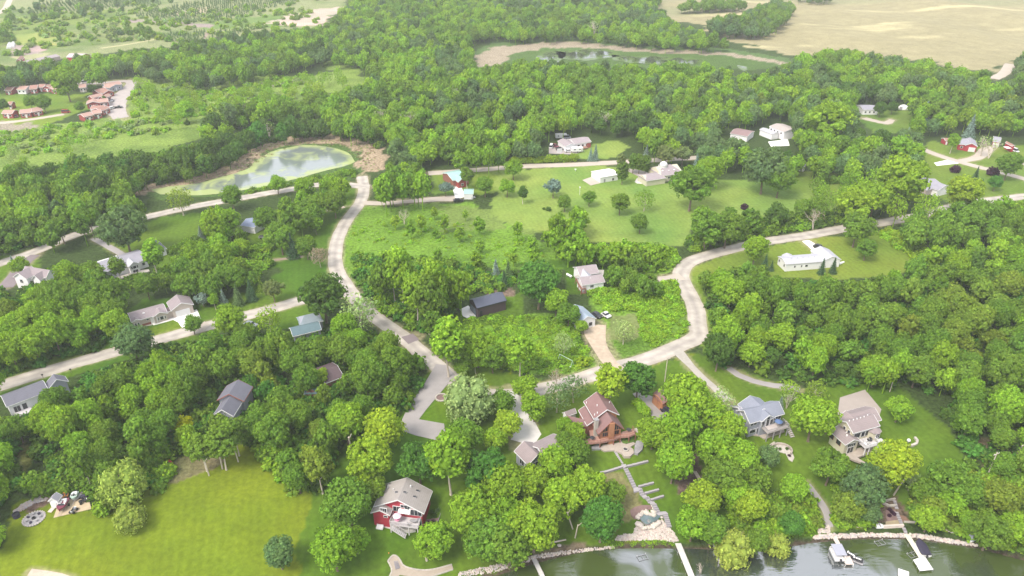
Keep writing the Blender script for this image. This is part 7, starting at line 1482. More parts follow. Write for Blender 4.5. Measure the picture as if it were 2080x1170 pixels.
# --- farm at the upper left
q = zc(0, 60, 8.667)
h = House('long_farm_shed', 'very long low pale roofed farm shed at the far upper left', 'shed', q(400, 580), q(1110, 430), 2.4); w = h.wing(q(380, 585), q(1140, 480), q(390, 535), 2.4, 1.0, 'x', M['tan_siding'], R_LILAC, .2)
h = House('pink_roofed_barn', 'dark red barn with a pale pinkish roof at the far upper left', 'barn', q(1440, 490), q(1590, 435), 3.6); w = h.wing(q(1440, 492), q(1590, 438), q(1395, 405), 3.6, 1.6, 'y', M['red_siding'], R_PINK, .2); 
h = House('small_red_barn', 'small red barn at the left end of the long farm shed', 'barn', q(280, 565), q(360, 560), 3.0); w = h.wing(q(275, 555), q(365, 550), q(285, 500), 3.0, 1.4, 'y', M['red_siding'], R_COTT, .2); MB().box(((w['x0']+w['x1'])/2, w['y0']-.05, 1), (1.4, .1, 2)).build('door', M['white'], h.o)
for k, (a, b_) in enumerate((((150, 335), (175, 250)), ((215, 320), (240, 240)))):
    x0, y0, _ = g(*q(*a)); x1, y1, _ = g(*q(*b_)); t = empty('row_cover', ((x0+x1)/2, (y0+y1)/2, 0), math.atan2(y1-y0, x1-x0), ('left', 'right')[k]+' white row cover beside the far garden beds', 'row cover', 'white row covers'); L_ = math.dist((x0, y0), (x1, y1))
    MB().loft([[(xx, 1.6*math.cos(an), 1.5*math.sin(an)) for an in np.linspace(0, math.pi, 7)] for xx in (-L_/2, L_/2)]).build('cover', M['white'], t); MB().tube((-L_/2, 0, 0), (-L_/2, 0, 1.5), .06).build('end_post', M['bark'], t)
# --- cottages with brick-red roofs round the green
q = zc(0, 150, 7.43); CG = 'red roofed cottages round the village green'
cot = []
def cottage(A, B, C, lab, roof=R_COTT, wall='barn_red', h_=2.8, rise=1.2, ridge='x', hip=0):
    h = House('cottage', lab, 'cottage', q(*A), q(*B), h_, CG); w = h.wing(q(*A), q(*B), q(*C), h_, rise, ridge, M[wall], roof, .3, hip=hip)
    L_ = w['x1']-w['x0']
    for u in (.25, .75): h.win(w, 'S', None, 1.0, .9, 0, loc=(w['x0']+L_*u, w['y0'], 1.6))
    MB().box((w['x0']+L_*.5, w['y0']-.05, 1.0), (.9, .1, 2.0)).build('door', M['white'], h.o); return h
cottage((60, 250), (170, 250), (70, 200), 'leftmost cottage behind the village green, with an orange-brown roof', R_COTT); cottage((245, 240), (380, 240), (280, 185), 'pale fronted cottage, second from left behind the village green', R_COTT2, 'white_siding')
cottage((440, 235), (560, 225), (460, 175), 'third cottage from left behind the village green', R_COTT); cottage((560, 205), (650, 205), (560, 165), 'darker red cottage set back between third and fourth behind the green', R_COTT); cottage((640, 205), (750, 210), (690, 150), 'fourth cottage behind the green, with a pointed roof', R_COTT2, 'barn_red', ridge='y')
cottage((750, 225), (850, 240), (770, 185), 'low cottage touching the big round tree behind the green', R_COTT2); cottage((1190, 215), (1300, 205), (1190, 165), 'cottage with pale vehicles right of the big round tree', R_COTT2, 'tan_siding')
cottage((1600, 195), (1840, 150), (1550, 165), 'topmost cottage beside the courtyard, its roof nearly flat', R_COTT2, 'blue_siding', ridge='x'); cottage((1650, 215), (1850, 165), (1600, 185), 'grey walled cottage just below the topmost one by the courtyard', R_COTT2, 'blue_siding', ridge='y')
cottage((1480, 285), (1640, 250), (1460, 240), 'second cottage down beside the courtyard, left half', R_COTT); cottage((1560, 300), (1720, 265), (1500, 270), 'second cottage down beside the courtyard, right half', R_COTT, ridge='y')
cottage((1390, 370), (1560, 330), (1420, 330), 'third cottage down beside the courtyard, left half', R_COTT2); cottage((1560, 375), (1680, 330), (1560, 340), 'third cottage down beside the courtyard, right half', R_COTT2)
cottage((1300, 460), (1510, 440), (1330, 410), 'fourth cottage down, with a white roof corner and a red gable', R_COTT2, ridge='y'); cottage((1480, 440), (1640, 420), (1500, 390), 'fourth cottage down, right half behind the slim cedar', R_COTT2)
cottage((1360, 535), (1560, 530), (1440, 490), 'fifth cottage down beside the courtyard, left half', R_COTT); cottage((1540, 560), (1660, 510), (1560, 470), 'fifth cottage down beside the courtyard, right half near the white cars', R_COTT)
cottage((1270, 655), (1420, 620), (1270, 600), 'lowest cottage of the courtyard row', R_COTT2); cottage((1400, 610), (1540, 590), (1370, 565), 'second lowest cottage of the courtyard row', R_COTT2)
cottage((20, 600), (185, 600), (30, 555), 'leftmost cottage along the village lane', R_COTT2); cottage((290, 600), (470, 585), (280, 550), 'middle cottage along the village lane', R_COTT2); cottage((490, 580), (650, 545), (455, 530), 'rightmost cottage along the village lane', R_COTT2); cottage((110, 465), (170, 465), (112, 435), 'tiny red cottage at the left of the village green', R_COTT)
# ------------------------------------------------------------ shore, gardens, boats, cars
def pxframe(a, b, za=None):
    """world point, heading and length between two picked ground points (at height za above datum if given)"""
    A = g(*a) if za is None else gz(a[0], a[1], za)+(za,); B = g(*b) if za is None else gz(b[0], b[1], za)+(za,)
    return A, B, math.atan2(B[1]-A[1], B[0]-A[0]), math.dist(A[:2], B[:2])
def loc(o, p, z):   # picked point -> local coordinates of thing o, on height z
    x, y = gz(p[0], p[1], z); dx, dy = x-o.location.x, y-o.location.y; c, s = math.cos(-o.rotation_euler.z), math.sin(-o.rotation_euler.z); return (dx*c-dy*s, dx*s+dy*c)
def dock(a, b, wd, label, m='dock', platform=None, sec=3.0, nm='dock'):
    z = LAKE+.55; A, B, an, L_ = pxframe(a, b, z); t = empty(nm, (A[0], A[1], LAKE), an, label, 'dock'); n = max(1, round(L_/sec)); sl = L_/n
    for i in range(n):
        MB().box((sl*(i+.5), 0, .5), (sl-.05, wd, .12)).build('deck_section', M[m], t); f = MB()
        for sg in (-1, 1): f.box((sl*(i+.5), sg*(wd/2-.04), .42), (sl-.05, .06, .14)); f.tube((sl*(i+1)-.15, sg*(wd/2+.05), -1.2), (sl*(i+1)-.15, sg*(wd/2+.05), .75), .04, .04, 6)
        f.build('frame', M['chrome'], t)
    if platform:
        P = [loc(t, p, z) for p in platform]; MB().prism(P, .45, .585).build('platform', M[m], t); f = MB(); [f.tube((x, y, -1.2), (x, y, .8), .05, .05, 6) for x, y in P]; f.build('legs', M['chrome'], t)
    return t
q3 = zc(1000, 770, 2.925); q8 = zc(1600, 980, 4.333)
dock(q3(232, 1035), q3(322, 1220), .95, 'narrow pale dock at the left end of the rip-rap, under the shore grove')
dock(q3(1098, 962), q3(1200, 1210), 1.25, 'long white dock below the white rock apron', 'dock')
dock(q3(1318, 972), q3(1358, 1068), .9, 'small L-shaped white dock between trees at the willow', 'dock', [q3(1338, 1062), q3(1384, 1056), q3(1392, 1082), q3(1346, 1088)])
dock(q8(395, 448), q8(528, 690), .95, 'tan dock with a square end, pontoon boat on its left', 'dock_tan', [q8(488, 652), q8(548, 650), q8(582, 720), q8(510, 722)])
dock(q8(1045, 452), q8(1205, 700), 1.1, 'cream dock with a wide white end platform beside the navy covered boat', 'dock_yellow', None)
t = dock(q8(1150, 668), q8(1235, 760), 1.6, 'wide white platform at the end of the cream dock', 'white', [q8(1105, 682), q8(1150, 664), q8(1212, 660), q8(1282, 766), q8(1162, 778), q8(1140, 735)], nm='swim_platform'); t['category'] = 'platform'
A, B, an, L_ = pxframe(q8(975, 782), q8(1066, 812), LAKE+.3); t = empty('swim_raft', (A[0], A[1], LAKE), an, 'white swim raft floating at the bottom picture edge', 'raft'); MB().box((L_/2, -.1, .22), (L_*1.05, 1.9, .22)).build('deck', M['white'], t, bevel=.06)
for a in (-.6, .6): MB().tube((.1, a, 0), (L_-.1, a, 0), .22, .22, 8).build('float', M['chrome'], t)
# pontoon boat
def boat_hull(L_, W_, Hh, bow=.35, n=9, z0=0.0):
    rings = []
    for i in range(n):
        u = i/(n-1); w_ = W_/2*(1-max(0, (u-(1-bow))/bow)**1.9*.96)*(.9 if i == 0 else 1); sh = Hh*(1+.18*u*u); kk = .12*Hh+Hh*.35*max(0, (u-.6)/.4)**2
        rings.append([(u*L_, -w_*.98, z0+sh), (u*L_, -w_*.9, z0+sh*.55), (u*L_, -w_*.45, z0+kk), (u*L_, 0, z0+kk*.4), (u*L_, w_*.45, z0+kk), (u*L_, w_*.9, z0+sh*.55), (u*L_, w_*.98, z0+sh)])
    return rings
def boat(pa, pb, W_, label, hull='white', cover=None, z=None, name='boat', seats=True, trailer=False, cat='boat', Hh=.75):
    zz = LAKE if z is None else z; A, B, an, L_ = pxframe(pa, pb, zz+.6); t = empty(name, (A[0], A[1], zz), an, label, cat); lift = .45 if trailer else -.2
    MB().loft(boat_hull(L_, W_, Hh, z0=lift)).build('hull', M[hull] if isinstance(hull, str) else hull, t, smooth=False)
    if cover: MB().loft([[(x, y*.97, zz_+(.05 if abs(y) > .01 else .35)) for x, y, zz_ in (r[0], (r[0][0], r[0][1]*.5, r[0][2]+.28), (r[0][0], .0, r[0][2]), (r[0][0], -r[0][1]*.5, r[0][2]+.28), r[6])] for r in boat_hull(L_, W_, Hh, z0=lift)]).build('cover', M[cover], t)
    elif seats:
        MB().box((L_*.42, 0, lift+Hh*.97), (L_*.62, W_*.72, .06)).build('cockpit', M['stone_grey'], t)
        for u, w_ in ((.18, .6), (.36, .28), (.55, .28)):
            for sg in ((0,) if w_ > .5 else (-.25, .25)): MB().box((L_*u, sg*W_, lift+Hh+.12), (.4, W_*w_, .26)).build('seat', M['white'], t)
        MB().poly([(L_*.66, -W_*.35, lift+Hh), (L_*.66, W_*.35, lift+Hh), (L_*.60, W_*.3, lift+Hh+.45), (L_*.60, -W_*.3, lift+Hh+.45), (L_*.67, -W_*.35, lift+Hh), (L_*.67, W_*.35, lift+Hh), (L_*.61, W_*.3, lift+Hh+.45), (L_*.61, -W_*.3, lift+Hh+.45)], [(0, 1, 2, 3), (4, 5, 6, 7), (0, 3, 7, 4), (1, 2, 6, 5), (3, 2, 6, 7), (0, 1, 5, 4)]).build('windscreen', M['glass'], t)
    mo = MB().box((-.25, 0, lift+Hh*.9), (.4, .35, .55)).build('outboard_motor', M['black'], t, bevel=.06); MB().box((-.3, 0, lift+.1), (.14, .1, .8)).build('shaft', M['black'], mo)
    if trailer:
        f = MB(); [f.tube((L_*.05, sg, .35), (L_*.8, sg*.6, .35), .05) for sg in (-.6, .6)]; f.tube((L_*.8, 0, .35), (L_+1.0, 0, .3), .05); f.tube((L_*.8, -.36, .35), (L_*.8, .36, .35), .05); f.build('trailer_frame', M['chrome'], t)
        for sg in (-1, 1): MB().tube((L_*.35, sg*.85, .3), (L_*.35, sg*1.05, .3), .3, .3, 12).build('wheel', M['rubber'], t)
    return t
A, B, an, L_ = pxframe(q8(375, 572), q8(432, 690), LAKE+.7); t = empty('pontoon_boat', (A[0]+.9, A[1], LAKE), an, 'pontoon boat under a flat grey canopy left of the tan dock', 'boat')
for sg in (-.85, .85): MB().tube((0, sg, .15), (L_-.4, sg, .15), .32, .32, 10).build('pontoon', M['chrome'], t); 
MB().box((L_/2, 0, .5), (L_*.95, 2.3, .12)).build('deck', M['white'], t); f = MB()
for sg in (-1.12, 1.12): f.box((L_/2, sg, .85), (L_*.9, .05, .6))
f.box((.1, 0, .85), (.05, 2.2, .6)); f.build('side_panels', M['white'], t); MB().box((L_*.48, 0, 2.0), (L_*.86, 2.35, .14)).build('canopy', M['grey_canvas'], t, bevel=.05)
for x in (.5, L_-1): 
    for sg in (-1.1, 1.1): MB().tube((x, sg, .5), (x, sg, 2.0), .03).build('canopy_post', M['chrome'], t)
MB().box((L_-.1, 0, .7), (.45, .4, .6)).build('outboard_motor', M['black'], t, bevel=.06)
def jetski(p, an, label, m='black', z=LAKE):
    x, y = gz(p[0], p[1], z+.4); t = empty('jet_ski', (x, y, z), an, label, 'jet ski', 'jet skis'); MB().loft([[(a[0]-1.3, a[1], a[2]) for a in r] for r in boat_hull(2.7, 1.1, .5, .45)]).build('hull', M[m], t)
    MB().box((-.35, 0, .7), (1.2, .4, .28)).build('seat', M['chrome'], t, bevel=.08); MB().box((.45, 0, .75), (.35, .5, .35)).build('console', M['white'], t, bevel=.06); MB().tube((.35, -.35, 1.0), (.35, .35, 1.0), .03).build('handlebar', M['rubber'], t); MB().box((0, 0, .05), (2.9, 1.5, .22)).build('float_pad', M['stone_grey'], t, bevel=.08); return t
jetski(q8(548, 632), 2.4, 'dark jet ski nearer the shore, right of the tan dock'); jetski(q8(604, 672), 2.6, 'dark jet ski farther out, right of the tan dock end')
boat(q8(1225, 640), q8(1150, 500), 2.4, 'motor boat under a navy cover right of the cream dock', 'white', 'navy')
t = boat(q8(775, 372), q8(850, 372), 1.4, 'small white rowing boat pulled onto the shore lawn', 'white', None, z=LAKE+1.0, seats=False, Hh=.5); MB().box((1.0, 0, .45), (.25, 1.0, .06)).build('thwart', M['stone_grey'], t)
x, y, z = g(*q8(1620, 500)); t = empty('tent_boat', (x, y, z), .5, 'small white hull with a grey hood standing at the right end of the shore lawn', 'boat'); MB().loft([[(a[0]-1.2, a[1], a[2]) for a in r] for r in boat_hull(2.6, 1.5, .5)]).build('hull', M['white'], t)
MB().poly([(-1.1, -.7, .5), (-1.1, .7, .5), (.3, .7, .5), (.3, -.7, .5), (-.9, -.35, 1.8), (-.9, .35, 1.8), (0, .35, 1.8), (0, -.35, 1.8)], [(0, 1, 5, 4), (1, 2, 6, 5), (2, 3, 7, 6), (3, 0, 4, 7), (4, 5, 6, 7)]).build('hood', M['grey_canvas'], t)
for (p, lab) in ((q8(812, 535), 'white ladder-like boat lift standing alone in the shallows'), (q8(1100, 640), 'grey boat lift frame left of the cream dock'), (q3(892, 1062), 'pale lift frame lying under the water between the docks')):
    x, y = gz(p[0], p[1], LAKE); t = empty('boat_lift', (x, y, LAKE+(-.0)), .3, lab, 'boat lift'); zz = .12
    for sg in (-.6, .6): MB().box((0, sg, zz), (2.2, .09, .09)).build('rail', M['chrome'], t)
    for k in (-1.0, 0, 1.0): MB().box((k, 0, zz+.02), (.09, 1.3, .07)).build('crossbar', M['chrome'], t)
    for a in (-1, 1): MB().tube((a, .6, -.8), (a, .6, .5), .04).build('post', M['white'], t)
# fallen bare branches beside the long dock
x, y = gz(*q3(1235, 1150), LAKE); e = add_tree(x, y, LAKE-.6, .42, 'bare', 'pinkish', 'bare pale branches sticking out of the water right of the long dock', None, 1, 'branch'); [bpy.data.objects.remove(c) for c in list(e.children) if c.name.startswith('crown')]

# stones
def stone_mesh(seed, m):
    rng = random.Random(seed); bm = bmesh.new(); bmesh.ops.create_icosphere(bm, subdivisions=1, radius=1)
    for v in bm.verts: k = rng.uniform(.75, 1.12); v.co = Vector((v.co.x*k, v.co.y*k*.85, v.co.z*k*.7))
    me = bpy.data.meshes.new('stone'); bm.to_mesh(me); bm.free(); me.materials.append(m); return me
ST = [stone_mesh(i, m) for i, m in enumerate((mat('boulder_pale', (.52, .46, .42), .9, .2, 3), mat('boulder_cream', (.58, .52, .45), .9, .2, 3), mat('boulder_grey', (.42, .38, .38), .9, .25, 3), mat('boulder_rose', (.50, .40, .36), .9, .2, 3)))]
def stones(name, label, P, n, smin, smax, cat='rocks', nparts=0, pick=(0, 1, 2, 3), seed=1, dz=0):
    """heap within a traced outline: the largest stones are objects of their own, the small ones one joined part"""
    W_ = [g(*p)[:2] for p in P]; cx = sum(p[0] for p in W_)/len(W_); cy = sum(p[1] for p in W_)/len(W_); t = empty(name, (cx, cy, 0), 0, label, cat); rg = np.random.default_rng(seed)
    x0, x1, y0, y1 = min(p[0] for p in W_), max(p[0] for p in W_), min(p[1] for p in W_), max(p[1] for p in W_); x = rg.uniform(x0, x1, n*9); y = rg.uniform(y0, y1, n*9); k = np.nonzero(inpoly(x, y, W_))[0][:n]
    s = np.sort(rg.uniform(0, 1, len(k))**2)[::-1]*(smax-smin)+smin; V = []; F = []; mi = []
    for i, j in enumerate(k):
        z = H(x[j], y[j])+dz; a = rg.uniform(0, 6.28); mz = ST[pick[int(rg.integers(len(pick)))]]
        if i < nparts:
            o = bpy.data.objects.new('stone', mz); col.objects.link(o); o.parent = t; o.location = (x[j]-cx, y[j]-cy, z+s[i]*.25); o.rotation_euler = (0, 0, a); o.scale = (s[i],)*3
        else:
            n0 = len(V); ca, sa = math.cos(a), math.sin(a)
            V += [((v.co.x*ca-v.co.y*sa)*s[i]+x[j]-cx, (v.co.x*sa+v.co.y*ca)*s[i]+y[j]-cy, v.co.z*s[i]+z+s[i]*.2) for v in mz.vertices]; F += [tuple(n0+q_ for q_ in p.vertices) for p in mz.polygons]; mi += [pick.index([ST.index(mz)][0])]*len(mz.polygons)
    if V:
        me = bpy.data.meshes.new('small_stones'); me.from_pydata(V, [], F); o = link('small_stones', me, t); [me.materials.append(ST[p].materials[0]) for p in pick]; me.polygons.foreach_set('material_index', mi); o['kind'] = 'stuff'
    return t
zs_ = zc(1240, 920, 6.156)
stones('rip_rap', 'long band of pale stones along the shore between the willow and the right wood', [q8(215, 482), q8(260, 462), q8(380, 455), q8(700, 447), q8(1040, 452), q8(1200, 462), q8(1400, 495), q8(1560, 525), q8(1690, 545), q8(1680, 562), q8(1500, 545), q8(1300, 512), q8(1150, 490), q8(1040, 482), q8(700, 480), q8(400, 492), q8(240, 498)], 1000, .16, .42, nparts=150, seed=3)
stones('rip_rap', 'thin band of stones along the shore under the central grove', [q3(0, 1108), q3(90, 1085), q3(250, 1048), q3(420, 1022), q3(560, 1006), q3(720, 992), q3(725, 1004), q3(560, 1024), q3(420, 1044), q3(250, 1072), q3(110, 1118), q3(0, 1152), q3(-200, 1175), q3(-200, 1150)], 700, .14, .34, nparts=60, seed=4)
stones('rock_apron', 'broad slope of white rocks below the garden pool', [zs_(285, 1010), zs_(300, 960), zs_(340, 920), zs_(480, 920), zs_(640, 830), zs_(700, 900), zs_(760, 960), zs_(800, 1010), zs_(850, 1095), zs_(790, 1120), zs_(700, 1095), zs_(560, 1085), zs_(300, 1095), zs_(60, 1095), zs_(70, 1060), zs_(130, 1030)], 2000, .12, .38, nparts=100, pick=(0, 1, 3), seed=5)
stones('rock_patch', 'small patch of stones under the end of the hillside path', [q8(255, 382), q8(340, 378), q8(375, 385), q8(370, 445), q8(270, 448)], 260, .14, .3, nparts=20, seed=6)
stones('stone_row', 'row of pale stones edging the bank on the right', [q8(1300, 392), q8(1330, 390), q8(1480, 438), q8(1570, 452), q8(1560, 462), q8(1460, 448)], 130, .18, .34, nparts=40, pick=(1, 0, 3), seed=7)
stones('stone_row', 'row of pale stones at the bank foot left of the rowing boat', [q8(510, 366), q8(640, 382), q8(760, 366), q8(780, 374), q8(660, 398), q8(520, 384)], 150, .14, .28, nparts=30, pick=(1, 0, 3), seed=8)
qp = zc(20, 980, 10.4)
stones('rock_bank', 'reddish rock bank left of the grey garden shed', [qp(80, 620), qp(250, 470), qp(450, 370), qp(700, 250), qp(800, 340), qp(770, 390), qp(560, 430), qp(330, 560), qp(190, 620), qp(90, 660)], 500, .12, .42, nparts=60, pick=(3, 2, 0), seed=9)
qw = zc(690, 380, 2.924); stones('rock_pile', 'pinkish rock pile on the lower edge of the golf-green lawn', [qw(1620, 345), qw(1650, 330), qw(1672, 340), qw(1665, 358), qw(1630, 360)], 40, .3, .7, nparts=20, pick=(3, 0), seed=10)
# garden pool with its boulders
P = [zs_(*p) for p in [(368, 810), (400, 785), (440, 765), (500, 780), (560, 775), (610, 780), (625, 800), (590, 845), (530, 880), (480, 905), (440, 910), (410, 885), (385, 860), (370, 835)]]
W_ = [g(*p)[:2] for p in P]; zp = sum(g(*p)[2] for p in P)/len(P)+.3; water('garden_pool', W_, zp, M['pool'])
mm_ = MB().prism(W_, zp-1.2, zp-.03); o = mm_.build('pool_basin', M['stone_grey']); tag(o, kind='structure')
sheet('mulch_bed', [zs_(*p) for p in [(245, 720), (300, 680), (400, 655), (500, 655), (520, 700), (440, 730), (330, 800), (370, 830), (300, 830), (255, 780)]], M['mulch'], .12)
bt = empty('pool_boulders', (W_[0][0], W_[0][1], zp), 0, 'ring of large pale boulders round the garden pool', 'boulders'); rg = random.Random(3)
for px_, py_, s_ in ((340, 798, .75), (372, 775, .8), (390, 750, .75), (402, 728, .55), (448, 742, .95), (478, 755, .6), (505, 768, .55), (538, 735, .8), (545, 768, .8), (352, 885, .95), (382, 908, 1.0), (410, 925, .8), (445, 935, .6), (475, 925, .55), (505, 918, .55), (535, 905, .8), (562, 892, .8), (590, 880, .65), (612, 868, .7), (518, 665, .4), (530, 690, .4), (640, 800, .4)):
    x, y = gz(*zs_(px_, py_), zp+.2); o = bpy.data.objects.new('boulder', ST[rg.choice((0, 1))]); col.objects.link(o); o.parent = bt; o.location = (x-W_[0][0], y-W_[0][1], rg.uniform(-.1, .15)); o.rotation_euler = (rg.uniform(-.3, .3), 0, rg.uniform(0, 6)); o.scale = (s_, s_*rg.uniform(.8, 1.1), s_*rg.uniform(.8, 1))
x, y = gz(*zs_(478, 855), zp); t = empty('fountain', (x, y, zp), 0, 'small round stone fountain ring in the garden pool', 'fountain'); MB().lathe([(.42, -.3), (.42, .12), (.28, .12), (.28, -.2)], n=14).build('ring', M['stone_grey'], t); MB().lathe([(.12, -.2), (.1, .15)], n=8).build('nozzle', M['stone'], t)
# long stair and retaining walls
st = empty('garden_stair', g(*zs_(165, 200)), 0, 'long grey block stair stepping down the lawn to the shore', 'stair')
sx, sy, sz = st.location
def flight(a, b, n, wd, nm='step'):
    A = g(*a); B = g(*b); an = math.atan2(B[1]-A[1], B[0]-A[0]); L_ = math.dist(A[:2], B[:2])
    for k in range(n):
        t = (k+.5)/n; x, y = A[0]+(B[0]-A[0])*t, A[1]+(B[1]-A[1])*t; z = H(x, y); MB().box((x-sx, y-sy, z-sz+.02), (L_/n*.82, wd*(1+.06*math.sin(k*2.1)), .36), an).build(nm, M['block'] if k % 2 else M['paver_grey'], st)
M['paver_grey'] = mat('paver_grey', (.38, .355, .375), .9, .15, 3)
flight(zs_(190, 200), zs_(305, 440), 16, 1.0); flight(zs_(365, 452), zs_(405, 540), 6, 1.05); flight(zs_(450, 555), zs_(500, 625), 5, 1.05); flight(zs_(540, 640), zs_(600, 765), 9, 1.15); flight(zs_(680, 760), zs_(735, 935), 14, 1.15)
for P in ([(132, 150), (190, 142), (205, 180), (165, 210), (150, 185)], [(285, 440), (345, 430), (385, 450), (350, 490), (290, 505)], [(385, 545), (440, 525), (465, 560), (420, 580)], [(480, 620), (545, 610), (560, 640), (505, 655)], [(580, 770), (620, 740), (690, 735), (720, 765), (650, 785), (600, 790)]):
    Q = [g(*zs_(*p)) for p in P]; z = max(p[2] for p in Q)+.12; MB().prism([(p[0]-sx, p[1]-sy) for p in Q], z-sz-1.0, z-sz).build('landing', M['paver_grey'], st)
def wall(pts, hgt, th, label, m='block', name='retaining_wall', cat='wall', cap=True, seg=1.1):
    W_ = smooth_line([g(*p)[:2] for p in pts], .5) if len(pts) > 2 else [g(*p)[:2] for p in pts]; x0, y0 = W_[0]; z0 = H(x0, y0); t = empty(name, (x0, y0, z0), 0, label, cat)
    cum = [0]; [cum.append(cum[-1]+math.dist(a, b)) for a, b in zip(W_[:-1], W_[1:])]; n = max(1, int(cum[-1]/seg))
    for k in range(n):
        s0, s1 = cum[-1]*k/n, cum[-1]*(k+1)/n; X = np.interp([s0, s1], cum, [p[0] for p in W_]); Y = np.interp([s0, s1], cum, [p[1] for p in W_]); an = math.atan2(Y[1]-Y[0], X[1]-X[0]); L_ = math.dist((X[0], Y[0]), (X[1], Y[1])); cx, cy = X.mean(), Y.mean(); z = H(cx, cy)
        MB().box((cx-x0, cy-y0, z-z0+hgt/2-.25), (L_*.97, th, hgt+.5), an).build('block', M[m], t)
        if cap: MB().box((cx-x0, cy-y0, z-z0+hgt+.04), (L_*.985, th*1.25, .09), an).build('capstone', M['paver_grey'] if m == 'block' else M[m], t)
    return t
wall([zs_(-130, 262), zs_(-60, 250), zs_(150, 185)], .45, .4, 'uppermost left retaining wall beside the long stair'); wall([zs_(205, 182), zs_(470, 116)], .45, .4, 'uppermost right retaining wall beside the long stair'); wall([zs_(345, 437), zs_(540, 385)], .45, .35, 'second right retaining wall beside the long stair'); wall([zs_(425, 520), zs_(605, 470)], .45, .35, 'third right retaining wall beside the long stair'); wall([zs_(500, 602), zs_(665, 550)], .45, .35, 'lowest right retaining wall beside the long stair')
ss = empty('stepping_stones', g(*zs_(60, 0)), 0, 'line of stepping stones from the curved patio to the long stair', 'path'); x0, y0, z0 = ss.location
for k in range(8): x, y, z = g(*zs_(62+12*k, -8+19*k)); MB().box((x-x0, y-y0, z-z0+.05), (.6, .42, .16), .6+.2*k).build('slab', M['paver_grey'], ss)
# right hand shore terrace
q4 = zc(1500, 770, 2.924)
sheet('mulch_bed', [q8(860, 245), q8(945, 240), q8(985, 330), q8(870, 345)], M['mulch'], .1); sheet('sand_terrace', [q8(862, 345), q8(985, 328), q8(1010, 370), q8(860, 378)], mat('terrace_sand', (.34, .28, .18), .95, .2), .1); sheet('red_bark_bank', [q8(985, 290), q8(1030, 300), q8(1090, 350), q8(1010, 350)], mat('red_bark', (.22, .13, .09), 1, .3), .1)
wall([q8(838, 402), q8(1015, 392)], .7, .35, 'cream retaining wall beside the rowing boat', 'dock_tan'); wall([q8(830, 182), q8(880, 212), q8(945, 208)], .4, .35, 'upper curved wall of the shore terrace', 'stone'); wall([q8(850, 170), q8(890, 160), q8(945, 150)], .35, .3, 'topmost low wall of the shore terrace', 'stone'); wall([q8(1020, 352), q8(1120, 356)], .3, .25, 'low pale wall right of the terrace steps', 'stone')
st = empty('terrace_steps', g(*q8(945, 250)), 0, 'flight of pale steps down to the cream dock', 'stair'); sx, sy, sz = st.location; flight(q8(938, 160), q8(960, 235), 5, .7); flight(q8(955, 262), q8(1012, 390), 12, .8); flight(q8(1018, 400), q8(1038, 448), 3, .7)
for k, (a, b) in enumerate(((895, 245), (918, 268), (892, 298), (935, 285))): x, y, z = g(*q8(a, b)); add_tree(x, y, z, .3, 'shrub', 'purple', ('upper left', 'upper right', 'lower left', 'lower right')[k]+' little dark bush in the terrace mulch bed', 'little terrace bushes')
wall([q4(930, 412), q4(1030, 400), q4(1062, 380), q4(1045, 352)], .5, .45, 'curved pale stone wall on the lawn beside the cream house', 'stone', 'garden_wall')
x, y, z = g(*q4(1007, 378)); t = empty('garden_globe', (x, y, z), 0, 'white globe standing inside the curved stone wall', 'ornament'); MB().lathe([(.45*math.cos(a), .75+.45*math.sin(a)) for a in np.linspace(-1.5, 1.5, 9)], n=12).build('globe', M['white'], t, smooth=True); MB().tube((0, 0, 0), (0, 0, .4), .12).build('pedestal', M['stone_grey'], t)
q7 = zc(1440, 760, 4.875)
sheet('fire_patio', [q7(*p) for p in [(598, 700), (640, 672), (700, 680), (770, 720), (825, 780), (845, 830), (825, 872), (790, 850), (760, 790), (700, 775), (620, 780)]], M['stone'], .14)
x, y, z = g(*q7(715, 755)); t = empty('fire_ring', (x, y, z), 0, 'half round stone seat wall on the fire patio', 'seat wall')
for k in range(11): a = -.6+k*.3; MB().box((2.4*math.cos(a), 2.0*math.sin(a), .35), (.75, .4, .5), a+math.pi/2).build('block', M['paver'], t)
for k, (a, b) in enumerate(((625, 715), (672, 682), (770, 742), (792, 812), (700, 745))): x, y, z = g(*q7(a, b)); add_tree(x, y, z, .25, 'shrub', ('purple', 'blue', 'dark')[k % 3], 'little bush on the stone fire patio, %s' % ('at its left end', 'at its top', 'right of the seat wall', 'at its lower right end', 'in the middle')[k], 'little bushes on the fire patio')
# bed with plank, log and rock on the shore, circular planter
x, y, z = g(*q3(1210, 562)); t = empty('plank_walk', (x, y, z), R(-78), 'pale plank walk lying on the dark mulch bed', 'walkway'); [MB().box((-1.8+.75*k, 0, .1), (.7, .8, .12)).build('plank', M['dock_tan'], t) for k in range(6)]
A, B, an, L_ = pxframe(q3(318, 982), q3(438, 958)); t = empty('log', A, an, 'long pale log lying on the shore under the grove', 'log'); MB().tube((0, 0, .2), (L_, 0, .2), .2, .16, 8).build('trunk', M['bark_pale'], t); MB().tube((L_*.4, 0, .3), (L_*.4+.2, .1, .6), .06).build('stub', M['bark_pale'], t)
x, y, z = g(*q3(396, 992)); o = bpy.data.objects.new('rock', ST[0]); col.objects.link(o); o.location = (x, y, z+.2); o.scale = (.55, .5, .5); tag(o, 'single pale rock on the shore below the log', 'rock')
q2_ = zc(500, 770, 2.925); x, y, z = g(*q2_(1160, 112)); t = empty('round_planter', (x, y, z), 0, 'round stone edged planter on the striped circular lawn', 'planter'); [MB().box((1.5*math.cos(a), 1.5*math.sin(a), .15), (.5, .35, .35), a+math.pi/2).build('stone', M['stone'], t) for a in np.linspace(0, 2*math.pi, 19)[:-1]]; MB().lathe([(1.3, 0), (1.3, .12)], n=14).build('soil', M['mulch'], t)
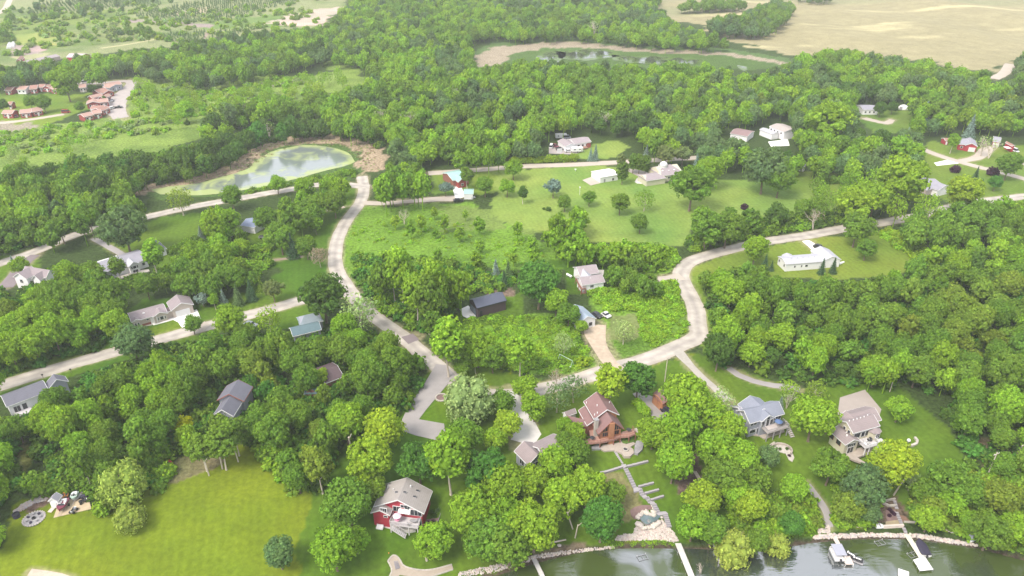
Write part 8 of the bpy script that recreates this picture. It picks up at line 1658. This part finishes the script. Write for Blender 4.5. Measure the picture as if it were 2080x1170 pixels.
# pale edged path at the bottom
pw = [(790, 1135), (802, 1128), (815, 1140), (820, 1152), (850, 1160), (880, 1158), (918, 1148), (921, 1156), (885, 1168), (860, 1178), (838, 1172), (812, 1168), (800, 1185), (785, 1185), (795, 1160)]
sheet('sand_walk', pw, mat('walk_sand', (.38, .32, .26), .95, .12), .09)
for k, L__ in enumerate(([(788, 1140), (800, 1127), (813, 1138), (820, 1150), (850, 1158), (880, 1157), (918, 1147)], [(920, 1157), (885, 1169), (858, 1178)], [(788, 1140), (796, 1160), (784, 1184)])): wall(L__, .18, .3, ('upper', 'lower right', 'left')[k]+' pale edging of the sand walk at the bottom of the lawn', 'stone', 'path_edging', 'edging', False, .8)
A = g(806, 1148); t = empty('path_steps', A, R(-70), 'short dark step flight inside the sand walk', 'steps'); [MB().box((-.9+.3*k, 0, .14), (.2, .9, .16)).build('step', M['block'], t) for k in range(7)]
x, y, z = g(790, 1127); t = empty('path_lamp', (x, y, z), 0, 'tiny path lamp at the top of the sand walk', 'lamp'); MB().tube((0, 0, 0), (0, 0, .5), .04).build('post', M['bark'], t); MB().box((0, 0, .55), (.18, .18, .16)).build('head', M['orange'], t)
# ---- boat pad on the left
h = House('garden_shed', 'grey gabled garden shed with pale front at the left of the boat pad', 'shed', qp(812, 400), qp(1005, 405), 2.0); w = h.wing(qp(808, 402), qp(1010, 405), qp(870, 275), 2.0, .9, 'y', M['white_siding'], R_LGREY, .12); MB().box(((w['x0']+w['x1'])/2, w['y0']-.05, .85), (1.0, .1, 1.6)).build('door', M['white'], h.o)
A = g(*qp(900, 570)); t = empty('ramp', A, R(-12), 'wooden ramp in front of the grey garden shed', 'ramp'); [MB().box((0, -.75+.3*k, .08+.03*k), (.95, .27, .08)).build('plank', M['dock_tan'], t) for k in range(6)]
zpad = g(*qp(1300, 500))[2]+.1
boat(qp(1190, 370), qp(1050, 620), 1.9, 'dark purple and white motor boat on a trailer beside the garden shed', 'maroon', None, z=zpad, trailer=True)
boat(qp(1400, 235), qp(1345, 380), 1.5, 'pale green and white boat at the back of the boat pad', mat('mint_hull', (.45, .58, .50), .4, .1), None, z=zpad, trailer=True)
for k, (a, b) in enumerate(((1150, 215), (1215, 205))):
    A = qp(a-45+k*15, b+120); B = qp(a, b); a0, b0, an, L_ = pxframe(A, B, zpad+.9); t = empty('kayak', (a0[0], a0[1], zpad+.75), an, ('left', 'right')[k]+' orange kayak on the rack behind the garden shed', 'kayak', 'orange kayaks')
    MB().loft([[(u*L_, w_*math.cos(c), .18*math.sin(c)+.18) for c in np.linspace(0, 2*math.pi, 9)[:-1]] for u, w_ in ((0, .03), (.15, .26), (.4, .36), (.6, .36), (.85, .24), (1, .03))]).build('hull', M['orange'], t); MB().box((L_/2, 0, .37), (.8, .4, .06)).build('cockpit', M['black'], t)
x, y = gz(*qp(1180, 280), zpad); t = empty('kayak_rack', (x, y, zpad), .2, 'dark rack that holds the two orange kayaks', 'rack')
for a in (-.9, .9): MB().box((0, a, .7), (2.2, .1, .1)).build('beam', M['bark'], t)
for a in (-1, 1):
    for b in (-.9, .9): MB().box((a, b, .35), (.1, .1, .7)).build('post', M['bark'], t)
def atv(p, an, label, m='black', name='quad_bike', cat='quad bike', z=None, s=1.0):
    z = g(*p)[2]+.1 if z is None else z; x, y = gz(*p, z+.5); t = empty(name, (x, y, z), an, label, cat)
    MB().box((0, 0, .55), (1.5, .6, .3)).build('body', M[m], t, bevel=.08); MB().box((-.2, 0, .8), (.7, .35, .16)).build('seat', M['rubber'], t, bevel=.05); MB().tube((.4, -.35, 1.0), (.4, .35, 1.0), .03).build('handlebar', M['chrome'], t)
    for a in (-.55, .55):
        for b in (-.45, .45): MB().tube((a, b-.1, .3), (a, b+.1, .3), .3, .3, 10).build('wheel', M['rubber'], t)
    MB().box((.75, 0, .6), (.12, .5, .25)).build('front_rack', M['white'], t); t.scale = (s, s, s); return t
atv(qp(1340, 580), R(80), 'grey quad bike at the front edge of the boat pad', 'chrome', z=zpad); atv(qp(1545, 385), R(40), 'black mower with two white discs at the back right of the boat pad', 'black', 'ride_on_mower', 'mower', z=zpad); 
x, y = gz(*qp(1590, 330), zpad); t = empty('covered_machine', (x, y, zpad), .5, 'black covered machine behind the mower on the boat pad', 'machine'); MB().box((0, 0, .6), (1.4, .9, .9)).build('cover', M['navy'], t, bevel=.2); MB().tube((.5, -.5, .25), (.5, .5, .25), .25, .25, 8).build('wheels', M['rubber'], t)
x, y = gz(*qp(1520, 280), zpad); t = empty('grey_canoe', (x, y, zpad), R(75), 'grey canoe leaning in the brush behind the mower', 'canoe'); MB().loft([[(u*4-2, w_*math.cos(c), .3*math.sin(c)+.5) for c in np.linspace(0, 2*math.pi, 9)[:-1]] for u, w_ in ((0, .03), (.2, .36), (.5, .45), (.8, .36), (1, .03))]).build('hull', M['chrome'], t); MB().box((0, 0, .82), (.2, .7, .04)).build('thwart', M['bark'], t)
x, y, z = g(*qp(510, 765)); t = empty('fire_circle', (x, y, z), .3, 'round grey stone fire circle with seats on the front lawn', 'fire circle'); MB().lathe([(2.1, -.2), (2.1, .10), (0.01, .10)], n=28).build('gravel_disc', M['stone_grey'], t); rg = random.Random(8)
for k in range(26): a = k*2*math.pi/26; o = bpy.data.objects.new('stone', ST[rg.choice((0, 2))]); col.objects.link(o); o.parent = t; o.location = (2.1*math.cos(a), 2.1*math.sin(a), .1); o.scale = (.26,)*3; o.rotation_euler = (0, 0, a)
for k in range(7): a = k*2*math.pi/7; MB().box((1.3*math.cos(a), 1.3*math.sin(a), .3), (.45, .35, .4), a).build('seat', M['navy' if k % 2 else 'stone_grey'], t)
MB().lathe([(.42, .1), (.42, .35), (.3, .35), (.3, .12)], n=10).build('fire_bowl', M['black'], t)
x, y, z = g(*qp(150, 730)); t = empty('dark_tub', (x, y, z), .4, 'dark navy tub at the left end of the rock bank', 'tub'); MB().lathe([(.7, 0), (.75, 1.0), (.6, 1.0), (.6, .8)], n=10).build('tub', M['navy'], t); MB().lathe([(.58, .8), (.58, .84)], n=10).build('lid', M['black'], t)
x, y, z = g(345, 945); t = empty('red_cart', (x, y, z), R(-40), 'small red cart half hidden at the wood edge above the front lawn', 'cart'); MB().box((0, 0, .6), (2.0, 1.2, .5)).build('body', M['red'], t, bevel=.05); [MB().tube((a, b-.08, .3), (a, b+.08, .3), .3, .3, 10).build('wheel', M['rubber'], t) for a in (-.6, .6) for b in (-.65, .65)]; MB().tube((1, 0, .4), (1.9, 0, .2), .04).build('drawbar', M['red'], t)
# ---- cars
def car(p, an, L_, label, m, kind='car', group=None, z=None, name='parked_car', hh=1.45):
    x, y, z0 = g(*p); z0 = z0+.1 if z is None else z; t = empty(name, (x, y, z0), an, label, {'car': 'car', 'pickup': 'pickup truck', 'van': 'van', 'camper': 'camper'}.get(kind, kind), group); W_ = 1.8; mm = M[m]
    if kind == 'camper':
        MB().box((0, 0, 1.5), (L_, 2.2, 2.1)).build('body', mm, t, bevel=.18); [MB().box((a, -1.12, 1.7), (.8, .05, .5)).build('window', M['glass'], t) for a in (-L_*.25, L_*.2)]; MB().box((L_*.38, -1.12, 1.35), (.6, .05, 1.5)).build('door', M['stone'], t); MB().tube((L_/2, 0, .5), (L_/2+1.1, 0, .4), .06).build('hitch', M['chrome'], t)
        [MB().tube((0, b-.12, .33), (0, b+.12, .33), .33, .33, 10).build('wheel', M['rubber'], t) for b in (-1, 1)]; return t
    l2 = L_/2; prof = [(-l2, .35), (-l2, .85), (-l2*.96, .92), (l2*.55, .9), (l2*.97, .75), (l2, .4)]
    b = MB(); n = len(prof)
    b.poly([(a, -W_/2, c) for a, c in prof]+[(a, W_/2, c) for a, c in prof], [tuple(range(n)), tuple(range(2*n-1, n-1, -1))]+[(i, n+i, n+(i+1) % n, (i+1) % n) for i in range(n)]); b.build('body', mm, t)
    if kind == 'pickup': cab = (-l2*.12, l2*.5); MB().box((-l2*.56, 0, .94), (L_*.38, W_*.78, .06)).build('truck_bed', M['rubber'], t)
    elif kind == 'van': cab = (-l2*.95, l2*.72); hh = 1.9
    else: cab = (-l2*.72, l2*.42)
    a0, a1 = cab; r = .28; V = [(a0, -W_*.46, .9), (a1, -W_*.46, .9), (a1, W_*.46, .9), (a0, W_*.46, .9), (a0+r, -W_*.38, hh), (a1-r*1.6, -W_*.38, hh), (a1-r*1.6, W_*.38, hh), (a0+r, W_*.38, hh)]
    MB().poly(V, [(0, 1, 5, 4), (1, 2, 6, 5), (2, 3, 7, 6), (3, 0, 4, 7), (4, 5, 6, 7)]).build('windows', M['glass'], t); MB().box(((a0+r+a1-r*1.6)/2, 0, hh+.02), (a1-a0-r*2.4, W_*.74, .06)).build('car_roof', mm, t)
    for a in (-l2*.62, l2*.62):
        for c in (-W_/2+.06, W_/2-.06): MB().tube((a, c-.1, .33), (a, c+.1, .33), .33, .33, 12).build('wheel', M['rubber'], t)
    for c in (-.62, .62): MB().box((l2+.01, c, .65), (.06, .3, .16)).build('headlight', M['lampglass'], t); MB().box((-l2-.01, c, .75), (.06, .25, .16)).build('tail_light', M['red'], t)
    return t
qg = zc(1280, 760, 9.75); qm = zc(1130, 520, 7.314); qd = zc(1100, 260, 6.5); qv = zc(0, 150, 7.43); qe = zc(1880, 250, 7.31); qn = zc(860, 320, 11.7); qo = zc(1560, 480, 11.556)
car(qg(740, 755), R(-38), 3.6, 'small dark green car at the edge of the asphalt drive by the timber garage', 'navy'); car((540, 484), R(4), 5.0, 'dark grey pickup on the short drive in the left gardens', 'chrome', 'pickup'); car(qn(835, 1050), R(10), 4.4, 'black car in front of the green roofed garage', 'black')
car(qn(1150, 960), R(-60), 3.4, 'pale small car in the door of the green roofed garage', 'chrome'); car(qo(1195, 290), R(-45), 4.2, 'dark car beside the mobile home garage', 'black'); car(qm(600, 905), R(-48), 3.6, 'black car right of the pale blue roofed shed', 'black'); car(qm(740, 905), R(-55), 3.0, 'small white car on the grass beside the dirt drive', 'white')
car(qd(470, 320), R(8), 5.6, 'white camper with dark windows by the yellow hedge', 'white', 'camper', name='camper'); car(qd(360, 318), R(10), 4.2, 'white car left of the camper', 'white'); car(qd(245, 292), R(12), 4.4, 'dark grey car in the yard of the lilac roofed house', 'black'); car(qd(185, 252), R(-55), 4.4, 'dark red car left of the lilac roofed house', 'maroon'); car(qd(128, 262), R(80), 4.8, 'white van at the left end of the yard', 'white', 'van')
car(qd(255, 140), R(5), 6.0, 'long white motorhome behind the lilac roofed house', 'white', 'camper', name='camper'); car(qd(328, 142), R(5), 4.6, 'blue-grey van right of the white motorhome', 'grey_canvas', 'van')
car(qv(1690, 420), R(-70), 4.4, 'silver car by the slim cedar in the courtyard', 'chrome'); car(qv(1785, 518), R(20), 5.0, 'dark pickup at the lower end of the courtyard', 'black', 'pickup'); car(qv(1700, 530), R(60), 4.6, 'white car between the lowest cottages and the pickup', 'white'); car(qv(1290, 140), R(30), 4.6, 'white van by the big round village tree', 'white', 'van'); car(qv(1265, 210), R(60), 4.6, 'white car beside the cottage right of the big round tree', 'white')
car(qv(185, 650), R(70), 5.6, 'white camper at the left end of the village lane', 'white', 'camper', name='camper'); car(qv(240, 655), R(-40), 4.4, 'dark red car beside the camper on the village lane', 'maroon'); car(qv(410, 635), R(-30), 4.4, 'pale car below the middle lane cottage', 'chrome'); car(qv(1000, 590), R(10), 4.6, 'red van at the end of the village lane', 'red', 'van'); car(qe(1260, 350), R(20), 4.4, 'dark car under the lean-to in the far east', 'black'); car(qe(1310, 425), R(-70), 4.6, 'white van in the far east', 'white', 'van')
car((510, 663), R(-20), 4.4, 'grey car under trees on the village road verge', 'chrome'); car((438, 664), R(60), .9, 'x', 'black') if False else None
# ---- poles, posts, small furniture
def pole(p, hgt, label, m='bark', r=.14, arm=True, cat='pole', name='utility_pole'):
    x, y, z = g(*p); t = empty(name, (x, y, z), .4, label, cat); MB().tube((0, 0, -.3), (0, 0, hgt), r, r*.7, 8).build('pole', M[m], t)
    if arm: MB().box((0, 0, hgt-.6), (1.8, .12, .12)).build('crossarm', M[m], t); [MB().tube((a, 0, hgt-.55), (a, 0, hgt-.3), .05).build('insulator', M['lampglass'], t) for a in (-.8, .8)]
    return t
pole((674, 634), 9, 'dark utility pole in front of the huge dark round tree'); pole((1807, 796), 7.5, 'pale utility pole between trees right of the beige drive', 'bark_pale'); pole((2003, 972), 8, 'pale utility pole among the lower right trees', 'bark_pale'); pole((1350, 775), 8, 'pale pole above the detached timber garage', 'bark_pale')
x, y, z = g(*qd(503, 885)); t = empty('lamp_post', (x, y, z), 0, 'white globe lamp post on the golf-green lawn', 'lamp post'); MB().tube((0, 0, 0), (0, 0, 3.2), .07).build('post', M['white'], t); MB().lathe([(.35*math.cos(a), 3.5+.35*math.sin(a)) for a in np.linspace(-1.5, 1.5, 7)], n=10).build('globe', M['white'], t, smooth=True)
x, y, z = g(*qd(447, 572)); t = empty('bird_bath', (x, y, z), 0, 'small white bird bath on the lawn below the northern road', 'bird bath'); MB().tube((0, 0, 0), (0, 0, .9), .1).build('stem', M['white'], t); MB().lathe([(.1, .85), (.5, 1.0), (.5, 1.08), (.1, .98)], n=10).build('bowl', M['white'], t)
x, y, z = g(*qm(190, 315)); t = empty('gas_tank', (x, y, z), R(-50), 'white gas tank on the lawn left of the house with the brown stair', 'tank'); MB().loft([[(xx, r_*math.cos(c), .75+r_*math.sin(c)) for c in np.linspace(0, 2*math.pi, 11)[:-1]] for xx, r_ in ((-1.3, .1), (-1.15, .42), (1.15, .42), (1.3, .1))]).build('tank', M['white'], t); [MB().box((a, 0, .2), (.2, .6, .4)).build('foot', M['stone_grey'], t) for a in (-.8, .8)]
A, B, an, L_ = pxframe(qw(1305, 1030), qw(1380, 1070)); t = empty('swing_frame', A, an, 'pale green swing frame with a white seat by the road bend', 'swing'); sg_ = mat('green_frame', (.45, .60, .50), .5, .1)
MB().tube((0, 0, 2.2), (L_, 0, 2.2), .07).build('top_bar', sg_, t)
for a in (0, L_):
    for b in (-.8, .8): MB().tube((a, b, 0), (a, 0, 2.2), .06).build('leg', sg_, t)
MB().box((L_*.9, -.6, .5), (1.3, .6, .12)).build('seat', M['white'], t)
x, y, z = g(*qw(1143, 474)); t = empty('pallet_stack', (x, y, z), .1, 'low stack of pale pallets above the big deep green tree', 'pallets'); [MB().box((-.9+.9*a, 0, .15+.2*b), (.85, 1.6, .16)).build('pallet', M['dock_tan'], t) for a in range(3) for b in range(2)]
for (p, lab) in ((g(145, 757), 'tiny black mailbox by the village road at the dark roofed house'), (g(88, 768), 'tiny grey mailbox farther left on the village road')): t = empty('mailbox', p, .5, lab, 'mailbox'); MB().tube((0, 0, 0), (0, 0, 1.0), .06).build('post', M['bark'], t); MB().box((0, 0, 1.15), (.5, .25, .28)).build('box', M['black'], t)
x, y, z = g(*q4(1352, 598)); t = empty('play_kite', (x, y, z), .5, 'blue and red round play dome in the lower right trees', 'play dome'); z0 = 5
MB().lathe([(1.3*math.cos(a), 1.2*math.sin(a)+z0*0+.3) for a in np.linspace(0, 1.45, 6)], n=10).build('dome', mat('play_blue', (.10, .38, .50), .5, .1), t); MB().lathe([(1.34, .1), (1.34, .45)], n=10).build('rim', M['orange'], t)
A, B, an, L_ = pxframe(q4(1370, 590), q4(1410, 625)); t = empty('slide', A, an, 'small white slide right of the blue play dome', 'slide'); MB().loft([[(u*L_, b, c) for b, c in ((-.3, zz+.2), (-.25, zz), (.25, zz), (.3, zz+.2), (.26, zz-.08), (-.26, zz-.08))] for u, zz in ((0, 1.4), (.5, .8), (.9, .2), (1.1, .15))]).build('chute', M['white'], t); MB().tube((0, -.25, 0), (0, -.25, 1.5), .05).build('post', M['white'], t); MB().tube((0, .25, 0), (0, .25, 1.5), .05).build('post', M['white'], t)
# hedges
def hedge(a, b, n, s, tint, label, wd=.3):
    A = g(*a); B = g(*b); t = empty('hedge', A, 0, label, 'hedge'); rg = random.Random(5)
    for k in range(n):
        u = (k+.5)/n; x, y = A[0]+(B[0]-A[0])*u+rg.uniform(-wd, wd), A[1]+(B[1]-A[1])*u+rg.uniform(-wd, wd); c = link('bush', rg.choice(PR['shrub'])[0], t); c.location = (x-A[0], y-A[1], H(x, y)-A[2]); sc_ = s*rg.uniform(.85, 1.15); c.scale = (sc_, sc_, sc_*1.15); c.rotation_euler = (0, 0, rg.uniform(0, 6)); c.color = jt(TINT[tint])
    return t
hedge((1040, 332), (1172, 326), 22, 1.15, 'yg', 'long yellow-green hedge along the northern road', .5); hedge((1292, 822), (1318, 848), 5, .75, 'lime', 'bright shrub row left of the asphalt drive'); hedge((1800, 474), (1868, 508), 9, 1.0, 'yg', 'ragged light hedge at the right of the mobile home lawn', 1.0)
hedge((1660, 372), (1720, 372), 7, 1.2, 'mid', 'short hedge at the top of the big lawn'); hedge((245, 530), (300, 520), 2, .5, 'dark', 'low bushes at the terrace of the long grey house')
# tall bare trunks shown at the lawn edge
def stem(a, b, r, hgt, label):
    x, y, z = g(*a); x2, y2 = gz(b[0], b[1], z+hgt); t = empty('tall_stem', (x, y, z), 0, label, 'tree trunk', 'bare trunks at the wood edge'); m_ = MB(); m_.tube((0, 0, -.3), (x2-x, (y2-y), hgt), r, r*.7, 8); m_.build('trunk', M['bark_pale'], t); MB().tube(((x2-x)*.9, (y2-y)*.9, hgt*.9), ((x2-x)*1.1+.8, (y2-y)*1.1, hgt*1.15), r*.5, r*.3, 6).build('limb', M['bark_pale'], t); return t
stem((425, 966), (415, 935), .18, 5, 'leftmost bare trunk at the wood edge above the front lawn'); stem((452, 952), (443, 912), .2, 7, 'middle bare trunk at the wood edge above the front lawn'); stem((484, 938), (473, 900), .18, 6, 'rightmost bare trunk at the wood edge above the front lawn'); stem((718, 928), (708, 888), .28, 7, 'thick leaning trunk under the round tree at the lawn edge'); stem((867, 1138), (864, 1112), .3, 5, 'pale trunk at the foot of the tree below the red house'); stem((1164, 1074), (1152, 1040), .16, 6, 'left of two pale trunks on the shore under the grove'); stem((1168, 1092), (1174, 1066), .16, 5, 'right of two pale trunks on the shore under the grove'); stem((1815, 1005), (1835, 975), .2, 6, 'forked pale trunk above the shore terrace'); stem((2065, 925), (2078, 905), .25, 6, 'brown trunk at the right picture edge'); stem((712, 1072), (704, 1052), .22, 4, 'pale crooked trunk between the two big trees left of the red house')
